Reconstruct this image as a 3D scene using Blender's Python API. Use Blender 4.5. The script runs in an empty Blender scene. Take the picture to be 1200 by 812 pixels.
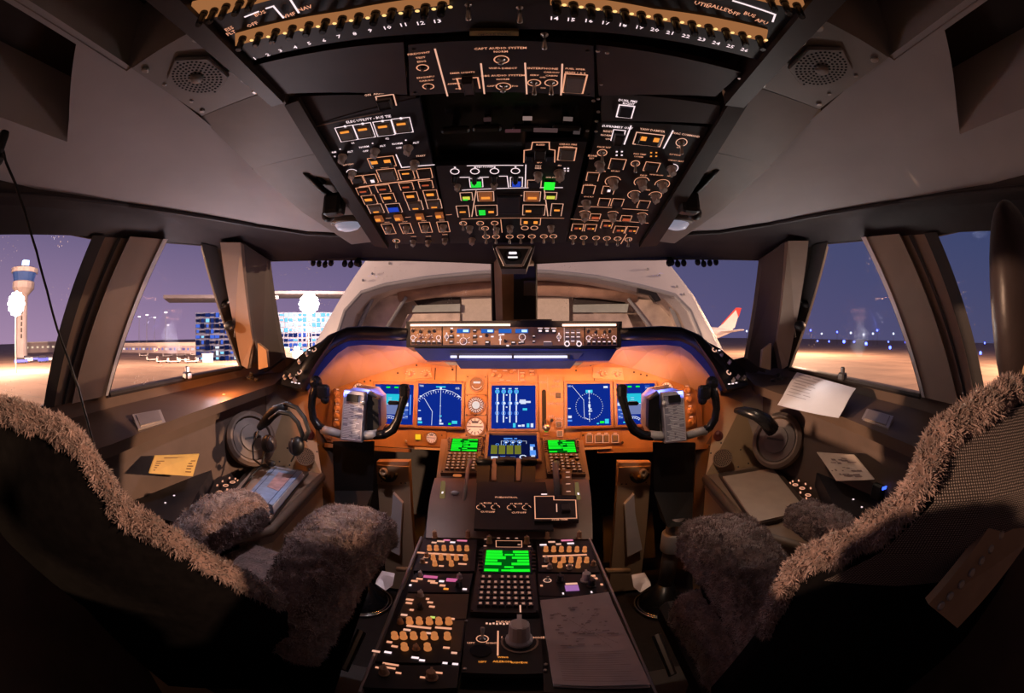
import bpy, bmesh, math, random
from mathutils import Vector, Matrix, noise
random.seed(4)
SC = bpy.context.scene
COL = SC.collection
R = math.radians

# ------------------------------------------------------------------ camera (15 mm full-frame fisheye)
FPX, CX, CY = 500.0, 600.0, 406.0            # focal length in pixels of the 1200 x 812 frame, picture centre
CAM = Vector((0.02, 0.0, 1.13))
PITCH, YAW = R(-1.4), R(0.9)
cam_data = bpy.data.cameras.new('camera')
cam = bpy.data.objects.new('camera', cam_data); COL.objects.link(cam)
cam.location = CAM
cam.rotation_euler = (R(90) + PITCH, 0, YAW)
cam_data.type = 'PANO'; cam_data.panorama_type = 'FISHEYE_EQUISOLID'
cam_data.sensor_width = 36.0; cam_data.fisheye_lens = FPX * 36.0 / 1200.0; cam_data.fisheye_fov = R(210)
cam_data.clip_start = 0.01; cam_data.clip_end = 6000
SC.camera = cam
SC.view_settings.view_transform = 'Standard'; SC.view_settings.look = 'None'
SC.view_settings.gamma = 1.0; SC.view_settings.use_curve_mapping = False
SC.view_settings.exposure = 0.0

# ------------------------------------------------------------------ world: clear night sky over a lit airport
W = bpy.data.worlds.new('night_sky'); SC.world = W; W.use_nodes = True
wn = W.node_tree.nodes; wl = W.node_tree.links
bgn = wn['Background']
tc = wn.new('ShaderNodeTexCoord'); sep = wn.new('ShaderNodeSeparateXYZ')
wl.new(tc.outputs['Generated'], sep.inputs[0])
az = wn.new('ShaderNodeMapRange'); az.inputs[1].default_value = -1.0; az.inputs[2].default_value = 1.0
wl.new(sep.outputs['X'], az.inputs[0])
low = wn.new('ShaderNodeValToRGB'); high = wn.new('ShaderNodeValToRGB')
low.color_ramp.elements[0].color = (0.44, 0.28, 0.42, 1); low.color_ramp.elements[1].color = (0.075, 0.075, 0.155, 1)
e_ = low.color_ramp.elements.new(0.5); e_.color = (0.15, 0.115, 0.26, 1)
high.color_ramp.elements[0].color = (0.18, 0.135, 0.25, 1); high.color_ramp.elements[1].color = (0.045, 0.062, 0.150, 1)
wl.new(az.outputs[0], low.inputs[0]); wl.new(az.outputs[0], high.inputs[0])
el = wn.new('ShaderNodeMapRange'); el.inputs[1].default_value = 0.0; el.inputs[2].default_value = 0.22
wl.new(sep.outputs['Z'], el.inputs[0])
mixw = wn.new('ShaderNodeMix'); mixw.data_type = 'RGBA'
wl.new(el.outputs[0], mixw.inputs[0]); wl.new(low.outputs[0], mixw.inputs[6]); wl.new(high.outputs[0], mixw.inputs[7])
wl.new(mixw.outputs[2], bgn.inputs['Color']); bgn.inputs['Strength'].default_value = 1.0

# ------------------------------------------------------------------ pixel -> place
_Rot = cam.rotation_euler.to_matrix()
def ray(px, py):
    dx, dy = px - CX, CY - py
    r = math.hypot(dx, dy); th = 2 * math.asin(min(1.0, r / (2 * FPX)))
    if r < 1e-9: v = Vector((0, 0, -1))
    else:
        s = math.sin(th) / r; v = Vector((dx * s, dy * s, -math.cos(th)))
    return _Rot @ v
def onp(px, py, p, n):
    d = ray(px, py); n = Vector(n)
    return CAM + d * ((Vector(p) - CAM).dot(n) / d.dot(n))
def atY(px, py, Y): return onp(px, py, (0, Y, 0), (0, 1, 0))
def atX(px, py, X): return onp(px, py, (X, 0, 0), (1, 0, 0))
def atZ(px, py, Z): return onp(px, py, (0, 0, Z), (0, 0, 1))
def atD(px, py, D): return CAM + ray(px, py) * D
def mir(p): return Vector((-p[0], p[1], p[2]))

# ------------------------------------------------------------------ lights that stand outside (apron floodlight masts)
GZ = -7.7                                     # apron level below the flight-deck floor
def plight(name, loc, power, col, size=0.5, typ='POINT', tgt=None, spot=90, sx=None, sy=None):
    d = bpy.data.lights.new(name, typ); d.energy = power; d.color = col
    if typ == 'POINT': d.shadow_soft_size = size
    if typ == 'SPOT': d.shadow_soft_size = size; d.spot_size = R(spot); d.spot_blend = 0.4
    if typ == 'AREA':
        d.shape = 'RECTANGLE'; d.size = sx; d.size_y = sy
    o = bpy.data.objects.new(name, d); COL.objects.link(o); o.location = loc
    if tgt is not None:
        o.rotation_euler = (Vector(tgt) - Vector(loc)).to_track_quat('-Z', 'Y').to_euler()
    return o
MAST_A = atD(19, 356, 150.0)                  # mast in front of the control tower
MAST_B = atD(362, 356, 150.0)                 # mast by the terminal
SOD = (1.0, 0.58, 0.34)
plight('apron_flood_light', MAST_A, 1.0e6, (1.0, 0.58, 0.40), 1.2)
plight('apron_flood_light', MAST_B, 2.2e6, (1.0, 0.66, 0.46), 1.2)
plight('apron_flood_light', (170, 15, 30), 1.7e6, SOD, 1.2)       # masts behind the right-hand stands
plight('apron_flood_light', (150, 190, 34), 9.0e5, SOD, 1.2)

plight('apron_flood_light', (-60, -75, 15), 4.2e5, SOD, 1.2)      # mast behind the aircraft
plight('apron_flood_light', (-165, 2, 15), 1.5e6, SOD, 1.2)       # next mast along the left-hand stands

# ------------------------------------------------------------------ materials
_m = {}
def mat(name, base, rough=0.55, metal=0.0, var=0.12, scale=18.0, bump=0.0, bscale=160.0, emit=None, es=0.0, spec=0.4, sheen=0.0):
    if name in _m: return _m[name]
    m = bpy.data.materials.new(name); m.use_nodes = True; _m[name] = m
    nt = m.node_tree; b = nt.nodes['Principled BSDF']
    b.inputs['Roughness'].default_value = rough; b.inputs['Metallic'].default_value = metal
    b.inputs['Specular IOR Level'].default_value = spec
    if sheen:
        b.inputs['Sheen Weight'].default_value = sheen
    c = nt.nodes.new('ShaderNodeTexCoord')
    if var > 0:
        n = nt.nodes.new('ShaderNodeTexNoise'); n.inputs['Scale'].default_value = scale; n.inputs['Detail'].default_value = 5
        nt.links.new(c.outputs['Object'], n.inputs['Vector'])
        r = nt.nodes.new('ShaderNodeMapRange'); r.inputs[1].default_value = 0.3; r.inputs[2].default_value = 0.7
        r.inputs[3].default_value = 1 - var; r.inputs[4].default_value = 1 + var
        nt.links.new(n.outputs['Fac'], r.inputs[0])
        x = nt.nodes.new('ShaderNodeMix'); x.data_type = 'RGBA'; x.blend_type = 'MULTIPLY'; x.inputs[0].default_value = 1
        x.inputs[6].default_value = (*base, 1)
        nt.links.new(r.outputs[0], x.inputs[7]); nt.links.new(x.outputs[2], b.inputs['Base Color'])
    else:
        b.inputs['Base Color'].default_value = (*base, 1)
    if bump > 0:
        n2 = nt.nodes.new('ShaderNodeTexNoise'); n2.inputs['Scale'].default_value = bscale; n2.inputs['Detail'].default_value = 3
        nt.links.new(c.outputs['Object'], n2.inputs['Vector'])
        bp = nt.nodes.new('ShaderNodeBump'); bp.inputs['Strength'].default_value = bump; bp.inputs['Distance'].default_value = 0.004
        nt.links.new(n2.outputs['Fac'], bp.inputs['Height']); nt.links.new(bp.outputs[0], b.inputs['Normal'])
    if emit:
        b.inputs['Emission Color'].default_value = (*emit, 1); b.inputs['Emission Strength'].default_value = es
        m.cycles.emission_sampling = 'NONE'
    return m
def emi(name, col, s=1.0, sample=False):
    if name in _m: return _m[name]
    m = bpy.data.materials.new(name); m.use_nodes = True; _m[name] = m
    nt = m.node_tree; nt.nodes.clear()
    o = nt.nodes.new('ShaderNodeOutputMaterial'); e = nt.nodes.new('ShaderNodeEmission')
    e.inputs[0].default_value = (*col, 1); e.inputs[1].default_value = s
    nt.links.new(e.outputs[0], o.inputs[0])
    if not sample: m.cycles.emission_sampling = 'NONE'
    return m
def glass_mat(name, tint, dirt, seed):
    m = bpy.data.materials.new(name); m.use_nodes = True
    nt = m.node_tree; nt.nodes.clear(); N = nt.nodes.new; L = nt.links.new
    o = N('ShaderNodeOutputMaterial'); t = N('ShaderNodeBsdfTransparent'); t.inputs[0].default_value = (*tint, 1)
    g = N('ShaderNodeBsdfGlossy'); g.inputs['Roughness'].default_value = 0.02; g.inputs[0].default_value = (0.9, 0.9, 0.95, 1)
    fr = N('ShaderNodeFresnel'); fr.inputs[0].default_value = 1.10
    m1 = N('ShaderNodeMixShader'); L(fr.outputs[0], m1.inputs[0]); L(t.outputs[0], m1.inputs[1]); L(g.outputs[0], m1.inputs[2])
    c = N('ShaderNodeTexCoord'); v = N('ShaderNodeTexVoronoi'); v.inputs['Scale'].default_value = 75
    mp = N('ShaderNodeMapping'); mp.inputs['Location'].default_value = (seed, seed * 2, 0)
    L(c.outputs['Object'], mp.inputs[0]); L(mp.outputs[0], v.inputs['Vector'])
    nz = N('ShaderNodeTexNoise'); nz.inputs['Scale'].default_value = 7; L(mp.outputs[0], nz.inputs['Vector'])
    th = N('ShaderNodeMapRange'); th.inputs[1].default_value = 0.52; th.inputs[2].default_value = 0.72; th.inputs[3].default_value = 0.0; th.inputs[4].default_value = 0.2
    L(nz.outputs['Fac'], th.inputs[0])
    lt = N('ShaderNodeMath'); lt.operation = 'LESS_THAN'; L(v.outputs['Distance'], lt.inputs[0]); L(th.outputs[0], lt.inputs[1])
    k = N('ShaderNodeMath'); k.operation = 'MULTIPLY'; L(lt.outputs[0], k.inputs[0]); k.inputs[1].default_value = dirt
    d = N('ShaderNodeBsdfTranslucent'); d.inputs[0].default_value = (0.8, 0.75, 0.75, 1)
    m2 = N('ShaderNodeMixShader'); L(k.outputs[0], m2.inputs[0]); L(m1.outputs[0], m2.inputs[1]); L(d.outputs[0], m2.inputs[2])
    L(m2.outputs[0], o.inputs[0])
    return m

LINER = mat('grey_liner', (0.38, 0.352, 0.36), 0.7, var=0.06, scale=6, bump=0.12, bscale=500)
LINER2 = mat('grey_liner_plate', (0.25, 0.225, 0.215), 0.55, var=0.05, bump=0.05, bscale=500)
TRIMG = mat('grey_trim_moulding', (0.26, 0.225, 0.21), 0.55, var=0.06)
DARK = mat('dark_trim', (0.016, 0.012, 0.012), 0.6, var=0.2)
HEAD = mat('dark_header', (0.022, 0.016, 0.018), 0.6, var=0.2)
BLACK = mat('black_plastic', (0.008, 0.008, 0.009), 0.45, var=0.1)
GLOSSB = mat('gloss_black', (0.01, 0.01, 0.012), 0.25, var=0.1)
PANELB = mat('black_panel', (0.014, 0.012, 0.016), 0.5, var=0.15, scale=40)
PANELN = mat('slate_panel', (0.022, 0.020, 0.032), 0.5, var=0.1, scale=40)
BROWN = mat('brown_panel', (0.33, 0.19, 0.10), 0.5, var=0.08, scale=25, bump=0.05, bscale=400)
BROWN2 = mat('brown_panel_plate', (0.29, 0.165, 0.09), 0.5, var=0.08, scale=25)
BEZEL = mat('bezel_brown', (0.21, 0.12, 0.075), 0.45, var=0.06)
TAN = mat('tan_panel', (0.40, 0.27, 0.16), 0.6, var=0.08, scale=12, bump=0.06, bscale=300)
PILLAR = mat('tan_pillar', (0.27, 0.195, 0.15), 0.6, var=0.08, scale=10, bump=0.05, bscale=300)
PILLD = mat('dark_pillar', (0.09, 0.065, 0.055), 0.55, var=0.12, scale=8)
WALLB = mat('dark_brown_wall', (0.085, 0.055, 0.042), 0.65, var=0.15, scale=8, bump=0.05, bscale=200)
STEEL = mat('steel', (0.5, 0.48, 0.47), 0.3, metal=1.0, var=0.05)
ALU = mat('brushed_aluminium', (0.62, 0.6, 0.62), 0.38, metal=0.6, var=0.08)
GREYK = mat('grey_knob', (0.58, 0.50, 0.47), 0.5, var=0.06, emit=(0.30, 0.19, 0.14), es=0.0)
DGREY = mat('dark_grey_plastic', (0.06, 0.055, 0.055), 0.5, var=0.1)
PAPER = mat('paper', (0.62, 0.56, 0.55), 0.8, var=0.05, scale=40)
INK = mat('ink', (0.12, 0.1, 0.1), 0.8, var=0.0)
FLEECE = mat('sheepskin', (0.17, 0.108, 0.095), 0.95, var=0.5, scale=35, bump=0.6, bscale=130, sheen=0.4)
FLEECE2 = mat('sheepskin_tufts', (0.27, 0.19, 0.175), 0.95, var=0.5, scale=30, sheen=0.4)
FABRIC = mat('dark_seat_fabric', (0.004, 0.0035, 0.0038), 1.0, var=0.3, scale=60, spec=0.05)
LEATHER = mat('dark_leather', (0.035, 0.025, 0.025), 0.4, var=0.2, scale=14, bump=0.2, bscale=60)
RUBBER = mat('rubber', (0.006, 0.006, 0.007), 0.55, var=0.1)
# legend lights: back-lit lettering
L_OR = emi('legend_amber', (1.0, 0.43, 0.25), 0.85)
L_WH = emi('legend_white', (1.0, 0.78, 0.80), 1.15)
L_PK = emi('legend_warm', (1.0, 0.52, 0.36), 0.85)
L_AMB = emi('lit_amber', (1.0, 0.33, 0.05), 1.0)
L_GRN = emi('lit_green', (0.02, 0.75, 0.05), 1.0)
L_YEL = emi('lit_yellow', (0.75, 0.75, 0.08), 0.9)
L_RED = emi('lit_red', (0.55, 0.10, 0.04), 0.8)
L_BLU = emi('lit_blue', (0.02, 0.06, 0.55), 0.9)
L_PUR = emi('lit_pink', (0.85, 0.22, 0.38), 0.9)
S_BLU = emi('screen_blue', (0.004, 0.022, 0.26), 1.0)
S_CYA = emi('symbol_cyan', (0.05, 0.62, 0.85), 1.0)
S_WHT = emi('symbol_white', (0.72, 0.80, 1.0), 1.0)
S_SKY = emi('attitude_sky', (0.02, 0.55, 0.72), 1.0)
S_GND = emi('attitude_ground', (0.16, 0.20, 0.42), 1.0)
S_GRN = emi('symbol_green', (0.01, 0.85, 0.02), 1.1)
S_GRD = emi('screen_dark_green', (0.0, 0.09, 0.005), 1.0)
S_NVY = emi('screen_navy', (0.003, 0.006, 0.05), 1.0)
S_LBL = emi('symbol_light_blue', (0.10, 0.30, 0.9), 1.0)
S_OLV = emi('symbol_olive', (0.16, 0.17, 0.02), 1.0)
S_LCD = emi('window_blue', (0.02, 0.12, 0.50), 1.0)

# ------------------------------------------------------------------ mesh builder
class MB:
    def __init__(s): s.v = []; s.f = []
    def add(s, vs, fs):
        b = len(s.v); s.v += [Vector(v) for v in vs]; s.f += [tuple(i + b for i in f) for f in fs]; return s
    def prism(s, poly, off):
        off = Vector(off); n = len(poly); poly = [Vector(p) for p in poly]
        vs = poly + [p + off for p in poly]
        fs = [tuple(range(n))[::-1], tuple(range(n, 2 * n))] + [(i, (i + 1) % n, n + (i + 1) % n, n + i) for i in range(n)]
        return s.add(vs, fs)
    def box(s, c, size, M=None, bev=0.0, seg=1):
        sx, sy, sz = [x / 2 for x in size]
        vs = [Vector((x, y, z)) for x in (-sx, sx) for y in (-sy, sy) for z in (-sz, sz)]
        fs = [(0, 1, 3, 2), (4, 6, 7, 5), (0, 4, 5, 1), (2, 3, 7, 6), (0, 2, 6, 4), (1, 5, 7, 3)]
        if bev > 0:
            bm = bmesh.new(); bv = [bm.verts.new(v) for v in vs]
            for f in fs: bm.faces.new([bv[i] for i in f])
            bmesh.ops.bevel(bm, geom=bm.edges[:], offset=min(bev, min(size) * 0.45), segments=seg, affect='EDGES', profile=0.5)
            bm.verts.index_update(); vs = [v.co.copy() for v in bm.verts]; fs = [tuple(v.index for v in f.verts) for f in bm.faces]; bm.free()
        c = Vector(c)
        vs = [(M @ v if M is not None else v) + c for v in vs]
        return s.add(vs, fs)
    def tube(s, pts, rad, seg=8, cap=True):
        pts = [Vector(p) for p in pts]; n = len(pts)
        rs = rad if isinstance(rad, (list, tuple)) else [rad] * n
        rings = []; up = None
        for i, p in enumerate(pts):
            t = (pts[min(i + 1, n - 1)] - pts[max(i - 1, 0)]).normalized()
            if up is None:
                up = Vector((0, 0, 1)) if abs(t.z) < 0.9 else Vector((0, 1, 0))
            a = t.cross(up).normalized(); b = a.cross(t).normalized(); up = b
            rings.append([p + (a * math.cos(2 * math.pi * k / seg) + b * math.sin(2 * math.pi * k / seg)) * rs[i] for k in range(seg)])
        vs = [v for r in rings for v in r]; fs = []
        for i in range(n - 1):
            for k in range(seg):
                k2 = (k + 1) % seg
                fs.append((i * seg + k, i * seg + k2, (i + 1) * seg + k2, (i + 1) * seg + k))
        if cap: fs += [tuple(range(seg))[::-1], tuple(range((n - 1) * seg, n * seg))]
        return s.add(vs, fs)
    def lathe(s, prof, seg=16, M=None):          # profile [(r, h)] about local Z
        vs = []; fs = []
        for r, h in prof:
            for k in range(seg):
                a = 2 * math.pi * k / seg; vs.append(Vector((r * math.cos(a), r * math.sin(a), h)))
        for i in range(len(prof) - 1):
            for k in range(seg):
                k2 = (k + 1) % seg; fs.append((i * seg + k, i * seg + k2, (i + 1) * seg + k2, (i + 1) * seg + k))
        fs += [tuple(range(seg))[::-1], tuple(range((len(prof) - 1) * seg, len(prof) * seg))]
        if M is not None: vs = [M @ v for v in vs]
        return s.add(vs, fs)
    def grid(s, rows, close=False):               # rows of points
        n = len(rows[0]); vs = [p for r in rows for p in r]; fs = []
        for i in range(len(rows) - 1):
            for k in range(n - (0 if close else 1)):
                k2 = (k + 1) % n; fs.append((i * n + k, i * n + k2, (i + 1) * n + k2, (i + 1) * n + k))
        return s.add(vs, fs)
    def sphere(s, c, r, seg=12, rings=8, sc=(1, 1, 1), M=None):
        rows = []
        for i in range(rings + 1):
            t = math.pi * i / rings
            row = []
            for k in range(seg):
                a = 2 * math.pi * k / seg
                v = Vector((math.sin(t) * math.cos(a) * r * sc[0], math.sin(t) * math.sin(a) * r * sc[1], math.cos(t) * r * sc[2]))
                row.append((M @ v if M is not None else v) + Vector(c))
            rows.append(row)
        return s.grid(rows, True)
    def mesh(s, name):
        me = bpy.data.meshes.new(name); me.from_pydata([tuple(v) for v in s.v], [], s.f); me.update()
        bm = bmesh.new(); bm.from_mesh(me)
        bmesh.ops.remove_doubles(bm, verts=bm.verts[:], dist=1e-6)
        bmesh.ops.recalc_face_normals(bm, faces=bm.faces[:]); bm.to_mesh(me); bm.free(); return me
WORLDM = {}
def link(name, me, m, parent=None, M=None, smooth=False):
    o = bpy.data.objects.new(name, me); COL.objects.link(o)
    if me is not None and m is not None and not me.materials: me.materials.append(m)
    M = M or Matrix()
    if parent is not None:
        o.parent = parent; o.matrix_parent_inverse = WORLDM[parent].inverted()
    o.matrix_basis = M; WORLDM[o] = M.copy()
    if smooth and me is not None:
        me.polygons.foreach_set('use_smooth', [True] * len(me.polygons))
    return o
def put(name, mb, m, parent=None, smooth=False, origin=None):
    """one mesh object from world-space geometry; its origin goes to the middle of its base"""
    if not mb.v: return None
    xs = [v.x for v in mb.v]; ys = [v.y for v in mb.v]; zs = [v.z for v in mb.v]
    o0 = Vector(origin) if origin is not None else Vector(((min(xs) + max(xs)) / 2, (min(ys) + max(ys)) / 2, min(zs)))
    mb.v = [v - o0 for v in mb.v]
    return link(name, mb.mesh(name), m, parent, Matrix.Translation(o0), smooth)
def autosmooth(o, ang=40):
    me = o.data; me.polygons.foreach_set('use_smooth', [True] * len(me.polygons))
    bm = bmesh.new(); bm.from_mesh(me)
    for e in bm.edges:
        if len(e.link_faces) == 2 and e.calc_face_angle(0) > R(ang): e.smooth = False
    bm.to_mesh(me); bm.free(); return o
def empty(name, loc):
    o = bpy.data.objects.new(name, None); COL.objects.link(o); o.location = loc
    o.empty_display_size = 0.05; WORLDM[o] = Matrix.Translation(Vector(loc)); return o
def tag(o, label, cat, group=None):
    o['label'] = label; o['category'] = cat
    if group: o['group'] = group
    return o
def struct(o): o['kind'] = 'structure'; return o
def stuff(o): o['kind'] = 'stuff'; return o

# ------------------------------------------------------------------ panel frames: a flat face in the cockpit with its own u (right), v (up), n (towards the viewer)
class Fr:
    def __init__(s, bottom, top):
        s.o = Vector(bottom); s.ey = (Vector(top) - s.o).normalized(); s.ex = Vector((1, 0, 0))
        s.n = s.ex.cross(s.ey).normalized()
    def uv(s, px, py):
        p = onp(px, py, s.o, s.n) - s.o; return p.dot(s.ex), p.dot(s.ey)
    def P(s, u, v, n=0.0): return s.o + s.ex * u + s.ey * v + s.n * n
    def pt(s, px, py, n=0.0): return s.P(*s.uv(px, py), n)
    def M(s, u, v, n=0.0, sx=1, sy=1, sz=1, rot=0.0):
        c, d = math.cos(rot), math.sin(rot)
        a = (s.ex * c + s.ey * d) * sx; b = (s.ey * c - s.ex * d) * sy; k = s.n * sz; o = s.P(u, v, n)
        return Matrix(((a.x, b.x, k.x, o.x), (a.y, b.y, k.y, o.y), (a.z, b.z, k.z, o.z), (0, 0, 0, 1)))
    def size(s, px, py, w, h):
        u0, v0 = s.uv(px - w / 2, py); u1, v1 = s.uv(px + w / 2, py)
        _, a = s.uv(px, py + h / 2); _, b = s.uv(px, py - h / 2)
        return math.hypot(u1 - u0, 0), abs(b - a)
    def plate(s, mb, poly, th, n0=0.0):
        return mb.prism([s.pt(x, y, n0 - th) for x, y in poly], s.n * th)
    def uvplate(s, mb, poly, th, n0=0.0):
        return mb.prism([s.P(u, v, n0 - th) for u, v in poly], s.n * th)
    # flat print
    def strip(s, mb, a, b, w, n=0.0012):          # a, b in uv
        a = Vector((a[0], a[1])); b = Vector((b[0], b[1])); d = b - a
        if d.length < 1e-7: return
        d.normalize(); q = Vector((-d.y, d.x)) * w / 2; a2 = a - d * w / 2; b2 = b + d * w / 2
        mb.add([s.P(*(a2 - q), n), s.P(*(b2 - q), n), s.P(*(b2 + q), n), s.P(*(a2 + q), n)], [(0, 1, 2, 3)])
    def line(s, mb, p, q, w=0.0022, n=0.0012): s.strip(mb, s.uv(*p), s.uv(*q), w, n)
    def rect(s, mb, u, v, w, h, t=0.0018, n=0.0012, skip=''):
        c = [(u - w / 2, v - h / 2), (u + w / 2, v - h / 2), (u + w / 2, v + h / 2), (u - w / 2, v + h / 2)]
        for i, k in enumerate('brtl'):
            if k not in skip: s.strip(mb, c[i], c[(i + 1) % 4], t, n)
    def fill(s, mb, u, v, w, h, n=0.0012):
        mb.add([s.P(u - w / 2, v - h / 2, n), s.P(u + w / 2, v - h / 2, n), s.P(u + w / 2, v + h / 2, n), s.P(u - w / 2, v + h / 2, n)], [(0, 1, 2, 3)])
    def ring(s, mb, u, v, r, t=0.0018, a0=0, a1=360, n=0.0012, seg=20):
        k = max(3, int(seg * abs(a1 - a0) / 360)); vs = []
        for i in range(k + 1):
            a = R(a0 + (a1 - a0) * i / k)
            vs += [s.P(u + (r - t / 2) * math.cos(a), v + (r - t / 2) * math.sin(a), n), s.P(u + (r + t / 2) * math.cos(a), v + (r + t / 2) * math.sin(a), n)]
        mb.add(vs, [(2 * i, 2 * i + 1, 2 * i + 3, 2 * i + 2) for i in range(k)])
    def disc(s, mb, u, v, r, n=0.0012, seg=16):
        mb.add([s.P(u + r * math.cos(2 * math.pi * i / seg), v + r * math.sin(2 * math.pi * i / seg), n) for i in range(seg)], [tuple(range(seg))])
    def text(s, mb, txt, u, v, h, n=0.0012, rot=0.0, sx=1.0):
        vs, fs = glyphs(txt)
        c, d = math.cos(rot), math.sin(rot)
        mb.add([s.P(u + (x * sx * c - y * d) * h, v + (x * sx * d + y * c) * h, n) for x, y in vs], fs)
_gl = {}
def glyphs(txt):
    if txt in _gl: return _gl[txt]
    cu = bpy.data.curves.new('lettering', 'FONT'); cu.body = txt; cu.align_x = 'CENTER'; cu.align_y = 'CENTER'
    cu.resolution_u = 1; cu.size = 1.35; cu.offset = 0.018
    o = bpy.data.objects.new('lettering', cu); COL.objects.link(o)
    bpy.context.view_layer.update()
    me = o.to_mesh(); vs = [(v.co.x, v.co.y) for v in me.vertices]; fs = [tuple(p.vertices) for p in me.polygons]
    o.to_mesh_clear(); bpy.data.objects.remove(o); bpy.data.curves.remove(cu)
    if vs:
        ym = (min(y for _, y in vs) + max(y for _, y in vs)) / 2
        vs = [(x, y - ym) for x, y in vs]
    _gl[txt] = (vs, fs); return _gl[txt]

# ------------------------------------------------------------------ shared meshes for the controls (unit size, scaled per copy)
def shared(name, fn, m, smooth=False):
    mb = MB(); fn(mb); me = mb.mesh(name); me.materials.append(m)
    if smooth: me.polygons.foreach_set('use_smooth', [True] * len(me.polygons))
    return me
def _button(mb):
    mb.grid([[Vector((x * k, y * k, z)) for x, y in ((-.5, -.5), (.5, -.5), (.5, .5), (-.5, .5))] for k, z in ((1, 0), (1, .8), (.86, 1), (.80, .9))], True)
    mb.add([Vector((x * .8, y * .8, .9)) for x, y in ((-.5, -.5), (.5, -.5), (.5, .5), (-.5, .5))], [(0, 1, 2, 3)])
BTN = shared('push_switch', _button, mat('switch_cap', (0.03, 0.025, 0.028), 0.4, var=0.1))
BTNG = shared('push_switch_grey', _button, mat('switch_cap_grey', (0.17, 0.15, 0.145), 0.45, var=0.1))
BTNO = shared('push_switch_amber', _button, mat('switch_cap_amber', (0.22, 0.10, 0.06), 0.45, var=0.15, scale=3, emit=(0.9, 0.26, 0.08), es=0.22))
BTNN = shared('push_switch_navy', _button, mat('switch_cap_navy', (0.02, 0.022, 0.045), 0.45, var=0.1))
def _knob(mb):
    mb.lathe([(.5, 0), (.5, .12), (.40, .2), (.36, .95), (.30, 1.0)], 14)
    mb.box((0, .05, .75), (.17, .92, .62))
KNOB = shared('rotary_knob', _knob, GREYK)
KNOBB = shared('rotary_knob_black', _knob, mat('black_knob', (0.02, 0.018, 0.02), 0.35, var=0.1))
KNOBT = shared('rotary_knob_tan', _knob, mat('tan_knob', (0.42, 0.25, 0.15), 0.5, var=0.1))
def _bat(mb):
    mb.lathe([(.5, 0), (.5, .15), (.22, .2), (.18, .5)], 10)
    mb.lathe([(.18, 0), (.24, .9), (.34, 1.5), (.30, 1.75), (.12, 1.85)], 10, Matrix.Translation((0, 0, .35)) @ Matrix.Rotation(R(38), 4, 'X'))
BAT = shared('toggle_lever', _bat, STEEL, True)
def _cap(mb): mb.lathe([(.5, 0), (.5, .35), (.42, .4), (.42, 1.3), (.34, 1.45)], 12)
CAPK = shared('breaker_cap', _cap, GLOSSB)
CAPL = shared('lit_selector_cap', _cap, mat('lit_cap', (0.5, 0.22, 0.10), 0.5, var=0.1, emit=(1.0, 0.34, 0.10), es=0.45))
CAPW = shared('warm_selector_cap', _cap, mat('warm_cap', (0.45, 0.3, 0.25), 0.5, var=0.1, emit=(1.0, 0.45, 0.30), es=0.28))
def _screw(mb): mb.lathe([(.5, 0), (.5, .3), (.35, .5)], 8)
SCREW = shared('screw_head', _screw, mat('screw_metal', (0.45, 0.42, 0.40), 0.4, metal=0.7, var=0.05))
SCREWD = shared('screw_head_dark', _screw, mat('screw_dark', (0.04, 0.03, 0.03), 0.5, metal=0.3, var=0.05))

class Panel:
    """puts controls on a frame under one parent and gathers the printed legends by colour"""
    def __init__(s, fr, parent, n=0.0): s.f = fr; s.p = parent; s.n = n; s.leg = {}; s.ts = 1.0
    def L(s, m): return s.leg.setdefault(m.name, (m, MB()))[1]
    def btn(s, px, py, w, h, me=None, out=None, glow=None, name='push_switch', ht=0.006, t=0.0017):
        u, v = s.f.uv(px, py); W_, H_ = s.f.size(px, py, w, h)
        link(name, me or BTN, None, s.p, s.f.M(u, v, s.n, W_ * .84, H_ * .84, ht))
        if out: s.f.rect(s.L(out), u, v, W_, H_, t, s.n + 0.001)
        if glow:
            for g in (glow if isinstance(glow, list) else [glow]):
                gm, dx, dy, gw, gh = g
                s.f.fill(s.L(gm), u + dx * W_, v + dy * H_, W_ * gw, H_ * gh, s.n + ht + .0004)
    def knob(s, px, py, d, me=None, ring=None, name='rotary_knob', rot=0.0, ht=None, arc=(0, 360), dm=None):
        u, v = s.f.uv(px, py); D, _ = s.f.size(px, py, d, d)
        if dm: D = dm
        link(name, me or KNOB, None, s.p, s.f.M(u, v, s.n, D, D, ht or D * .8, rot))
        if ring: s.f.ring(s.L(ring), u, v, D * .68, 0.0018, *arc, n=s.n + .001)
    def ringed(s, px, py, d, col, bat=True, rot=0.0):
        u, v = s.f.uv(px, py); D, _ = s.f.size(px, py, d, d)
        s.f.ring(s.L(col), u, v, D / 2, 0.0020, n=s.n + .001)
        if bat: link('toggle_switch', BAT, None, s.p, s.f.M(u, v, s.n, D * .62, D * .62, D * .5, rot))
    def line(s, p, q, m, w=0.0024): s.f.line(s.L(m), p, q, w, s.n + .001)
    def txt(s, t, px, py, h, m, sx=1.0):
        u, v = s.f.uv(px, py); s.f.text(s.L(m), t, u, v, h * s.ts, s.n + .001, sx=sx)
    def dots(s, px, py, m, k=4, sp=3):
        for i in range(k):
            u, v = s.f.uv(px + (i % 2 - .5) * sp * 2, py + (i // 2 - .5) * sp * 1.4); s.f.fill(s.L(m), u, v, .004, .004, s.n + .001)
    def screw(s, px, py, d=.008, me=None):
        u, v = s.f.uv(px, py); link('screw', me or SCREW, None, s.p, s.f.M(u, v, s.n, d, d, d * .5))
    def done(s, name='legend'):
        for m, mb in s.leg.values():
            if mb.v: stuff(put(name, mb, m, s.p))
        s.leg = {}

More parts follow.
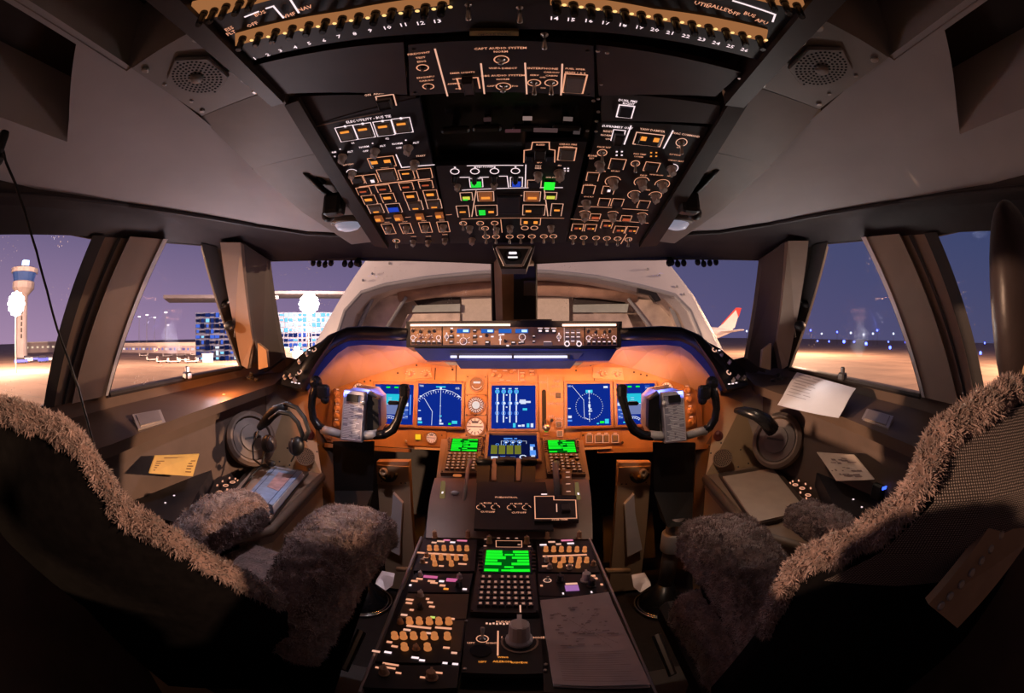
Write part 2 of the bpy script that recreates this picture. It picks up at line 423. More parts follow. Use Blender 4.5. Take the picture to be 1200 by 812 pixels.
# ================================================================== THE SETTING: flight-deck shell
w3t = atY(112, 277, .68); w3b = atY(55, 478, .54)
w2rt = atY(193, 283, .98); w2rb = atY(125, 462, .80)
w2ft = atY(240, 287, 1.20); w2fb = atY(285, 430, 1.56)
w1ot = atY(315, 305, 1.55); w1ob = atY(333, 420, 1.80)
w1it = atY(578, 308, 1.80); w1ib = Vector((-.105, 2.25, .95)); w1ob2 = w1ob + Vector((-.01, .06, -.10))
w3rt = Vector((w3t.x - .02, -.45, w3t.z)); w3rb = Vector((w3b.x - .01, -.5, w3b.z))
A = [Vector((-1.06, -.6, atX(0, 225, -1.08).z)), atX(0, 225, -1.08), atX(150, 239, -1.04), atY(300, 263, 1.17), atY(360, 272, 1.25), atY(420, 275, 1.28)]
li_f = atY(322, 450, 1.46); li_m = atY(300, 456, 1.36); li_r = atY(130, 521, .65); li_b = Vector((li_r.x, -.5, li_r.z - .01))

LEDGE = {}
def side(sg):
    return (lambda p: Vector(p)) if sg < 0 else mir
for sg, nm in ((-1, 'left'), (1, 'right')):
    S = side(sg); inn = Vector((-sg, 0, 0)) * 1.0
    # header: dark band between the ceiling liner and the window tops
    mb = MB(); T = [w3rt, w3t, w2rt, w2ft, w1ot, w1it, w1it + Vector((.2, 0, 0))]
    U = [A[0], A[1], A[2], A[3], A[4], A[5], Vector((0, 1.22, A[5].z))]
    T = [w3rt, atX(0, 275, -1.13), w3t, w2rt, w2ft, w1ot, atY(440, 306, 1.72), w1it, Vector((0, 1.82, w1it.z))]
    U = [A[0], A[1], (A[1] + A[2]) / 2, A[2], (A[2] + A[3]) / 2, A[3], A[5], Vector((-.2, 1.26, A[5].z)), Vector((0, 1.24, A[5].z))]
    rows = []
    mid = [(a * .45 + b * .55) + Vector((0, 0, .025)) for a, b in zip(U, T)]
    up = [u + Vector((0, 0, .05)) for u in U]; out = [t + Vector((-.05, .05, .02)) for t in T]; out2 = [t + Vector((-.05, .05, .25)) for t in T]
    mb.grid([[S(p) for p in r] for r in (up, U, mid, T, out, out2)])
    o = struct(put('trim_%d' % (1 if sg < 0 else 2), mb, HEAD)); autosmooth(o, 35)
    # black edge piping of the liner
    mb = MB(); mb.tube([S(p + Vector((0, 0, -.004))) for p in (A[0], A[1], A[2], A[3], A[4], A[5])], .008, 8)
    put('edge_piping', mb, HEAD, o)
    # ceiling liner with the deep storage recess
    zi_ = lambda Y: (1.575 if Y < .6 else 1.575 - (Y - .6) * .20) + .004
    inner = [Vector((x, y, zi_(y))) for x, y in ((-.608, -.6), (-.608, .17), (-.608, .45), (-.608, .68), (-.608, .86), (-.585, 1.05))] + [atY(421, 268, 1.27)]
    outer = [A[0], Vector((-1.07, .47, A[1].z * .4 + A[2].z * .6)), A[2], (A[2] * .6 + A[3] * .4), A[3], A[4], A[5]]
    ss = [(0, 0), (0, .97), (0, 1), (1, .02)]
    def lin(s, t):
        i = min(int(s), len(inner) - 2); f = s - i
        a = inner[i].lerp(inner[i + 1], f); b = outer[i].lerp(outer[i + 1], f)
        p = a.lerp(b, t); p.z += (.030 if s < 2 else max(.0, .030 - .008 * (s - 2))) * math.sin(math.pi * t) * min(1, t * 2); return p
    svals = [0, .3, .6, .96, 1.0, 1.06, 1.5, 2, 2.33, 2.66, 3, 3.33, 3.66, 4, 4.33, 4.66, 5, 5.33, 5.66, 6]
    tvals = [0, .05, .075, .2, .35, .5, .62, .645, .72, .8, .9, 1.0]
    rows = []
    for s in svals:
        row = []
        for t in tvals:
            p = lin(s, t)
            if s <= .97 and .06 < t < .64: p = p + Vector((0, 0, .16))
            row.append(S(p))
        rows.append(row)
    mb = MB(); mb.grid(rows)
    o = put('ceiling_%s' % nm, mb, LINER); o['kind'] = 'structure'; autosmooth(o, 45)
    mb = MB(); rq = [lin(0, .07), lin(.955, .07), lin(.955, .635), lin(0, .635)]; mb.prism([S(p + Vector((0, 0, .135))) for p in rq], (0, 0, .006)); put('recess_shade_sheet', mb, mat('recess_painted_shade', (.045, .030, .026), .7, var=.2, scale=6), o)  # dark sheet across the recess paints its shade
    # window pillars
    tr = 10 if sg < 0 else 20
    def pil(n, poly, off, m, parent=None):
        mb = MB(); mb.prism([S(p) for p in poly], S(off)); return put(n, mb, m, parent)
    off = Vector((.045, -.02, 0))
    p1 = struct(pil('trim_%d' % (tr + 1), [w3t, w2rt, w2rb, w3b], Vector((-.06, .03, 0)), PILLAR))
    lerp = lambda a, b, f: a.lerp(b, f)
    pil('pillar_face', [lerp(w3t, w2rt, .45), lerp(w3t, w2rt, .97), lerp(w3b, w2rb, .99), lerp(w3b, w2rb, .40)], Vector((.03, -.012, 0)), PILLAR, p1)
    pil('seal', [lerp(w3t, w2rt, -.04), lerp(w3t, w2rt, .13), lerp(w3b, w2rb, .12), lerp(w3b, w2rb, -.06)], Vector((.012, -.006, 0)), DARK, p1)
    pil('groove', [lerp(w3t, w2rt, .30), lerp(w3t, w2rt, .35), lerp(w3b, w2rb, .29), lerp(w3b, w2rb, .25)], Vector((.006, -.003, 0)), DARK, p1)
    pil('edge_strip', [lerp(w3t, w2rt, .95), lerp(w3t, w2rt, 1.02), lerp(w3b, w2rb, 1.02), lerp(w3b, w2rb, .97)], Vector((.034, -.02, 0)), ALU, p1)
    # pillar between side window and windshield
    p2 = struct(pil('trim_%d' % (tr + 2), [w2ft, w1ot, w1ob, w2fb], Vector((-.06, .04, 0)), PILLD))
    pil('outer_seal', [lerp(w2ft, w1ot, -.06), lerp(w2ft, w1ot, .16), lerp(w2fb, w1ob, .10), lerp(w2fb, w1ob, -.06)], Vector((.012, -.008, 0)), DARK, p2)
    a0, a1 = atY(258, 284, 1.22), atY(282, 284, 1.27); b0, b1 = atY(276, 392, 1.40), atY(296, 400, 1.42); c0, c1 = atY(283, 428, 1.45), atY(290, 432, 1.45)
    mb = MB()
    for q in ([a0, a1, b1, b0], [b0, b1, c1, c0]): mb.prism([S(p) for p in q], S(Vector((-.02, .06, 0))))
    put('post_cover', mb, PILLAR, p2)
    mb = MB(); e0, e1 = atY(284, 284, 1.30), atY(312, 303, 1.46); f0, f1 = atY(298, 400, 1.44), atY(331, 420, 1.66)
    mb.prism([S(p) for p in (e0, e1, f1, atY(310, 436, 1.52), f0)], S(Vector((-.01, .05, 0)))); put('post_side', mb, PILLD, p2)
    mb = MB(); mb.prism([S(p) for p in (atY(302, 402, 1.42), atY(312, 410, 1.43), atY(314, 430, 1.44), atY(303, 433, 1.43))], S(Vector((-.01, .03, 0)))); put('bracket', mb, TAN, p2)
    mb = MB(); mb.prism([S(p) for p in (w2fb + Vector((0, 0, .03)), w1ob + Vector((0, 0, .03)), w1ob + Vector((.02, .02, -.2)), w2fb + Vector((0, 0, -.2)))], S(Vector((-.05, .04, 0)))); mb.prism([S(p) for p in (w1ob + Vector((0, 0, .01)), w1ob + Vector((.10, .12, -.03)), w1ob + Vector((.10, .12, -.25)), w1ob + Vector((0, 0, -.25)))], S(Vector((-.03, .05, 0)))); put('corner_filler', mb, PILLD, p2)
    # window glass
    for k, (q, sd) in enumerate((([w1it, w1ot, w1ob2, w1ib], 1.0), ([w2ft, w2rt, w2rb, w2fb], 2.0), ([w3t, w3rt, w3rb, w3b], 3.0))):
        mb = MB(); c = sum(q, Vector()) / 4
        offv = Vector((-.03, .03, 0)) if k else Vector((-.02, .05, .01))
        q2 = [p + (p - c).normalized() * .02 + offv for p in q]
        mb.prism([S(p) for p in q2], S(offv * .3))
        o = put('window_%d' % (k + 1 + (3 if sg > 0 else 0)), mb, glass_mat('window_glass', (.93, .94, .97), (.42, .30, .34)[k] if sg < 0 else .22, sd + sg))
        struct(o)
        # frame around each pane
        mb = MB(); cyc = [p + (p - c).normalized() * .012 + offv * .5 for p in q]
        for i in range(4): mb.tube([S(cyc[i]), S(cyc[(i + 1) % 4])], .013, 6)
        put('window_frame', mb, DARK, o)
    # sill ledge under the side windows
    lf = w1ob + Vector((.05, -.06, -.06))
    mb = MB(); top = [w1ob + Vector((-.02, -.0, -.03)), w2fb, w2rb, w3b, w3rb]; low_ = [lf, li_f, li_m.lerp(li_r, .55), li_r, li_b]
    mb.grid([[S(p + Vector((-.08, 0, 0))) for p in top], [S(p) for p in top], [S(a.lerp(b, .12) + Vector((0, 0, -.03))) for a, b in zip(top, low_)], [S(a.lerp(b, .9)) for a, b in zip(top, low_)], [S(p) for p in low_],
             [S(p + Vector((-.01, 0, -.035))) for p in low_], [S(p + Vector((-.10, 0, -.05))) for p in low_]])
    ledge = struct(put('trim_%d' % (tr + 3), mb, mat('sill_brown', (0.10, 0.066, 0.048), 0.5, var=0.1, scale=10, bump=.04)))
    autosmooth(ledge, 30); LEDGE[sg] = ledge
    # rail and latch along the sill
    mb = MB(); mb.tube([S(w2fb.lerp(w2rb, .05) + Vector((.03, -.02, .0))), S(w2fb.lerp(w2rb, .98) + Vector((.03, -.02, 0)))], .009, 6)
    put('sill_rail', mb, DARK, ledge)
    mb = MB(); lp = w2fb.lerp(w2rb, .47) + Vector((.035, -.03, .012)); mb.box(S(lp), (.03, .035, .03), bev=.006); mb.box(S(lp + Vector((0, 0, .02))), (.014, .018, .03), bev=.004); put('latch', mb, STEEL if sg < 0 else DGREY, ledge)
    # wall below the ledge, console level and lower wall
    zc = .61
    mb = MB()
    t_ = [p + Vector((-.06, 0, -.045)) for p in low_]
    b_ = [Vector((-.80, 1.75, .62)), Vector((-1.0, 1.46, zc)), Vector((-1.06, 1.05, zc)), Vector((-1.08, .65, zc)), Vector((-1.08, -.5, zc))]
    fl = [Vector((p.x, p.y, 0)) for p in b_]
    mb.grid([[S(p) for p in r] for r in (t_, b_, fl)])
    wl_ = put('wall_%s' % nm, mb, WALLB); struct(wl_); autosmooth(wl_, 40)

# centre post between the two windshields
mb = MB()
cp = [(-.085, 1.80), (-.05, 1.70), (.05, 1.70), (.085, 1.80), (.06, 1.95), (-.06, 1.95)]
t0 = w1it.z + .02
mb.grid([[Vector((x, y - .02, t0)) for x, y in cp], [Vector((x, y + .33, .95)) for x, y in cp]], True)
post = struct(put('trim_30', mb, mat('post_dark_brown', (0.30, 0.18, 0.10), 0.55, var=0.2, scale=9)))
mb = MB(); q = [(atY(614, 329, 1.70)), atY(628, 329, 1.70), atY(628, 346, 1.74), atY(614, 346, 1.74)]; mb.prism(q, (0, .03, 0)); put('post_plate', mb, PILLD, post)
mb = MB(); mb.prism([atY(602, 312, 1.68), atY(627, 312, 1.68), atY(627, 374, 1.84), atY(602, 374, 1.84)], (0, .03, 0)); put('post_painted_shade', mb, DARK, post)  # dark plate paints the unlit half of the post

# closed shell round the room: roof, back wall, floor, nose bulkhead
mb = MB(); mb.box((0, .65, 1.86), (2.5, 2.6, .06)); mb.box((0, 1.93, 1.70), (2.5, .06, .32)); struct(put('ceiling', mb, DARK))
mb = MB(); mb.box((0, -.62, .9), (2.4, .06, 2.0)); struct(put('wall_back', mb, WALLB))
mb = MB(); mb.box((0, .9, -.03), (2.6, 3.2, .06)); struct(put('floor', mb, mat('floor_covering', (0.012, 0.010, 0.011), 0.7, var=0.3, scale=30, bump=.2, bscale=400)))
mb = MB(); mb.prism([Vector((-1.0, 2.05, 0)), Vector((1.0, 2.05, 0)), Vector((1.0, 2.3, .96)), Vector((-1.0, 2.3, .96))], (0, .05, 0)); struct(put('wall_front', mb, DARK))
mb = MB()
for sg in (-1, 1): mb.prism([Vector((sg * .85, 2.05, 0)), Vector((sg * 1.02, 1.4, 0)), Vector((sg * 1.1, 1.75, .94)), Vector((sg * .9, 2.28, .88))], (sg * .05, .03, 0))
struct(put('wall_nose', mb, DARK))

# ------------------------------------------------------------------ ceiling side strips: speaker plates and trims
for sg, nm in ((-1, 'left'), (1, 'right')):
    S = side(sg)
    zi = lambda Y: 1.575 if Y < .6 else 1.575 - (Y - .6) * .20
    def strip_pts(y0, y1, x0, x1, dz=0.0):
        return [Vector((x0, y0, zi(y0) + dz)), Vector((x1, y0, zi(y0) + dz + .006)), Vector((x1, y1, zi(y1) + dz + .006)), Vector((x0, y1, zi(y1) + dz))]
    yA, yB, yC, yD = .325, .565, .80, 1.30
    # plate with the loudspeaker
    r = empty('speaker_plate', S(Vector((-.51, .45, 1.575))))
    tag(r, 'grey metal plate with a perforated hexagonal loudspeaker, on the ceiling beside the %s' % ('hanging cord' if sg < 0 else 'leather headrest'), 'loudspeaker', 'ceiling loudspeakers')
    mb = MB(); mb.prism([S(p) for p in strip_pts(yA + .002, yB - .002, -.605, -.435)], (0, 0, .012)); put('plate', mb, LINER2, r)
    c = Vector((-.515, .435, zi(.435)))
    mb = MB(); hexp = [S(c + Vector((.058 * math.cos(R(60 * k + 30)), .068 * math.sin(R(60 * k + 30)), -.001))) for k in range(6)]
    mb.prism(hexp, (0, 0, -.004)); g = put('grille', mb, LINER2, r)
    mb = MB()
    for k in range(6): mb.tube([hexp[k], hexp[(k + 1) % 6]], .0032, 6)
    put('grille_rim', mb, TRIMG, g)
    mb = MB()
    for ring in range(2, 8):
        nn = ring * 6
        for k in range(nn):
            a = 2 * math.pi * (k + .5 * (ring % 2)) / nn; rr = ring * .0078
            x, y = rr * math.cos(a), rr * math.sin(a) * 1.12
            if all(x * math.cos(R(60 * j)) + y / 1.17 * math.sin(R(60 * j)) < .047 for j in range(6)):
                cc = S(c + Vector((x, y, -.0055))); mb.add([cc + Vector((.0029 * math.cos(t * 1.0472), .0029 * math.sin(t * 1.0472), 0)) for t in range(6)], [(0, 1, 2, 3, 4, 5)])
    stuff(put('perforation', mb, mat('hole_black', (.002, .002, .002), .9, var=0), g))
    mb = MB(); mb.lathe([(.013, 0), (.013, .006), (.006, .009)], 14, Matrix.Translation(S(c + Vector((0, 0, -.004)))) @ Matrix.Rotation(math.pi, 4, 'X')); put('centre_button', mb, TRIMG, g, True)
    for (x, y, d) in ((-.585, .35, .017), (-.45, .345, .017), (-.59, .415, .009), (-.45, .395, .009), (-.585, .50, .009), (-.45, .50, .009), (-.59, .545, .013), (-.45, .545, .013)):
        link('screw', SCREW, None, r, Matrix.Translation(S(Vector((x, y, zi(y) - .0005)))) @ Matrix.Rotation(math.pi, 4, 'X') @ Matrix.Diagonal((d, d, d * .5, 1)))
    # smooth trims in front of the plate
    mb = MB(); mb.prism([S(p) for p in strip_pts(yB, yC, -.612, -.415)], (0, 0, .02))
    t = put('trim_%d' % (41 if sg < 0 else 44), mb, TRIMG); struct(t)
    mb = MB(); e = strip_pts(yC, yD, -.615, -.385, .0); e[3].x = -.53; e[2].x = -.40; e.insert(4, Vector((-.59, 1.05, zi(1.05)))); mb.prism([S(p) for p in e], (0, 0, .03))
    struct(put('trim_%d' % (42 if sg < 0 else 45), mb, TRIMG))
    # air-outlet box behind the plate
    mb = MB(); y0, y1 = -.25, yA
    fr = [Vector((-.62, y1, zi(y1))), Vector((-.435, y1, zi(y1))), Vector((-.435, y0, zi(0))), Vector((-.62, y0, zi(0)))]
    inr = [Vector((-.60, y1 - .05, 1.70)), Vector((-.455, y1 - .05, 1.70)), Vector((-.455, y0, 1.70)), Vector((-.60, y0, 1.70))]
    mb.grid([[S(p) for p in fr], [S(p) for p in inr]], True); mb.add([S(p) for p in inr], [(0, 1, 2, 3)])
    t = struct(put('trim_%d' % (43 if sg < 0 else 46), mb, TRIMG))
    mb = MB(); mb.prism([S(p + Vector((0, 0, -.004))) for p in inr], (0, 0, .003)); put('box_dark_quad', mb, BLACK, t)  # dark quad added so the box interior reads dark
    mb = MB(); mb.lathe([(.07, 0), (.065, .02), (.03, .03)], 18, Matrix.Translation(S(Vector((-.53, .17, 1.695)))) @ Matrix.Rotation(math.pi, 4, 'X')); put('air_outlet', mb, BLACK, t, True)
    # small map-light dome at the front end of the strip
    c = atY(408, 264, 1.06)
    r = empty('map_light', S(c)); tag(r, 'small white map light under the liner beside the %s' % ('hexagonal speaker strip over the headset' if sg < 0 else 'hexagonal speaker strip over the white sheet'), 'lamp', 'map lights')
    mb = MB(); mb.lathe([(.030, .012), (.032, 0), (.024, -.012), (.010, -.017)], 18, Matrix.Translation(S(c)) @ Matrix.Diagonal((1.25, .8, 1, 1))); put('lens', mb, mat('lamp_lens', (.7, .7, .75), .3, var=0, emit=(.75, .75, 1.0), es=.25), r, True)
    mb = MB(); mb.lathe([(.042, .020), (.042, .006), (.034, .004)], 18, Matrix.Translation(S(c)) @ Matrix.Diagonal((1.25, .8, 1, 1))); put('housing', mb, TRIMG, r, True)
    plight('map_light_beam', S(c + Vector((0, .0, -.04))), 11 if sg < 0 else 8, (.96, .84, .94) if sg < 0 else (1.0, .72, .52), .02, 'SPOT', S(Vector((-.70, 1.12, .55))), 82)
    # black assist handle hanging from the strip
    c = atY(392, 240, .96)
    r = empty('visor_clamp', S(c)); tag(r, 'black sun visor clamp with looped arm beside overhead panel rail, near the %s' % ('hanging cord' if sg < 0 else 'headrest'), 'clamp', 'sun visor clamps')
    mb = MB(); mb.box(S(c), (.055, .045, .06), bev=.012, seg=2); put('block', mb, BLACK, r)
    mb = MB(); q = [atY(392, 232, .96), atY(378, 222, .93), atY(364, 208, .89), atY(358, 203, .87), atY(368, 200, .88), atY(380, 214, .92)]; mb.tube([S(p) for p in q], .009, 7); put('arm', mb, BLACK, r, True)
    mb = MB(); mb.sphere(S(atY(385, 252, 1.0)), .02, 10, 6); put('knob', mb, BLACK, r, True)

# ------------------------------------------------------------------ dome lights of the flight deck and added ceiling uplights
plight('dome_light', (-.30, -.35, 1.50), .12, (1.0, .86, .80), .05)
plight('dome_light', (.30, -.35, 1.50), .12, (1.0, .86, .80), .05)
plight('added_ceiling_uplight', (-.98, 1.30, 1.03), 2.0, (.90, .87, 1.0), typ='AREA', tgt=(-.70, .55, 1.6), sx=.30, sy=.06)  # added uplights without a fixture, brighten the ceiling liner
plight('added_ceiling_uplight', (.98, 1.30, 1.03), 1.3, (1.0, .90, .86), typ='AREA', tgt=(.70, .55, 1.6), sx=.30, sy=.06)

# ================================================================== OUTSIDE
mb = MB(); mb.add([(-3000, -1500, GZ), (3000, -1500, GZ), (3000, 4500, GZ), (-3000, 4500, GZ)], [(0, 1, 2, 3)])
g = put('ground', mb, mat('apron_concrete', (0.32, 0.21, 0.15), 0.8, var=0.22, scale=.06, spec=.2))
struct(g)
mb = MB()
for k in range(-6, 30):
    y = 20 + k * 14; mb.add([(-400, y, GZ + .02), (-20, y + 60, GZ + .02), (-20, y + 60.25, GZ + .02), (-400, y + .25, GZ + .02)], [(0, 1, 2, 3)])
    mb.add([(20, y, GZ + .02), (400, y + 40, GZ + .02), (400, y + 40.25, GZ + .02), (20, y + .25, GZ + .02)], [(0, 1, 2, 3)])
put('slab_joints', mb, mat('joint_tar', (.14, .10, .08), .7, var=.2, scale=.2), g)['kind'] = 'stuff'
def gpt(px, py): return atZ(px, py, GZ)
def dirh(px):                                        # horizontal heading of a pixel column at the horizon
    d = ray(px, 394); d.z = 0; return d.normalized()
def ground_at(px, D):
    h = dirh(px); return Vector((CAM.x + h.x * D, CAM.y + h.y * D, GZ))
def zat(px, py, D):                                  # height of pixel row at horizontal distance D
    d = ray(px, py); return CAM.z + d.z / math.hypot(d.x, d.y) * D
GALV = mat('galvanised', (.45, .42, .42), .5, var=.1)
LAMPW = emi('flood_lamp', (1.0, .92, .86), 30.0)
def rz(px): 
    h = dirh(px); return Matrix.Rotation(math.atan2(-h.x, h.y), 3, 'Z')
# floodlight masts
for k, (pos, px, lab) in enumerate(((MAST_A, 19, 'tall steel apron floodlight mast in front of the control tower'), (MAST_B, 362, 'steel apron floodlight mast beside the bright terminal front'))):
    base = Vector((pos.x, pos.y, GZ)); r = empty('floodlight_mast', base); tag(r, lab, 'floodlight')
    mb = MB(); mb.tube([base, Vector((pos.x, pos.y, pos.z - .5))], [.32, .16], 8); put('pole', mb, GALV, r)
    h = dirh(px); sx = Vector((h.y, -h.x, 0))
    mb = MB(); M3 = rz(px); mb.box(pos + Vector((0, 0, -.6)) + h * .5, (5.2, .3, .25), M3); mb.box(pos + Vector((0, 0, .75)) + h * .5, (5.2, .3, .25), M3); put('crossbar', mb, GALV, r)
    for j in range(19):
            rr = 0 if j == 0 else 1.45 if j < 7 else 2.9; aa = j * 1.0472 if j < 7 else (j - 7) * .5236
            mb = MB(); c = pos + sx * (rr * math.cos(aa)) + Vector((0, 0, rr * math.sin(aa))) - h * .3
            mb.lathe([(.72, 0), (.78, .12), (.4, .35)], 12, Matrix.Translation(c) @ (h * -1).to_track_quat('Z', 'Y').to_matrix().to_4x4()); put('lamp', mb, LAMPW, r)
# control tower
D = 300.; b = ground_at(25, D); r = empty('control_tower', b); tag(r, 'tall pale airport control tower with a wide cab, beyond the apron', 'tower')
WHITEW = mat('pale_concrete', (.36, .32, .34), .7, var=.08, scale=.3, emit=(.9, .75, .75), es=0.0)
zt = lambda py: zat(25, py, D)
mb = MB(); mb.lathe([(5.2, 0), (4.6, zt(345) - GZ)], 12, Matrix.Translation(b)); put('shaft', mb, WHITEW, r)
mb = MB(); mb.lathe([(5, zt(346) - GZ), (9.5, zt(338) - GZ), (9.5, zt(331) - GZ), (8.8, zt(330) - GZ)], 14, Matrix.Translation(b)); put('cab_base', mb, WHITEW, r)
mb = MB(); mb.lathe([(8.6, zt(331) - GZ), (10.4, zt(320) - GZ)], 14, Matrix.Translation(b)); put('cab_glass', mb, mat('cab_glass', (.03, .06, .14), .15, var=.1, scale=.5, emit=(.10, .22, .8), es=.18), r)
mb = MB(); mb.lathe([(11.6, zt(320) - GZ), (11.6, zt(315) - GZ), (8, zt(313) - GZ)], 14, Matrix.Translation(b)); put('cab_roof', mb, WHITEW, r)
mb = MB(); mb.box(Vector((b.x, b.y, zt(308))), (5, 5, 3)); put('roof_light', mb, emi('tower_light', (.55, .7, 1.0), 3.0), r)
for k in range(7):
    mb = MB(); mb.box(Vector((b.x, b.y, zt(352 + k * 7))) - dirh(25) * 5.3, (1.2, .4, 2.4), rz(25)); put('window', mb, DARK, r)
# low buildings by the tower
for k, (px, w, h0, D, lab) in enumerate(((52, 46, 8, 420, 'low pale hangar behind the control tower'), (86, 40, 10, 520, 'long low building with roof lights beyond the parked vans'), (104, 16, 6, 460, 'small service hut at the end of the long low building'))):
    b = ground_at(px, D); r = empty('hangar', b); tag(r, lab, 'building'); M3 = rz(px)
    mb = MB(); mb.box(b + Vector((0, 0, h0 / 2)), (w, 14, h0), M3); put('walls', mb, mat('hangar_grey', (.30, .26, .28), .8, var=.1, scale=.2), r)
    mb = MB(); mb.box(b + Vector((0, 0, h0 + .4)), (w + 2, 16, .8), M3); put('roof', mb, GALV, r)
    for j in range(int(w // 6)):
        mb = MB(); mb.box(b + M3 @ Vector((-w / 2 + 3 + j * 6, -7.1, h0 * .55)), (2.6, .2, 1.6), M3); put('window', mb, emi('lit_window', (1.0, .75, .5), .9), r)
# parked vehicles near the tower
random.seed(9)
VC = [('dark blue', (.03, .05, .30)), ('white', (.6, .58, .6)), ('blue', (.05, .08, .42)), ('silver', (.35, .35, .4))]
def vehicle(px, D, ci, L, H, lab, grp=None):
    b = ground_at(px, D); r = empty('service_van', b); tag(r, lab, 'van', grp); M3 = rz(px) @ Matrix.Rotation(R(random.uniform(-15, 15)), 3, 'Z')
    vm = mat('van_paint_' + VC[ci][0].replace(' ', '_'), VC[ci][1], .35, var=.05)
    mb = MB(); mb.box(b + Vector((0, 0, H * .45)), (L, 2.0, H * .55), M3, bev=.2); put('body', mb, vm, r)
    mb = MB(); mb.box(b + M3 @ Vector((-L * .05, 0, H * .82)), (L * .66, 1.8, H * .4), M3, bev=.25); put('cabin', mb, mat('van_glass', (.02, .02, .03), .2, var=0), r)
    for i in (-1, 1):
        for j in (-1, 1):
            mb = MB(); mb.lathe([(.36, -.12), (.36, .12)], 12, Matrix.Translation(b + M3 @ Vector((i * L * .3, j * .95, .36))) @ M3.to_4x4() @ Matrix.Rotation(R(90), 4, 'X')); put('wheel', mb, RUBBER, r)
for k, px in enumerate((24, 32, 41, 50, 58, 66, 74, 84)):
    ci = (0, 1, 2, 0, 3, 2, 0, 1)[k]
    vehicle(px, 215 + 9 * (k % 3), ci, 6.5 if k % 2 else 8.5, 2.4 + .5 * (k % 2), VC[ci][0] + ' service van parked in the row near the control tower', 'vans parked by the tower')
# lamp posts beyond the left apron
for px, ty, D in ((163, 371, 520), (172, 369, 470), (181, 372, 540), (194, 366, 430), (197, 381, 600)):
    b = ground_at(px, D); zt_ = zat(px, ty, D); r = empty('street_lamp', b); tag(r, 'thin road lamp with glowing head beyond the baggage dollies', 'street lamp', 'road lamps beyond the apron')
    mb = MB(); mb.tube([b, Vector((b.x, b.y, zt_))], [.35, .22], 6); put('pole', mb, GALV, r)
    mb = MB(); mb.box(Vector((b.x, b.y, zt_)), (3.4, 1.4, 1.0), rz(px), bev=.3); put('lamp_head', mb, emi('road_lamp', (1.0, .82, .75), 4.0), r)
# low terminal pier
D = 330.; b0 = ground_at(140, D); b1 = ground_at(240, 260)
r = empty('terminal_pier', (b0 + b1) / 2); tag(r, 'long low pale pier with a lit roof edge beyond the dollies', 'building')
dv = (b1 - b0); nrm = Vector((-dv.y, dv.x, 0)).normalized()
mb = MB(); mb.prism([b0, b1, b1 + Vector((0, 0, 4.6)), b0 + Vector((0, 0, 4.6))], nrm * 10); put('walls', mb, mat('pier_wall', (.34, .28, .30), .7, var=.15, scale=.1), r)
mb = MB(); mb.prism([b0 + Vector((0, 0, 4.6)), b1 + Vector((0, 0, 4.6)), b1 + Vector((0, 0, 6.6)), b0 + Vector((0, 0, 6.6))], nrm * 11 ); put('roof_edge', mb, mat('pier_roof', (.62, .52, .46), .6, var=.08, scale=.2), r)
for k in range(22):
    c = b0.lerp(b1, (k + .5) / 22) + Vector((0, 0, 2.6)) - nrm * .1; mb = MB(); mb.box(c, (2.6 if k % 3 else 1.2, .2, 1.3), Matrix.Rotation(math.atan2(dv.y, dv.x), 3, 'Z'))
    put('window', mb, (emi('pier_window_blue', (.25, .35, 1.0), .8), emi('pier_window_white', (1.0, .85, .8), 1.0), emi('pier_window_violet', (.5, .35, .8), .5))[k % 3], r)
# baggage dollies standing on the apron
def dolly(px, D, lab):
    b = ground_at(px, D); r = empty('baggage_dolly', b); tag(r, lab, 'dolly', 'empty dollies on the apron'); M3 = rz(px) @ Matrix.Rotation(R(12), 3, 'Z')
    wm = mat('dolly_white', (.62, .58, .58), .5, var=.1)
    mb = MB(); mb.box(b + Vector((0, 0, .7)), (5.4, 2.4, .18), M3); put('deck', mb, wm, r)
    for i in (-1, 1):
        mb = MB(); mb.tube([b + M3 @ Vector((i * 2.6, -1.1, .7)), b + M3 @ Vector((i * 2.6, -1.1, 1.7)), b + M3 @ Vector((i * 2.6, 1.1, 1.7)), b + M3 @ Vector((i * 2.6, 1.1, .7))], .1, 6); put('end_frame', mb, wm, r)
        for j in (-1, 1):
            mb = MB(); mb.lathe([(.3, -.1), (.3, .1)], 10, Matrix.Translation(b + M3 @ Vector((i * 1.9, j * 1.0, .3))) @ M3.to_4x4() @ Matrix.Rotation(R(90), 4, 'X')); put('wheel', mb, RUBBER, r)
    mb = MB(); mb.tube([b + M3 @ Vector((2.7, 0, .6)), b + M3 @ Vector((4.2, 0, .3))], .07, 6); put('tow_bar', mb, GALV, r)
for k, (px, D) in enumerate(((178, 190), (190, 172), (203, 168), (214, 178), (224, 165), (236, 172), (196, 225), (212, 230), (168, 240), (228, 236))):
    dolly(px, D, 'white empty baggage dolly standing on the apron before the low pier')
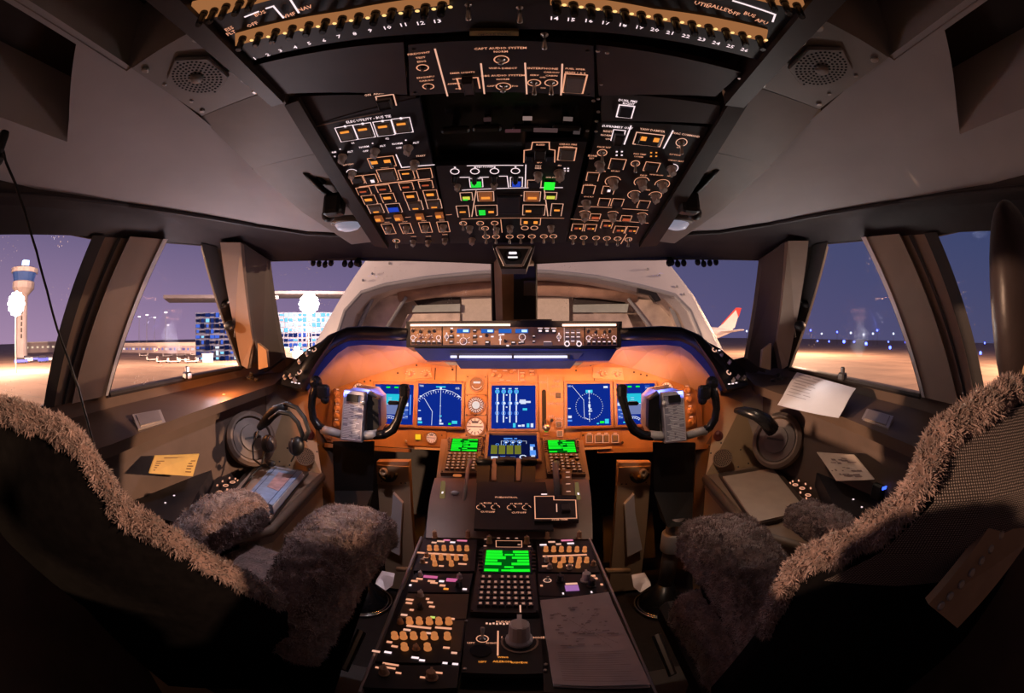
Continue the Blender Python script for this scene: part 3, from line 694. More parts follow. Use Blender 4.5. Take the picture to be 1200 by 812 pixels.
# blue-lit terminal front with a flat canopy
def terminal(px0, px1, D, py_top, py_can, lab, bright):
    b0, b1 = ground_at(px0, D), ground_at(px1, D); r = empty('terminal', (b0 + b1) / 2); tag(r, lab, 'building')
    dv = b1 - b0; L = dv.length; ex = dv.normalized(); n = Vector((-ex.y, ex.x, 0)); pm = (px0 + px1) / 2
    H = zat(pm, py_top, D) - GZ; M3 = Matrix.Rotation(math.atan2(dv.y, dv.x), 3, 'Z')
    mb = MB(); mb.prism([b0 + n * .4, b1 + n * .4, b1 + n * .4 + Vector((0, 0, H)), b0 + n * .4 + Vector((0, 0, H))], n * 14); put('walls', mb, mat('terminal_wall', (.018, .022, .05), .6, var=.1, scale=.2), r)
    cols = [emi('term_blue', (.10, .22, .95), .8), emi('term_cyan', (.25, .70, 1.0), 1.3), emi('term_white', (.80, .92, 1.0), 1.3), emi('term_dim', (.03, .06, .30), .6), emi('term_navy', (.01, .02, .10), .6)]
    nx = max(5, int(L / 2.0)); nz = 9
    for i in range(nx):
        for j in range(nz):
            rr = random.random()
            k = 4 if rr < .34 else 3 if rr < .58 else 0 if rr < .80 else 1 if rr < .93 else 2
            if bright: k = (2 if rr > .45 else 1) if j > 4 else (3, 3, 0, 1)[int(rr * 4)]
            mb = MB(); c = b0 + dv * ((i + .5) / nx) + Vector((0, 0, H * (j + .5) / nz)); mb.box(c, (L / nx * random.uniform(.45, .97), .5, H / nz * random.uniform(.35, .92)), M3); put('window', mb, cols[k], r)
    Hc = zat(pm, py_can, D) - GZ
    mb = MB(); mb.prism([b0 - ex * 14 - n * 6, b1 + ex * 16 - n * 6, b1 + ex * 16 + n * 16, b0 - ex * 14 + n * 16], (0, 0, 0.01)); mb.v = [v + Vector((0, 0, Hc)) if i < 4 else v + Vector((0, 0, Hc + 1.2)) for i, v in enumerate(mb.v)]
    put('canopy', mb, mat('canopy_grey', (.035, .03, .04), .6, var=.1, scale=.2), r)
terminal(229, 280, 175, 366, 351, 'dark terminal front with blue and cyan lit windows under a flat canopy', False)
terminal(322, 392, 190, 366, 346, 'brightly lit white and cyan terminal front behind the second floodlight mast', True)
# cargo hut before the terminal
b = ground_at(243, 168); r = empty('guard_hut', b); tag(r, 'small pale hut on the apron in front of the blue terminal', 'hut')
mb = MB(); mb.box(b + Vector((0, 0, 1.5)), (4.4, 3, 3.0), rz(243)); put('walls', mb, mat('hut_cream', (.6, .5, .45), .7, var=.05), r)
mb = MB(); mb.box(b + Vector((0, 0, 3.1)), (4.9, 3.5, .25), rz(243)); put('roof', mb, GALV, r)
for k, (px, D) in enumerate(((336, 150), (348, 160))):
    b = ground_at(px, D); r = empty('loading_stair', b); tag(r, ('boxy apron loader standing before the bright terminal', 'tall apron stair standing beside the boxy loader')[k], 'loader')
    mb = MB(); mb.box(b + Vector((0, 0, 2.2)), (4.2, 2.6, 3.2), rz(px)); put('body', mb, mat('loader_grey', (.42, .38, .40), .6, var=.1), r)
    mb = MB(); mb.box(b + Vector((0, 0, 4.6)), (2.2, 2.2, 1.6), rz(px)); put('cab', mb, mat('hut_cream', (.6, .5, .45)), r)
    for i in (-1, 1):
        mb = MB(); mb.lathe([(.45, -.2), (.45, .2)], 10, Matrix.Translation(b + rz(px) @ Vector((i * 1.4, -1.2, .45))) @ rz(px).to_4x4() @ Matrix.Rotation(R(90), 4, 'X')); put('wheel', mb, RUBBER, r)
# parked airliner far right: tail fin and rear fuselage
D = 165.
def tp(px, py): 
    d = ray(px, py); k = D / math.hypot(d.x, d.y); return CAM + d * k
r = empty('parked_airliner', ground_at(846, D)); tag(r, 'white parked airliner tail with a red edged fin across the apron', 'airliner')
wp = mat('airliner_white', (.80, .74, .74), .4, var=.04, scale=.3); h = dirh(846)
mb = MB(); mb.prism([tp(835, 389), tp(852, 389), tp(861, 384), tp(868, 361), tp(863, 361), tp(845, 381)], h * .6); put('tail_fin', mb, wp, r)
mb = MB(); mb.prism([tp(865.5, 372) - h * .15, tp(869, 361) - h * .15, tp(862.5, 360.5) - h * .15, tp(845, 380) - h * .15, tp(846.5, 380) - h * .15, tp(862.5, 363) - h * .15], h * .9); put('fin_edge', mb, mat('airliner_red', (.6, .05, .05), .4, var=.05), r)
mb = MB(); q = [(815, 391, 3.0), (826, 391, 2.9), (838, 390.5, 2.3), (850, 388.5, 1.3), (859, 387, .4)]; mb.tube([tp(x, y) + h * .5 for x, y, _ in q], [c for _, _, c in q], 14); put('fuselage', mb, wp, r, True)
mb = MB(); mb.prism([tp(843, 388) - h, tp(868, 386) - h * 6, tp(871, 386.5) - h * 6, tp(853, 389.5) - h], Vector((0, 0, -.25))); put('tailplane', mb, wp, r)
mb = MB(); mb.prism([tp(826, 384.5) - h * 3, tp(834, 388) - h * 3, tp(836, 393) - h * 3, tp(826, 393) - h * 3], h * .5); put('cheatline', mb, mat('airliner_red', (.6, .05, .05)), r)
for x in (818, 829):
    mb = MB(); p = tp(x, 391); mb.tube([Vector((p.x, p.y, GZ)), p], .35, 8); put('landing_gear', mb, DGREY, r)
# taxiway lights
TB = emi('taxi_light_blue', (.07, .10, 1.0), 9.0); TW = emi('far_light_white', (.75, .80, 1.0), 4.0)
def taxi(px, py, D, big, white=False):
    if D is None: p = gpt(px, py)
    else:
        d = ray(px, py); p = CAM + d * (D / math.hypot(d.x, d.y))
    dist = (p - CAM).length; s = dist * (.0036 if big else .0020)
    base = Vector((p.x, p.y, GZ)); r = empty('taxiway_light' if not white else 'far_lamp', base)
    tag(r, ('blue taxiway edge light glowing low over the apron' if not white else 'small white lamp on a thin post at the far airfield edge'), 'light', 'blue taxiway lights' if not white else 'far airfield lamps')
    zc = max(p.z, GZ + s * .9)
    mb = MB(); mb.tube([base, Vector((p.x, p.y, zc))], [s * .22, s * .16], 6); put('stem', mb, DGREY, r)
    mb = MB(); mb.sphere(Vector((p.x, p.y, zc)), s, 10, 8); put('lens', mb, TW if white else TB, r, True)
for px, py, big in ((989, 402, 1), (1015, 404.5, 1), (1043, 409, 1), (1149, 415.5, 1), (1041, 401.5, 0), (1131, 407, 0), (1001, 401.5, 0), (971.5, 401, 0), (1154, 403, 0), (1171, 403, 0), (1061, 402, 0), (958, 400.5, 0)):
    taxi(px, py, None, big)
for px, py in ((950, 387), (981, 389), (1028, 387), (1023, 391), (997, 390), (963, 391), (1012, 392), (1047, 391), (875, 388), (882, 390)):
    taxi(px, py, 700, 0, px not in (950, 1028, 981))
# opened nose cargo door standing up in front of the windshield
YN = 6.3
mb = MB(); prof = [(-2.6, -3.2), (-2.4, -1.4), (-1.5, -.45), (0, -.2), (1.5, -.45), (2.4, -1.4), (2.6, -3.2)]
mb.grid([[Vector((x * k, y, z + dz)) for x, z in prof] for y, k, dz in ((2.6, .75, .55), (4.2, .95, .1), (6.2, 1.0, -.1), (8.2, .95, -.6))]); struct(put('nose_deck', mb, mat('nose_skin', (.37, .38, .43), .55, var=.06, scale=1.2)))
r = empty('nose_cargo_door', (0, YN, -.3)); tag(r, 'opened aircraft nose door with foil lining, raised in front of the windshield', 'cargo door')
NOSE = mat('nose_skin', (.52, .50, .52)); NOSEI = mat('nose_inner_frame', (.20, .22, .26), .6, var=.1, scale=2)
outl = [(352, 440), (375, 392), (400, 348), (425, 310), (455, 270), (500, 235), (560, 215), (603, 212), (645, 215), (705, 235), (752, 272), (785, 310), (812, 345), (838, 392), (862, 440)]
inl = [(382, 440), (396, 392), (405, 364), (424, 343), (452, 334), (500, 326), (560, 320), (603, 318), (645, 319), (700, 325), (752, 336), (790, 346), (808, 364), (820, 392), (832, 440)]
mb = MB()
of = [atY(x, y, YN + .55) for x, y in outl]; inf = [atY(x, y, YN) for x, y in inl]
midp = [a.lerp(b, .5) + Vector((0, -.10, 0)) for a, b in zip(of, inf)]
ob = [p + Vector((p.x * .04, 1.2, .15)) for p in of]; ib = [p + Vector((-p.x * .02, .35, -.03)) for p in inf]
mb.grid([ob, of, midp, inf, ib]); o = put('skin', mb, NOSE, r); autosmooth(o, 30)
mb = MB(); mb.tube([p + Vector((0, -.02, 0)) for p in inf], .035, 6); put('rim_seal', mb, NOSEI, r)
mb = MB()
for i in range(3, 12):
    for f in (.12, .5): mb.sphere(midp[i].lerp(midp[min(i + 1, 14)], f).lerp(inf[i].lerp(inf[min(i+1, 14)], f), .35) + Vector((0, -.03, 0)), .022, 6, 4)
stuff(put('rivet', mb, NOSEI, r))
# inner back lining
mb = MB(); back = [p + Vector((-p.x * .06, 1.3, -.05)) for p in ib]; mb.grid([ib, back]); bl = back; mb.add(bl, [tuple(range(len(bl)))]); put('inner_shell', mb, mat('foil_lining', (.40, .34, .31), .45, var=.4, scale=2.2, bump=.6, bscale=9), r)
def npanel(name, poly, Y, th, m, par=r):
    mb = MB(); mb.prism([atY(x, y, Y) for x, y in poly], (0, th, 0)); return put(name, mb, m, par)
GP = mat('primer_grey_panel', (.50, .48, .46), .6, var=.06); FOIL = mat('foil_blanket', (.52, .46, .42), .38, metal=.35, var=.35, scale=3.5, bump=1.0, bscale=7)
BEAMB = mat('insulated_tube', (.30, .20, .16), .5, var=.3, scale=3, bump=.7, bscale=10)
for a, b in ((541, 578), (578, 626), (628, 668)): npanel('centre_panel', [(a, 348), (b - 1, 348), (b - 1, 384), (a, 384)], YN + .9, .08, GP)
for a, b in ((541, 603), (603, 668)): npanel('upper_panel', [(a, 324), (b - 1, 324), (b - 1, 331), (a, 331)], YN + .8, .08, GP)
mb = MB(); mb.tube([atY(x, y, YN + .75) for x, y in ((468, 346), (510, 340), (560, 338), (603, 338), (650, 338), (700, 341), (745, 347))], .13, 12); put('duct', mb, BEAMB, r, True)
for q in ([(483, 350), (539, 348), (539, 357), (490, 358)], [(672, 349), (733, 349), (733, 356), (672, 356)]): npanel('opening', q, YN + .92, .05, mat('opening_dark', (.03, .025, .03), .7, var=.2))
for q in ([(483, 358), (539, 356), (539, 365), (483, 366)], [(672, 357), (737, 356), (735, 366), (672, 366)]): npanel('cross_beam', q, YN + .8, .08, mat('primer_blue_grey', (.30, .36, .38), .5, var=.15, scale=4))
for q in ([(428, 348), (470, 346), (474, 350), (452, 384), (418, 384)], [(738, 350), (770, 352), (794, 384), (760, 384)]): npanel('foil_blanket', q, YN + .70, .10, FOIL)
for q in ([(478, 368), (539, 367), (539, 384), (470, 384)], [(672, 368), (735, 368), (742, 384), (672, 384)]): npanel('foil_blanket', q, YN + .85, .08, FOIL)
for a, b in (((476, 348), (452, 386)), ((736, 350), (764, 386))):
    mb = MB(); mb.tube([atY(*a, YN + .6), atY(*b, YN + .6)], .03, 8); put('strut', mb, NOSEI, r)
npanel('latch_fitting', [(748, 337), (768, 341), (775, 352), (768, 354), (762, 346), (748, 343)], YN - .02, .1, BLACK)
for a, b in (((404, 390), (414, 352)), ((418, 388), (436, 350)), ((800, 356), (815, 388)), ((783, 352), (798, 388))):
    mb = MB(); mb.tube([atY(*a, YN + .45), atY(*b, YN + .45)], .04, 6); put('rib', mb, NOSEI, r)
for sx in (-1, 1):
    mb = MB(); mb.prism([Vector((sx * 1.2 - .12, 6.4, -.75)), Vector((sx * 1.2 + .12, 6.4, -.75)), Vector((sx * 1.3 + .12, 6.9, .62)), Vector((sx * 1.3 - .12, 6.9, .62))], (0, .15, 0)); put('hinge_arm', mb, NOSEI, r)

# ================================================================== OVERHEAD PANEL
FO = Fr(atY(600, 284, 1.17), atY(600, 115, .675))
FA = Fr(FO.pt(600, 115), atY(600, 0, .40))
OH = empty('overhead_panel', FO.pt(600, 200)); tag(OH, 'dark overhead control panel crowded with back-lit switches, knobs and numbered breakers', 'control panel')
def oplate(name, fr, poly, th=.012, n0=0.0, m=PANELB, par=None):
    mb = MB(); fr.plate(mb, poly, th, n0); return put(name, mb, m, par or OH)
# backing box, rails
mb = MB(); FO.plate(mb, [(443, 288), (762, 288), (858, 112), (335, 112)], .03, -.035); FA.plate(mb, [(335, 118), (858, 118), (1010, -30), (150, -30)], .03, -.035)
put('backing', mb, DARK, OH)
for sx, pts in ((-1, [(455, 286), (438, 283), (330, 118), (346, 112)]), (1, [(748, 287), (768, 285), (870, 116), (850, 112)])):
    mb = MB(); FO.plate(mb, pts, .07, .012)
    q = [(336, 116), (322, 120), (176, -12), (216, -12)] if sx < 0 else [(850, 116), (872, 119), (998, -12), (958, -12)]
    FA.plate(mb, q, .07, .012); put('side_rail', mb, mat('rail_brown', (.035, .024, .022), .5, var=.15), OH)
for px, py in ((303, 98), (318, 113), (327, 120), (338, 133), (346, 139), (352, 148)): FA_ = FA; u, v = (FA if py < 116 else FO).uv(px + 8, py); link('screw', SCREW, None, OH, (FA if py < 116 else FO).M(u, v, .0, .007, .007, .004))
for px, py in ((702, 57), (713, 59), (705, 96), (701, 113), (696, 130), (694, 141), (684, 152), (694, 153), (690, 117), (868, 88), (847, 118)): u, v = (FA if py < 116 else FO).uv(px, py); link('screw', SCREW, None, OH, (FA if py < 116 else FO).M(u, v, .004, .007, .007, .004))
# blank dark panels
oplate('blank_panel', FA, [(322, 112), (478, 112), (475, 50), (285, 82)], m=mat('maroon_black', (.030, .016, .018), .55, var=.2))
oplate('blank_panel', FA, [(702, 112), (840, 112), (872, 84), (700, 52)], m=mat('maroon_black', (.030, .016, .018)))
oplate('blank_panel', FO, [(338, 112), (482, 112), (485, 116), (364, 146)], m=mat('maroon_black', (.030, .016, .018)), n0=.001)
# ---- audio / interphone module
P_ = oplate('audio_module', FA, [(481, 111), (697, 111), (697, 51), (481, 51)], n0=.004, m=PANELB)
p = Panel(FA, P_, .0045); p.ts = .62
p.ringed(497, 77, 14, L_OR, False); p.ringed(503, 99, 13, L_OR, False)
p.txt('FIRE/OVHT', 493, 60, .0085, L_OR); p.txt('TEST', 495, 65, .0085, L_OR); p.txt('ENG', 496, 69.5, .0085, L_OR); p.txt('ENG/APU', 500, 88, .0085, L_OR); p.txt('CARGO', 501, 92, .0085, L_OR)
for x in (497, 503): p.knob(x, 77 if x == 497 else 99, 7, KNOBB, name='test_button', ht=.006)
for a, b in (((512, 55), (525, 110)), ((565, 72), (568, 107)), ((616.5, 71), (617.5, 107)), ((660, 72), (657.5, 108))): p.line(a, b, L_PK, .0028)
u, v = FA.uv(550, 95); FA.rect(p.L(L_OR), u, v, .034, .036, .0026, .0058, 'b'); p.btn(550, 96, 15, 20, BTN, name='guarded_switch', ht=.014)
p.txt('EMER LIGHTS', 543, 82.5, .008, L_OR); p.txt('OFF', 535, 90, .008, L_OR); p.txt('ARMED', 533, 95.5, .008, L_OR); p.txt('ON', 537.5, 101.5, .008, L_OR)
p.ringed(589, 67, 17, L_OR, True, R(180)); p.ringed(590.5, 98.5, 17, L_OR, True, R(180))
p.txt('CAPT AUDIO SYSTEM', 588, 53.3, .0095, L_OR); p.txt('NORM', 588.5, 57.5, .0085, L_OR); p.txt('VHF-L', 581, 77, .0085, L_OR); p.txt('DIRECT', 598, 77, .0085, L_OR)
p.txt('OBS AUDIO SYSTEM', 590, 85.5, .0095, L_OR); p.txt('NORM', 590, 90, .0085, L_OR); p.txt('CAPT', 577, 98, .0085, L_OR); p.txt('F/O', 604, 98, .0085, L_OR)
p.ringed(626.5, 94, 15, L_OR, True); p.ringed(646.5, 94, 15, L_OR, True)
p.txt('INTERPHONE', 637, 77, .0095, L_OR); p.txt('SERV', 627, 85, .008, L_OR); p.txt('CARGO/', 647, 81.5, .008, L_OR); p.txt('CABIN', 647, 85.5, .008, L_OR); p.txt('OFF', 636.5, 87.5, .007, L_OR); p.txt('ON', 636.5, 100, .007, L_OR)
p.btn(673.5, 95, 25, 22, BTNG, L_OR, t=.0028); p.txt('FUEL XFER', 675, 77.5, .008, L_OR); p.txt('MAIN 1 & 4', 675, 81.8, .008, L_OR)
for x, y in ((487, 56), (690, 57), (487, 107), (690, 108)): p.screw(x, y, .006, SCREWD)
p.done()
# ---- breaker rows with numbers
P_ = oplate('breaker_module', FA, [(300, 70), (520, 38), (660, 34), (905, 72), (975, -14), (205, -14)], n0=.002, m=PANELB)
p = Panel(FA, P_, .003); p.ts = .78
nl = [(302.7, 67.2), (317.9, 62.7), (332.8, 57.9), (349.9, 53.9), (366.4, 49.3), (383.5, 45.9), (400.8, 41.3), (419.2, 37.9), (437.3, 34.1), (456.8, 30.7), (476, 27.2), (495.5, 25.3), (515.2, 22.9),
      (651.6, 18.9), (671.4, 20.4), (692.1, 21.6), (711.9, 24), (732, 26.4), (751.5, 29.1), (769.8, 31.8), (788.1, 35.4), (806.4, 39), (825, 42.9), (841.8, 47.1), (858.6, 51), (875.1, 55.2)]
for i, (x, y) in enumerate(nl): p.txt(str(i + 1), x, y, .0105, L_WH, 1.15)
for i in range(13):                                        # lower row of breakers, left and right of the gap
    f = i / 12
    for sx in (0, 1):
        x = (290 + f * 232) if not sx else (655 + f * 237); y = (42 - f * 40 + 6 * math.sin(math.pi * f) * -.6) if not sx else (-1 + f * 41 - 4 * math.sin(math.pi * f))
        u, v = FA.uv(x, y); link('circuit_breaker', CAPK, None, P_, FA.M(u, v, .003, .013, .013, .018))
        uu, vv = FA.uv(x + (9 if not sx else 9.5), y + 1); FA.disc(p.L(emi('breaker_glow_hot', (1.0, .62, .22), 1.3)), uu, vv - .0035, .0032, .0065, 8)
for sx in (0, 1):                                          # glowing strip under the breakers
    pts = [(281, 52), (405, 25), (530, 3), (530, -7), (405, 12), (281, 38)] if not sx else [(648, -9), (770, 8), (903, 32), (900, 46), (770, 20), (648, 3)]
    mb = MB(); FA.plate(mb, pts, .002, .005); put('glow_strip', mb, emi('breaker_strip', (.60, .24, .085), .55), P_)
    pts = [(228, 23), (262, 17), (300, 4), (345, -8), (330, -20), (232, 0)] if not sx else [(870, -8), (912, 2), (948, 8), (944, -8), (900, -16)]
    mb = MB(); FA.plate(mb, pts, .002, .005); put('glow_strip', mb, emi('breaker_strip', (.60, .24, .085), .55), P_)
for i, (x, y) in enumerate(((246, 12), (258, 9), (272, 4), (288, 0), (303, -5), (905, -6), (922, -2), (937, 2))):
    u, v = FA.uv(x, y); link('circuit_breaker', CAPK, None, P_, FA.M(u, v, .003, .013, .013, .018))
for a, b in (((293, 18), (308, 12)), ((318, 8), (326, 5.5)), ((326, 5.5), (337, 19)), ((346, -2), (355, 13)), ((863, -2), (912, 14)), ((912, 14), (909, 22))): p.line(a, b, L_WH, .003)
for t, x, y in (('ESS', 274, 32), ('FLT', 276, 37), ('BUS', 310, 14), ('VHF', 344, 16), ('NAV', 362, 8), ('OFF', 301, 27), ('UTIL', 826, 2), ('GALLEY', 846, 6), ('OFF', 863, 12), ('BUS', 882, 14), ('APU', 896, 22)): p.txt(t, x, y, .010, L_OR)
p.done()
P_ = oplate('smoke_evacuation_handle', FA, [(553, 36.5), (610, 36.5), (610, 31), (553, 31)], .006, .010, mat('brass_plate', (.25, .17, .06), .45, metal=.4, var=.1))
p = Panel(FA, P_, .0105); p.ts = .6; p.txt('SMOKE EVAC', 582, 33.8, .0095, mat('engraved', (.06, .04, .02), .6, var=0)); p.done('engraving')
for x, y in ((552, 5), (612, 8), (640, 40)): u, v = FA.uv(x, y); link('toggle_switch', BAT, None, OH, FA.M(u, v, 0, .012, .012, .012))

# ---- left module
P_ = oplate('left_module', FO, [(452, 284), (527, 284), (486, 113), (363, 145)], n0=.002, m=PANELN)
p = Panel(FO, P_, .0025); p.ts = .8
u, v = FO.uv(447.5, 116); FO.rect(p.L(L_PK), u, v, .034, .028, .0024, .0035, 'b'); p.btn(447, 117, 20, 13, BTN, name='guarded_switch', ht=.014)
p.txt('ELT', 441, 102.5, .0075, L_PK); p.txt('ON  ARMED  RESET', 443, 106.5, .0075, L_PK)
p.line((362, 146.5), (443, 130), mat('ridge_tan', (.25, .17, .12), .5, var=0), .003)
p.txt('ELEC UTILITY - BUS TIE', 427, 137, .0085, L_WH)
for x, y in ((402, 154), (422.8, 151), (446, 148), (467.5, 145)):
    p.btn(x, y, 21.5, 17.5, BTNG, L_WH, [(L_AMB, 0, .22, .5, .14)]); u, v = FO.uv(x - 2, y - 8.5); FO.disc(p.L(L_WH), u, v, .0032, .0035, 8)
p.txt('01', 410, 165, .007, L_WH); p.txt('02', 450, 160, .007, L_WH)
for x, y in ((398, 181), (436, 174.5), (475, 171)):
    p.knob(x, y, 13, KNOB, rot=R(10), dm=.022); p.txt('NORM', x - 13, y - 5, .007, L_WH); p.txt('OFF', x - 11, y, .007, L_WH); p.txt('ALT', x + 9, y - 6, .007, L_WH); u, v = FO.uv(x - 3, y - 9); FO.disc(p.L(L_WH), u, v, .002, .0035, 6)
p.knob(410, 200, 13, KNOB, L_WH, dm=.020, arc=(20, 160)); p.knob(483, 189, 13, KNOB, dm=.022); p.txt('BATTERY', 405, 190, .006, L_PK); p.txt('START', 490, 180.5, .0065, L_PK)
p.btn(444.5, 187.5, 31, 12, BTN, L_OR, [(L_AMB, -.25, .2, .25, .3), (L_AMB, .25, .2, .25, .3)])
p.line((461, 179), (468, 194), L_WH); p.line((468, 194), (506, 191), L_WH)
for x, y, w, h, me, gl in ((416, 208, 15, 9, BTN, None), (432, 207, 15, 10, BTN, [(L_WH, .15, -.1, .3, .35)]), (451.5, 202.5, 22, 14, BTNG, None), (474, 202, 17, 11, BTN, [(L_AMB, 0, .25, .5, .15)]), (495, 201, 17, 11, BTN, None)): p.btn(x, y, w, h, me, L_OR, gl)
p.txt('GALLEY', 448, 193.7, .0055, L_OR); p.line((419, 216.5), (501, 207.5), L_OR, .0032)
for (x, y) in ((424, 221), (447, 218.5), (474, 216), (497, 214)): p.btn(x, y, 16, 8.5, BTN, L_OR, [(L_RED, 0, .1, .5, .2)])
for (x, y) in ((431, 231.5), (453, 229.5), (480, 228), (503, 226)): p.btn(x, y, 16, 10.5, BTN, L_OR, [(L_AMB, 0, .18, .55, .28)])
for i, (x, y) in enumerate(((438.5, 242), (460, 241.5), (485, 238.5), (507, 237))): p.btn(x, y, 17, 10.5, BTNG if i != 1 else BTNN, L_PK, [(L_AMB, 0, -.2, .4, .15)] if i != 1 else [(L_BLU, 0, 0, .7, .5)])
for (x, y) in ((443, 253.5), (466, 252.5), (491, 251.5), (514, 250)): p.btn(x, y, 11, 7.5, BTNO, None, [(L_AMB, -.1, .0, .55, .4)]); p.line((x + 8, y), (x + 14, y - .5), L_OR, .0015)
for (x, y) in ((454.5, 266), (475.5, 265.5), (498, 264.5), (519, 264)):
    u, v = FO.uv(x, y); W_, H_ = FO.size(x, y, 13, 12); FO.rect(p.L(L_OR), u, v, W_, H_, .0017, .0035); p.knob(x, y - 1, 9, KNOB, dm=.020); p.txt('DISC', x - 2, y - 8, .006, L_OR)
p.ringed(464, 280, 8, L_OR, True)
for x, y in ((484, 281), (501.5, 281), (521, 279)): p.knob(x, y, 8, KNOB, dm=.018); p.txt('WIPER', x, y - 6, .005, L_OR)
for x, y in ((445, 119), (425, 212), (417, 216)): pass
p.done()
# ---- centre recess with fire handles
mb = MB(); FO.plate(mb, [(494, 194), (690, 194), (694, 112), (484, 112)], .004, -.03); P_ = put('fire_handle_recess', mb, GLOSSB, OH)
p = Panel(FO, P_, -.03)
for x, y in ((530, 150), (567, 148), (613, 148), (660, 148)):
    mb = MB(); u, v = FO.uv(x, y); mb.box((0, 0, 0), (.012, .02, .03)); mb.v = [FO.M(u, v, -.012) @ q for q in mb.v]; mb2 = MB(); mb2.box((0, 0, 0), (.055, .016, .014), bev=.004); mb.add([FO.M(u, v, .004) @ q for q in mb2.v], mb2.f); put('fire_handle', mb, mat('handle_black', (.012, .010, .012), .35, var=.1), P_)
for x, y, w, h, c in ((613.5, 134, 11, 5, (.30, .20, .18)), (660.5, 135, 11, 5, (.16, .11, .10)), (597, 148.5, 18, 4, (.08, .03, .035)), (635, 148, 28, 5, (.09, .05, .05)), (567, 135, 9, 5, (.04, .02, .02)), (671, 151, 8, 4, (.07, .05, .05))):
    u, v = FO.uv(x, y); W_, H_ = FO.size(x, y, w, h); FO.fill(p.L(emi('dim_light_%d' % int(x), c, .8)), u, v, W_, H_, .0125)
p.done('indicator')
# ---- centre module
P_ = oplate('centre_module', FO, [(528, 284), (661, 284), (684, 166), (612, 166), (612, 193), (508, 193)], n0=.002, m=PANELN)
p = Panel(FO, P_, .0025); p.ts = .8
for x in (530.5, 554, 577, 601.5): p.ringed(x, 199, 10, L_WH, False); u, v = FO.uv(x, 194.3); FO.disc(p.L(L_WH), u, v, .0024, .0035, 8); p.knob(x, 206, 9, KNOBB, name='fuel_lever', dm=.015, ht=.020)
p.txt('STBY POWER', 565, 194, .006, L_WH)
for a, b in (((537, 206), (548, 206)), ((560, 206), (570, 206)), ((583, 205), (592, 205)), ((592, 205), (594, 218)), ((540, 221), (657, 219)), ((613.5, 192), (613.5, 218)), ((545, 192.5), (610, 192.5))): p.line(a, b, L_WH, .0020)
p.btn(556, 212.5, 15, 10, BTN, L_WH, [(L_GRN, 0, 0, .8, .7)]); p.btn(603, 212, 14, 11, BTN, L_WH, [(L_BLU, 0, -.05, .7, .6)]); p.knob(534, 216, 8, KNOB, dm=.017); p.knob(577, 215, 9, KNOB, dm=.017)
p.btn(545, 228.5, 14, 9, BTN, L_PK, [(L_YEL, 0, 0, .6, .4), (L_GRN, -.1, -.2, .4, .2)]); p.btn(567.5, 228.5, 19, 11, BTNO, L_PK, [(L_AMB, 0, 0, .55, .25)])
p.btn(622, 229, 19, 11, BTNO, L_PK, [(L_AMB, 0, 0, .55, .25)]); p.btn(643.5, 228.5, 14, 8, BTN, L_PK, [(L_YEL, 0, 0, .7, .45)])
u, v = FO.uv(595, 238); W_, H_ = FO.size(595, 238, 27, 21); link('cover_plate', BTNN, None, P_, FO.M(u, v, .0025, W_, H_, .006)); p.line((581, 228), (610, 228), L_PK, .002)
for x, y, w, h, gl in ((541.5, 246, 14, 13, [(L_AMB, 0, .1, .5, .12)]), (569, 245, 25, 12, [(L_AMB, .22, 0, .25, .2), (L_GRN, -.2, -.05, .3, .5)]), (624.5, 245, 26, 12, [(L_AMB, -.25, .05, .25, .2)]), (651, 245, 13, 14, [(L_AMB, 0, .1, .5, .14)])): p.btn(x, y, w, h, BTN, L_PK, gl)
p.line((556, 222), (552, 252), L_PK, .0022); p.line((636, 222), (641, 252), L_PK, .0022)
for x, y in ((542, 260), (562, 260), (579, 260), (568, 266)): p.ringed(x, y, 8, L_OR, True)
for x, y in ((550, 265), (581, 267), (597, 265), (645, 265)): p.knob(x, y, 9, KNOB, dm=.020); 
p.btn(621, 258.5, 23, 8, BTN, L_OR, [(L_AMB, -.25, .1, .2, .4), (L_AMB, .25, .1, .2, .4)]); p.ringed(614.5, 266, 8, L_OR, False); p.ringed(625.5, 266, 8, L_OR, False)
p.line((586, 256), (588, 271), L_OR, .0018); p.line((540, 255), (660, 255), L_OR, .0012)
p.knob(553, 279, 10, KNOB, dm=.020)
for x in (569.5, 581, 597, 610, 623, 637, 648): p.ringed(x, 276, 8, L_OR, True)
u, v = FO.uv(629.5, 178); 
for a, b in (((611, 189), (611, 175)), ((611, 175), (619, 174)), ((619, 174), (620.5, 165.5)), ((620.5, 165.5), (640, 165.5)), ((640, 165.5), (640.5, 174)), ((640.5, 174), (647, 175)), ((647, 175), (647, 189))): p.line(a, b, L_OR, .0022)
p.btn(629.5, 178, 16, 14, BTN, ht=.010); p.btn(617, 184, 10, 8, BTNN); p.btn(641, 184, 10, 8, BTNN); p.txt('BLEED', 630, 168.5, .006, L_OR); p.txt('APU', 629, 189.5, .005, L_OR)
p.btn(661, 179.5, 20, 15, BTNG, L_OR, t=.0024); p.txt('CARGO FIRE', 662, 168.3, .006, L_OR); p.txt('DISCH', 662, 171.2, .006, L_OR)
p.knob(628, 203.5, 11, KNOB, dm=.022); p.knob(653, 201.5, 12, KNOB, dm=.026); p.txt('STBY', 628, 193.5, .0055, L_PK); p.txt('EMER', 628, 196, .0055, L_PK); p.txt('IRS', 653, 193, .0055, L_PK)
p.btn(641.5, 215, 13, 9.5, BTN, None, [(emi('bright_green', (.02, .95, .03), 1.3), 0, 0, .95, .95)]); p.btn(624, 214.5, 16, 9, BTNN, L_PK); p.txt('HYD PUMP', 645, 207, .0055, L_PK); p.dots(661, 198, L_WH, 4, 2)
p.done()
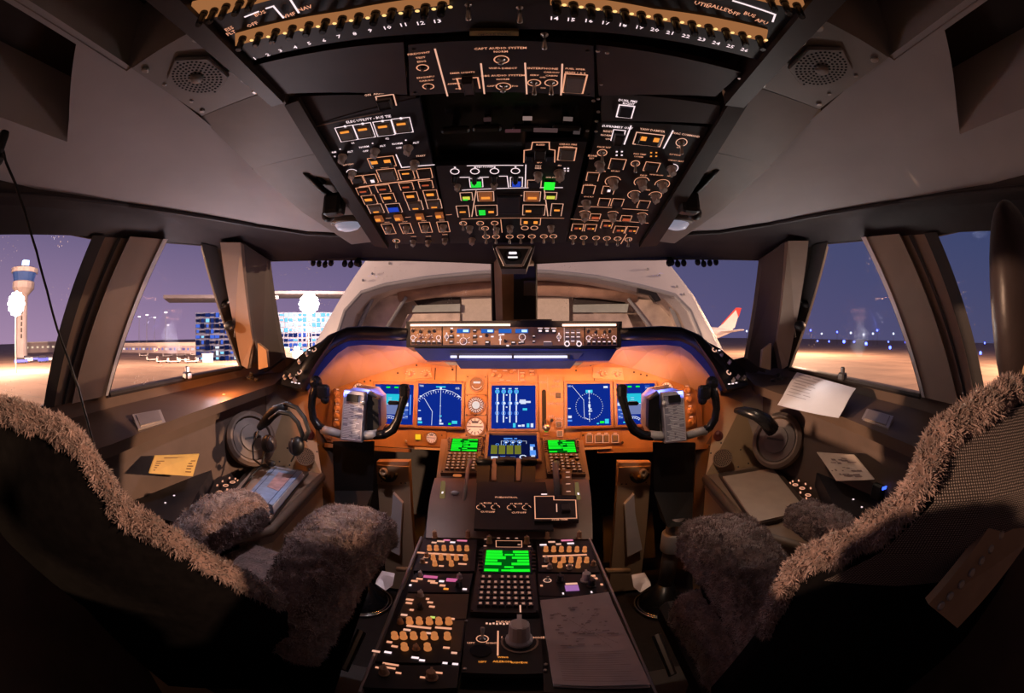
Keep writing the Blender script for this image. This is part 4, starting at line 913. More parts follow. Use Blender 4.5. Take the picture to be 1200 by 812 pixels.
# ---- right module
oplate('upper_plate', FO, [(700, 142), (836, 146), (838, 124), (700, 108)], n0=.004, m=mat('grey_plate', (.06, .050, .055), .5, var=.1))
P_ = oplate('right_module', FO, [(664, 284), (749, 286), (826, 150), (698, 143)], n0=.002, m=PANELB)
p = Panel(FO, P_, .0035); p.ts = .72
u, v = FO.uv(728, 129.5); p.n = .0045; p.btn(727.5, 129.5, 18, 14, BTNN, L_WH, t=.0026); p.txt('DUAL FMS', 730, 117, .008, L_WH); p.txt('RIGHT', 731, 120.5, .008, L_WH); p.n = .0035
p.txt('SUPRNMRY OXY', 719, 148, .0085, L_WH); p.txt('RESET', 708, 153, .0075, L_PK); p.txt('NORM', 706, 157.5, .0075, L_PK); p.txt('ON', 708.5, 162, .0075, L_PK)
u, v = FO.uv(720, 158); FO.rect(p.L(L_WH), u, v, .024, .032, .002, .0045, 'b'); p.btn(720, 160, 13, 14, BTN, name='guarded_switch', ht=.014)
p.line((734.5, 147), (727.5, 168), L_WH, .003); p.line((783.5, 153), (773.5, 173), L_WH, .003)
p.btn(755.5, 163, 33, 14, BTN, L_PK, [(L_AMB, -.22, .18, .2, .35), (L_AMB, .24, .18, .2, .35)], t=.0024); p.txt('YAW DAMPER', 760, 152, .0085, L_PK); p.ringed(794, 166.5, 13, L_PK, True); p.txt('EVAC COMMAND', 799, 157.5, .008, L_PK); p.txt('ON', 791, 172.5, .007, L_PK)
p.ringed(702, 178, 11, L_OR, True); p.txt('PACK RST', 704, 171.5, .0065, L_OR); p.txt('ZONE', 691, 181.5, .0075, L_OR); p.txt('RST', 690, 184.5, .0065, L_OR); p.dots(722, 179, L_WH, 4, 3); p.dots(762, 180.5, L_AMB, 4, 3)
p.knob(699.5, 191.5, 12, KNOB, dm=.024); p.btn(720, 191.5, 18, 12, BTN, L_OR); p.ringed(741, 191, 10, L_OR, True); p.btn(760, 195, 17, 10.5, BTN, L_OR); p.knob(783, 197, 12, KNOB, L_WH, dm=.023, arc=(-60, 90))
for t, x, y in (('PASS TEMP', 746, 180), ('FLT DECK', 787, 181), ('CARGO HEAT', 788, 188), ('LOWER', 745, 183), ('TRIM AIR', 701, 199.5), ('RECIRC', 718, 199.7), ('EQUIP', 751, 205), ('HIGH FLOW', 766, 204.5), ('AFT', 781, 206)): p.txt(t, x, y, .006, L_OR)
p.btn(692, 206, 14, 9.5, BTN, L_OR); p.knob(715.5, 211.5, 16, KNOB, L_OR, dm=.026, arc=(20, 230)); p.knob(749, 212.5, 16, KNOB, L_OR, dm=.026, arc=(20, 230)); p.knob(773, 215.5, 16, KNOB, L_OR, dm=.026, arc=(-40, 200))
p.btn(687.5, 221, 14, 9.5, BTN, L_OR); p.btn(710.5, 222, 14, 9, BTN, L_OR, [(L_WH, 0, .15, .25, .3)]); p.knob(741, 227.5, 14, KNOB, L_OR, dm=.024, arc=(40, 260)); p.knob(765, 229, 14, KNOB, L_OR, dm=.024, arc=(-40, 180))
p.txt('GASPER', 688, 215.5, .006, L_OR); p.txt('PRESS', 756, 222, .006, L_OR)
p.knob(685, 236, 11, KNOB, dm=.024); p.btn(706, 236, 13, 8.5, BTN, L_OR); p.btn(721.5, 236.5, 13, 8.5, BTN, L_OR); p.btn(752, 239, 13, 8.5, BTN, L_OR); p.txt('LDG ALT', 688, 229.5, .006, L_OR); p.line((676, 240.5), (715, 242.5), L_OR, .0015); p.line((728, 244), (757, 246), L_OR, .0015)
for x, y in ((683.5, 250), (716, 251), (750, 253)): p.knob(x, y, 12, KNOB, L_OR, dm=.024, arc=(30, 150))
for x, y in ((696, 252.7), (732, 255)): p.btn(x, y, 12, 6, BTN, L_OR, [(L_RED, 0, 0, .7, .5)])
p.line((668, 255.5), (700, 258), L_OR, .0016); p.line((705, 257), (758, 261), L_OR, .0016)
for x, y in ((676, 265.5), (691, 266), (710, 262.5), (725, 268.5), (739, 269)): p.btn(x, y, 13, 8, BTN, L_OR, [(L_RED, -.15, .1, .3, .25), (L_AMB, .2, .1, .2, .2)])
for x, y in ((671, 277), (683.5, 277.5), (698, 278), (710.5, 278.5), (723, 279), (735.5, 280)): p.ringed(x, y, 8, L_OR, True)
p.line((733, 274), (727, 285), L_OR, .002)
p.done()
# standby compass hung under the header
c = atY(601, 300, 1.16); r = empty('standby_compass', c + Vector((0, 0, -.04))); tag(r, 'small grey standby compass hanging under the overhead panel above the centre post', 'compass')
mb = MB(); q = [atY(577, 287, 1.16), atY(627, 287, 1.16), atY(617, 315, 1.16), atY(587, 315, 1.16)]; mb.prism(q, (0, .10, .0)); put('housing', mb, DGREY, r)
mb = MB(); e = [q[0].lerp(q[2], .12), q[1].lerp(q[3], .12), q[2].lerp(q[0], .12), q[3].lerp(q[1], .12)]; 
for i in range(4): mb.tube([e[i] + Vector((0, -.004, 0)), e[(i + 1) % 4] + Vector((0, -.004, 0))], .004, 6)
put('front_rim', mb, GREYK, r)
mb = MB(); mb.sphere(c + Vector((0, .0, .003)), .022, 14, 10, (1.1, .5, .8)); put('lens', mb, mat('compass_glass', (.02, .02, .03), .1, var=0), r, True)
mb = MB(); mb.box(c + Vector((0, -.013, .006)), (.022, .004, .007), bev=.002); mb.box(c + Vector((0, -.013, -.006)), (.026, .004, .004)); put('dial', mb, emi('compass_dial', (1.0, .9, .95), 1.0), r)

# ================================================================== GLARESHIELD
GS = empty('glareshield', atY(602, 432, 1.6)); tag(GS, 'wide black padded glareshield carrying the lit autopilot panel below the windshields', 'glareshield')
FG = Fr(atY(602, 407, 1.565), atY(602, 380, 1.580))
BLUE_LIT = mat('blue_light_on_vinyl', (.025, .04, .17), .35, var=.1, scale=20)  # blue light falling on the grey vinyl is put into this colour
mb = MB(); FG.plate(mb, [(476, 407), (728, 407), (729, 376.5), (476, 376.5)], .12, -.004); body = put('autopilot_housing', mb, DARK, GS)
mb = MB()                                             # top cover back to the windshield foot
tf = [atY(476, 376.5, 1.58), atY(729, 376.5, 1.58)]
tops = [(atY(470, 384, 1.60)), atY(455, 384, 1.63), atY(405, 384, 1.66), atY(386, 392, 1.63), atY(362, 412, 1.58), atY(338, 436, 1.53)]
for sg in (-1, 1):
    S = side(sg); fr = [S(p) for p in tops]; bk = [S(Vector((p.x * 1.06, min(2.2, p.y + .55), p.z - .06))) for p in tops]
    bt = [S(p + Vector((0, .02, -.02))) for p in tops]
    mb.grid([bt, fr, bk, [p + Vector((0, 0, -.15)) for p in bk]])
mb.prism([tf[0], tf[1], Vector((.42, 2.2, tf[0].z - .06)), Vector((-.42, 2.2, tf[0].z - .06))], (0, 0, -.06))
autosmooth(put('top_cover', mb, BLACK, GS), 40)
mb = MB(); mb.box(atY(628, 376, 1.62), (.12, .03, .012)); put('top_slat', mb, DGREY, GS)
for sg in (-1, 1):                                    # padded coping, inner lip, underside
    S = side(sg)
    cop = [(478, 391, 1.585), (458, 391, 1.61), (430, 390, 1.64), (408, 391, 1.64), (388, 400, 1.61), (366, 421, 1.55), (349, 446, 1.50)]
    mb = MB(); mb.tube([S(atY(*c)) for c in cop], [.020, .026, .028, .028, .028, .026, .022], 12); put('coping', mb, BLACK, GS, True)
    L1 = [(481, 399, 1.60), (455, 399, 1.63), (425, 398.5, 1.655), (404, 400, 1.65), (390, 409, 1.62), (371, 428, 1.57), (355, 452, 1.52)]
    L2 = [(481, 407, 1.60), (455, 405, 1.64), (425, 404, 1.665), (408, 406, 1.66), (396, 414, 1.635), (378, 434, 1.585), (361, 458, 1.53)]
    mb = MB(); mb.grid([[S(atY(*c)) for c in L1], [S(atY(*c)) for c in L2]]); put('inner_lip', mb, BLUE_LIT, GS, True)
FM = Fr(atY(602, 477, 1.76) - Vector((0, math.sin(R(15)), math.cos(R(15)))) * .1, atY(602, 477, 1.76))
for sg in (-1, 1):
    S = side(sg)
    L2 = [(481, 407, 1.60), (455, 405, 1.64), (425, 404, 1.665), (408, 406, 1.66), (396, 414, 1.635), (378, 434, 1.585), (361, 458, 1.53)]
    e3 = [FM.pt(*c, .0) for c in ((530, 431), (492, 424.5), (465, 431), (442, 438), (420, 445), (396, 454), (362, 482))]
    mm = [atY(*a).lerp(b, .5) + Vector((0, 0, .02)) for a, b in zip(L2, e3)]
    mb = MB(); mb.grid([[S(atY(*c)) for c in L2], [S(p) for p in mm], [S(p) for p in e3]])
    put('underside', mb, mat('underside_tan', (.34, .25, .20), .55, var=.06, scale=9), GS)
mb = MB(); FG.plate(mb, [(484, 408), (724, 408), (715, 422), (498, 422)], .05, -.012); put('lower_fairing', mb, BLUE_LIT, GS)
mb = MB(); a = [atY(527, 414, 1.56), atY(683, 414, 1.56), atY(668, 432, 1.585), atY(540, 432, 1.585)]; mb.prism(a, (0, .09, .0)); put('lower_lip', mb, mat('lip_grey', (.07, .07, .10), .35, var=.08), GS)
mb = MB(); mb.tube([atY(528, 418, 1.553), atY(666, 418, 1.553)], .0042, 8); put('light_tube', mb, emi('fluorescent', (.75, .72, 1.0), 1.6), GS)
for x in (537, 601, 666): mb = MB(); mb.box(atY(x, 418, 1.553), (.008, .014, .014)); put('tube_clip', mb, DARK, GS)
for a, b in ((481, 598), (659, 722)):
    mb = MB(); mb.tube([atY(a, 381, 1.560), atY(b, 380.6, 1.560)], .0042, 8); put('panel_light', mb, emi('panel_light_warm', (1.0, .62, .48), 2.0), GS)
# autopilot faces
def face(poly, name, m=BROWN): mb = MB(); FG.plate(mb, poly, .01, .0); return put(name, mb, m, GS)
P_ = face([(481, 404.5), (517.5, 404.5), (517.5, 383.5), (481, 383.5)], 'display_selector')
for side_px in (0, 1):
    if side_px: P_ = face([(686, 404.5), (723, 404.5), (723, 383.5), (686, 383.5)], 'display_selector')
    x0 = 481 if not side_px else 686.5
    p = Panel(FG, P_, .0003)
    for dx, dy, d in ((3, 4.5, 5), (12, 5.5, 3.5), (22, 5.5, 3.5), (28, 4.5, 5)): p.knob(x0 + dx, 383.5 + dy, d, KNOBB, dm=.013)
    for dx in (11, 22): p.knob(x0 + dx, 395.5, 6, KNOBT, dm=.018); u, v = FG.uv(x0 + dx, 395.5); [FG.fill(p.L(L_WH), u + .013 * math.cos(R(a)), v + .013 * math.sin(R(a)), .003, .003, .0012) for a in range(0, 181, 45)]
    for dx in (3, 33): p.ringed(x0 + dx, 396, 5, L_WH, False)
    for j in range(6): p.btn(x0 + 3.5 + j * 6, 402.5, 5, 3.6, BTN); u, v = FG.uv(x0 + 3.5 + j * 6, 400.2); FG.fill(p.L(L_WH), u, v, .010, .0034, .0012)
    for dx in (2, 13, 27): u, v = FG.uv(x0 + dx + 1, 385.5); FG.fill(p.L(L_PK), u, v, .012, .002, .0012)
    p.done()
P_ = face([(519, 404.5), (684.5, 404.5), (684.5, 383.5), (519, 383.5)], 'autopilot_panel')
p = Panel(FG, P_, .0003)
for x in (543, 571.5, 592, 611.5):
    u, v = FG.uv(x, 388); W_, H_ = FG.size(x, 388, 15, 4.6); mb = MB(); FG.uvplate(mb, [(u - W_ / 2, v - H_ / 2), (u + W_ / 2, v - H_ / 2), (u + W_ / 2, v + H_ / 2), (u - W_ / 2, v + H_ / 2)], .002, .003); put('value_window', mb, S_LCD, P_)
    if x != 592: FG.fill(p.L(emi('digits', (.55, .85, 1.0), 1.2)), u + W_ * .2, v, W_ * .42, H_ * .6, .0042)
for x, y, w, h in ((529, 394.5, 5.5, 4.5), (529, 401, 5.5, 4.5), (556.5, 388, 5, 4), (556.5, 394.5, 5.5, 5), (556.5, 401.5, 5.5, 5), (571, 402, 6, 6), (601.5, 402, 6, 5), (612, 401.5, 5.5, 4), (625.5, 394.5, 4, 4), (625.5, 400.5, 4, 4), (609, 402, 4, 4)): p.btn(x, y, w, h, BTN, None, [(L_WH, 0, .12, .6, .22)])
for x, y in ((633, 388), (641, 388), (649, 388)): p.btn(x, y, 7, 5.5, BTN, None, [(L_WH, 0, 0, .5, .4)]); u, v = FG.uv(x, 384.6); FG.fill(p.L(L_WH), u, v, .018, .0025, .0012)
p.knob(543, 400, 7, KNOBT, dm=.020); p.ringed(543, 400, 8, L_WH, False); p.line((543, 394.5), (543, 391.5), L_WH, .0015); p.line((548, 397), (550.5, 395.3), L_WH, .0015); p.line((536, 401.5), (538, 401.5), L_WH, .0015); p.line((548.5, 401.5), (550.5, 401.5), L_WH, .0015)
p.knob(570.5, 393, 5, KNOBB, dm=.014); p.knob(592, 400, 5, KNOBB, dm=.012, ht=.02); p.ringed(612, 395, 7.5, L_WH, False); p.knob(612, 395, 5, KNOBT, dm=.015); p.knob(529, 388.5, 4.5, KNOBB, dm=.012)
p.btn(642, 403, 12.5, 5, BTNG); u, v = FG.uv(641.5, 400.6); FG.fill(p.L(L_WH), u, v, .028, .0035, .0012)
for x, y in ((523.5, 394.8), (655, 394.8)): p.ringed(x, y, 4.5, L_WH, True); u, v = FG.uv(x, y - 4); FG.fill(p.L(L_WH), u, v, .005, .006, .0012); u, v = FG.uv(x, y + 4); FG.fill(p.L(L_WH), u, v, .005, .006, .0012)
for x, y in ((563.5, 394.5), (577, 394.5), (586, 392.5), (589.5, 392), (595, 405), (586.3, 398), (537, 393.5), (529.5, 385)): u, v = FG.uv(x, y); FG.fill(p.L(L_WH), u, v, .010, .0055, .0012)
u, v = FG.uv(586.3, 399); FG.fill(p.L(L_WH), u, v, .004, .03, .0012)
for i in range(3):
    for j in range(3): p.btn(664.8 + i * 6.4, 387 + j * 5, 5.6, 3.6, BTNG); u, v = FG.uv(664.8 + i * 6.4, 389.6 + j * 5); FG.fill(p.L(L_WH), u, v, .013, .0032, .0012)
for x in (664.5, 678.5): u, v = FG.uv(x, 402.8); FG.ring(p.L(L_WH), u, v, .0085, .004, n=.0012); p.knob(x, 402.8, 4, KNOBB, dm=.009)
p.line((661.2, 384), (661.2, 404), L_WH, .0012)
p.done()
# outboard black switch panels at the ends of the glareshield
for sg in (-1, 1):
    S = side(sg); r = empty('glareshield_end_panel', S(atY(355, 440, 1.47))); tag(r, 'black switch panel with ringed knobs at the glareshield end, by the %s' % ('headset' if sg < 0 else 'white sheet'), 'switch panel', 'glareshield end panels')
    q = [atY(396, 390, 1.60), atY(385, 404, 1.56), atY(369, 427, 1.51), atY(353, 456, 1.46), atY(329, 450, 1.47), atY(333, 432, 1.52), atY(362, 408, 1.57)]
    mb = MB(); mb.prism([S(p) for p in q], S(Vector((-.02, .06, -.02)))); put('plate', mb, BLACK, r)
    nrm = (q[1] - q[0]).cross(q[5] - q[0]).normalized(); nrm = nrm if nrm.y < 0 else -nrm
    ex = (q[4] - q[0]).normalized() * -1; ex = (q[0] - q[3]).normalized(); ey = nrm.cross(ex).normalized()
    for i, (x, y, kind) in enumerate(((369, 411, 'r'), (361, 417, 'k'), (352, 426, 'k'), (352, 437, 'r'), (342, 443, 'k'), (335, 444, 'k'), (347, 447, 'k'))):
        c = onp(x, y, q[1], nrm) + nrm * .004; c = S(c); n2 = S(nrm); Mq = Matrix.Translation(c) @ n2.to_track_quat('Z', 'Y').to_matrix().to_4x4()
        if kind == 'k': link('rotary_knob', KNOB, None, r, Mq @ Matrix.Diagonal((.016, .016, .014, 1)))
        else:
            mb = MB(); mb.lathe([(.011, 0), (.011, .003), (.0078, .003), (.0078, 0)], 18, Mq); put('lit_ring', mb, L_PK, r); link('toggle_switch', KNOBB, None, r, Mq @ Matrix.Diagonal((.013, .013, .010, 1)))
    mb = MB()
    for x, y in ((343, 448.5), (347, 449.5), (351, 450), (363, 411)):
        c = S(onp(x, y, q[1], nrm) + nrm * .004); mb.box(c, (.009, .003, .004))
    stuff(put('legend', mb, L_WH, r))
# floodlights under the glareshield wash the instrument panel
OR_ = (1.0, .30, .045)
for sx in (-1, 1):
    plight('panel_flood', (sx * .44, 1.60, .985), 2.9, OR_, typ='AREA', tgt=(sx * .44, 1.80, .80), sx=.50, sy=.02)
plight('panel_flood', (0, 1.62, .985), 1.5, OR_, typ='AREA', tgt=(0, 1.80, .80), sx=.40, sy=.02)
for sx in (-1, 1):
    plight('underside_flood', (sx * .42, 1.66, .96), .35, (1.0, .42, .22), typ='AREA', tgt=(sx * .5, 1.66, 1.06), sx=.12, sy=.02)
    plight('lip_fluorescent', (sx * .5, 1.50, .93), .40, (.14, .20, 1.0), typ='AREA', tgt=(sx * .62, 1.66, 1.04), sx=.30, sy=.03)
plight('lip_fluorescent', (0, 1.42, .98), .45, (.14, .20, 1.0), typ='AREA', tgt=(0, 1.56, 1.05), sx=.6, sy=.02)
plight('autopilot_panel_light', (-.20, 1.535, FG.pt(602, 379).z + .012), .22, (1.0, .50, .28), typ='AREA', tgt=(-.20, 1.575, FG.pt(602, 398).z), sx=.42, sy=.008)
plight('autopilot_panel_light', (.28, 1.535, FG.pt(602, 379).z + .012), .12, (1.0, .50, .28), typ='AREA', tgt=(.28, 1.575, FG.pt(602, 398).z), sx=.24, sy=.008)

# ================================================================== MAIN INSTRUMENT PANEL
MP = empty('instrument_panel', FM.pt(602, 525)); tag(MP, 'brown main instrument panel with blue flight displays under the glareshield', 'instrument panel')
mb = MB(); poly = [(360, 482), (396, 453), (442, 437), (492, 423), (530, 428), (675, 428), (716, 423), (765, 437), (810, 452), (846, 480), (838, 520), (765, 528), (700, 527), (520, 528), (478, 525), (383, 518)]
FM.plate(mb, poly, .03, -.004); put('panel_board', mb, BROWN, MP)
mb = MB(); FM.plate(mb, [(381, 524), (480, 530), (480, 526), (381, 519)], .05, .012); put('lower_lip', mb, BROWN2, MP); mb = MB(); FM.plate(mb, [(700, 531), (840, 525), (840, 520), (700, 526)], .05, .012); put('lower_lip', mb, BROWN2, MP)
def display(fr, par, x0, y0, x1, y1, name='display_unit', scr=S_BLU, bz=.06, dep=.010, frame=BEZEL, n0=0.0):
    """bezel with a recessed screen; returns a drawing function in screen coordinates 0..1"""
    uL, vB = fr.uv(x0, (y0 + y1) / 2)[0], fr.uv((x0 + x1) / 2, y1)[1]; uR, vT = fr.uv(x1, (y0 + y1) / 2)[0], fr.uv((x0 + x1) / 2, y0)[1]
    w, h = uR - uL, vT - vB; b = bz * w
    mb = MB(); o = [(uL, vB), (uR, vB), (uR, vT), (uL, vT)]; i = [(uL + b, vB + b), (uR - b, vB + b), (uR - b, vT - b), (uL + b, vT - b)]
    k = .35 * b
    f1 = [(uL + k, vB + k), (uR - k, vB + k), (uR - k, vT - k), (uL + k, vT - k)]
    mb.grid([[fr.P(u, v, n0 - .004) for u, v in o], [fr.P(u, v, n0 + dep * .8) for u, v in o], [fr.P(u, v, n0 + dep) for u, v in f1], [fr.P(u, v, n0 + dep) for u, v in i], [fr.P(u, v, n0 + .001) for u, v in i]], True)
    P_ = put(name, mb, frame, par)
    mb = MB(); mb.add([fr.P(u, v, n0 + .002) for u, v in i], [(0, 1, 2, 3)]); put('screen', mb, scr, P_)
    X = lambda x: uL + b + x * (w - 2 * b); Y = lambda y: vB + b + y * (h - 2 * b)
    return P_, X, Y, (w - 2 * b), (h - 2 * b), n0 + .0026
class Draw:
    def __init__(s, fr, d): s.f = fr; s.P_, s.X, s.Y, s.w, s.h, s.n = d; s.l = {}
    def L(s, m): return s.l.setdefault(m.name, (m, MB()))[1]
    def line(s, x0, y0, x1, y1, m=S_WHT, w=.012, dn=0): s.f.strip(s.L(m), (s.X(x0), s.Y(y0)), (s.X(x1), s.Y(y1)), w * s.w, s.n + dn)
    def fill(s, x, y, w, h, m=S_WHT, dn=0): s.f.fill(s.L(m), s.X(x), s.Y(y), w * s.w, h * s.h, s.n + dn)
    def ring(s, x, y, r, m=S_WHT, t=.012, a0=0, a1=360, dn=0): s.f.ring(s.L(m), s.X(x), s.Y(y), r * s.w, t * s.w, a0, a1, s.n + dn, 28)
    def disc(s, x, y, r, m=S_WHT, dn=0): s.f.disc(s.L(m), s.X(x), s.Y(y), r * s.w, s.n + dn)
    def txt(s, t, x, y, h, m=S_WHT, dn=0): s.f.text(s.L(m), t, s.X(x), s.Y(y), h * s.h, s.n + dn)
    def done(s, name='symbology'):
        for m, mb in s.l.values():
            if mb.v: stuff(put(name, mb, m, s.P_))
def pfd(x0, y0, x1, y1):
    d = Draw(FM, display(FM, MP, x0, y0, x1, y1))
    d.fill(.40, .63, .46, .26, S_SKY); d.fill(.40, .38, .46, .26, S_GND); d.line(.17, .505, .63, .505, S_WHT, .006, .0003)
    d.fill(.085, .55, .12, .82, emi('tape_blue', (.03, .09, .45), 1.0)); d.fill(.80, .55, .13, .82, emi('tape_blue', (.03, .09, .45)))
    for k in range(9): d.line(.10, .18 + k * .09, .14, .18 + k * .09, S_WHT, .010, .0003); d.line(.75, .18 + k * .09, .78, .18 + k * .09, S_WHT, .010, .0003)
    for k, t in enumerate(('60', '80', '100', '120', '140')): d.txt(t, .06, .20 + k * .17, .045, S_WHT, .0003)
    for k in range(5): d.txt('%d00' % (k + 1), .83, .2 + k * .17, .04, S_WHT, .0003)
    d.fill(.05, .5, .07, .07, S_WHT, .0005); d.fill(.80, .5, .14, .08, S_WHT, .0005); d.fill(.92, .5, .03, .5, S_LBL)
    d.fill(.40, .51, .12, .012, S_WHT, .0006); d.fill(.23, .51, .07, .014, S_WHT, .0006); d.fill(.57, .51, .07, .014, S_WHT, .0006)
    for k in range(3): d.line(.36, .56 + k * .05, .44, .56 + k * .05, S_WHT, .007, .0004)
    d.ring(.40, -.10, .30, S_WHT, .014, 50, 130); 
    for k in range(7): a = R(55 + k * 12); d.fill(.40 + .26 * math.cos(a), -.10 + .26 * math.sin(a), .03, .025, S_WHT, .0003)
    d.fill(.2, .06, .10, .03, S_CYA); d.fill(.66, .07, .10, .03, S_CYA); d.fill(.34, .93, .1, .035, S_GRN); d.fill(.55, .93, .1, .035, S_GRN)
    d.done()
pfd(436, 447.5, 488, 500.5)
pfd(719.5, 446.5, 771, 500.5)
# navigation displays
d = Draw(FM, display(FM, MP, 486.5, 446.5, 544.5, 503))
d.ring(.52, .14, .70, S_WHT, .010, 40, 140)
for k in range(21):
    a = R(42 + k * 4.8); r1 = .665 if k % 2 else .645; d.line(.52 + r1 * math.cos(a), .14 + r1 * math.sin(a), .52 + .70 * math.cos(a), .14 + .70 * math.sin(a), S_WHT, .009)
d.line(.52, .90, .52, .04, S_WHT, .010); d.line(.14, .66, .34, .34, S_WHT, .011); d.line(.34, .34, .33, .02, S_WHT, .011)
d.fill(.52, .93, .22, .03, S_CYA); d.fill(.52, .90, .05, .05, S_WHT, .0003); d.txt('TRK', .07, .95, .045); d.txt('055', .9, .90, .05); d.fill(.52, .48, .02, .02); d.fill(.53, .24, .05, .03, S_CYA); d.fill(.53, .13, .045, .06, S_WHT); d.fill(.55, .06, .09, .035, S_WHT)
d.fill(.05, .16, .08, .06, S_WHT); d.fill(.06, .08, .10, .05, S_CYA); d.fill(.04, .36, .06, .02); d.fill(.85, .10, .12, .07, S_CYA); d.fill(.74, .06, .06, .04, S_GRN); d.fill(.66, .84, .03, .03); d.fill(.36, .84, .03, .03); d.fill(.06, .70, .05, .03); d.fill(.93, .71, .05, .03)
d.done()
d = Draw(FM, display(FM, MP, 661, 446.5, 718.5, 502.5))
for k in range(36):
    a = R(k * 10); d.fill(.51 + .31 * math.cos(a), .46 + .31 * math.sin(a), .016, .016)
d.line(.51, .82, .51, .10, S_WHT, .010); d.line(.14, .93, .38, .62, S_WHT, .010); d.line(.38, .62, .39, .20, S_WHT, .010); d.line(.39, .20, .50, .15, S_WHT, .010); d.fill(.51, .82, .16, .07, S_CYA); d.fill(.51, .82, .04, .05, S_WHT, .0003)
for y in (.66, .56, .50, .43, .36, .28): d.fill(.51, y, .035, .03)
d.fill(.51, .48, .05, .07); d.fill(.53, .40, .06, .03); d.fill(.53, .35, .09, .025); d.txt('HDG', .08, .95, .04); d.fill(.90, .92, .10, .05); d.fill(.06, .22, .08, .06); d.fill(.06, .13, .10, .04, S_LBL); d.fill(.91, .10, .09, .11, S_CYA); d.fill(.80, .08, .10, .05, S_GRN); d.fill(.70, .05, .05, .03, S_CYA); d.fill(.05, .42, .06, .02)
d.done()
# engine display
d = Draw(FM, display(FM, MP, 572.5, 448.5, 631, 506))
for k in range(4):
    x = .13 + k * .145; d.line(x, .84, x, .16, S_WHT, .030); d.disc(x, .86, .045, S_LBL, .0003); d.ring(x, .86, .045, S_CYA, .012, dn=.0005); d.ring(x, .59, .04, S_LBL, .014, dn=.0005); d.disc(x + .02, .59, .028, S_WHT, .0006); d.ring(x, .36, .042, S_LBL, .014, dn=.0005); d.fill(x, .93, .07, .02)
for y in (.78, .50, .25): d.fill(.345, y, .035, .025)
d.fill(.71, .66, .14, .03); d.fill(.76, .62, .26, .045); d.fill(.72, .59, .12, .035); d.fill(.76, .45, .10, .05, S_CYA); d.fill(.52, .08, .06, .10, S_CYA); d.fill(.64, .07, .07, .04); d.fill(.72, .075, .06, .05); d.fill(.83, .08, .06, .09, S_CYA); d.fill(.92, .08, .06, .09)
d.done()
# plates and small instruments
def mplate(poly, name, m=BROWN2, n0=.004, th=.008, par=MP): mb = MB(); FM.plate(mb, poly, th, n0); return put(name, mb, m, par)
P_ = mplate([(545, 512), (570, 512), (571, 439), (546, 439)], 'standby_instrument_plate')
p = Panel(FM, P_, .0042)
DIAL = mat('dial_face', (.45, .38, .36), .5, var=.08, scale=60, emit=(1.0, .75, .68), es=.25); DIALD = mat('dial_dark', (.10, .06, .05), .5, var=.1)
def dial(x, y, d_, par, kind, fr=FM, n=.0045):
    u, v = fr.uv(x, y); r_ = d_ / 2
    mb = MB(); mb.lathe([(r_ * 1.12, 0), (r_ * 1.12, .006), (r_ * .98, .006), (r_ * .96, .003)], 24, fr.M(u, v, n)); o = put('standby_instrument', mb, BEZEL, par)
    L1, L2 = MB(), MB()
    if kind == 'att': fr.disc(L1, u, v, r_ * .95, n + .0034); fr.fill(L2, u, v + r_ * .25, r_ * 1.0, r_ * .28, n + .0042); fr.ring(L2, u, v, r_ * .7, .002, 200, 340, n=n + .0042)
    else:
        fr.disc(L1, u, v, r_ * .95, n + .0034)
        for k in range(20 if kind == 'alt' else 12):
            a = 2 * math.pi * k / (20 if kind == 'alt' else 12); fr.strip(L2, (u + r_ * .62 * math.cos(a), v + r_ * .62 * math.sin(a)), (u + r_ * .86 * math.cos(a), v + r_ * .86 * math.sin(a)), r_ * .09, n + .0042)
        if kind == 'alt': fr.disc(L2, u, v, r_ * .48, n + .0040); 
        else: fr.strip(L2, (u - r_ * .7, v), (u + r_ * .7, v), r_ * .12, n + .0042); fr.fill(L2, u, v + r_ * .5, r_ * .7, r_ * .25, n + .0044)
    put('dial_face', L1, (DIAL if kind == 'alt2' else DIALD) if kind != 'hdg' else DIAL, o); stuff(put('dial_marking', L2, emi('dial_white', (1.0, .82, .76), .85) if kind != 'hdg' else emi('dial_ink', (.35, .18, .13), .5), o))
    return o
dial(559, 450.5, .060, P_, 'att'); dial(558, 474.8, .070, P_, 'alt'); dial(557, 500, .076, P_, 'hdg')
for a, b in (((546, 462.3), (570, 462.3)), ((546, 487), (570, 487))): p.line(a, b, DARK, .002)
for x, y in ((548, 441.5), (569, 442), (547.5, 463.5), (569.5, 463.5), (547, 486), (569.5, 486), (546.5, 510), (569, 510)): p.screw(x, y, .006, SCREWD)
p.done()
P_ = mplate([(574, 447), (630, 447), (629, 432.5), (575, 432.5)], 'brightness_panel'); p = Panel(FM, P_, .0042)
for x, y in ((578, 440), (586, 441), (600, 436), (612.5, 441.5), (623.5, 439)): p.knob(x, y, 5, KNOBT, dm=.018)
for x, y in ((580, 435), (592, 434.4), (596, 446), (588, 445.5), (612, 437), (623, 435), (612, 445.5), (602, 434)): u, v = FM.uv(x, y); FM.fill(p.L(L_PK), u, v, .018, .0028, .0055)
p.line((607.5, 434), (607.5, 446), L_PK, .002); p.done()
P_ = mplate([(632, 513), (661, 513), (659.5, 441), (631, 441)], 'landing_gear_panel'); p = Panel(FM, P_, .0042)
mb = MB(); u0, v0 = FM.uv(637.5, 501); u1, v1 = FM.uv(637.5, 459); FM.uvplate(mb, [(u0 + .009 * math.cos(R(a)), (v1 if a <= 180 else v0) + .009 * math.sin(R(a))) for a in range(0, 361, 30)], .002, .0052); put('lever_slot', mb, mat('slot_black', (.004, .004, .004), .8, var=0), P_)
mb = MB(); mb.tube([FM.pt(638.5, 492, .0), FM.pt(639, 499, .045), FM.pt(639.2, 501, .07)], [.006, .007, .010], 10); mb.sphere(FM.pt(639.2, 502, .075), .016, 12, 8); put('gear_lever', mb, STEEL, P_, True)
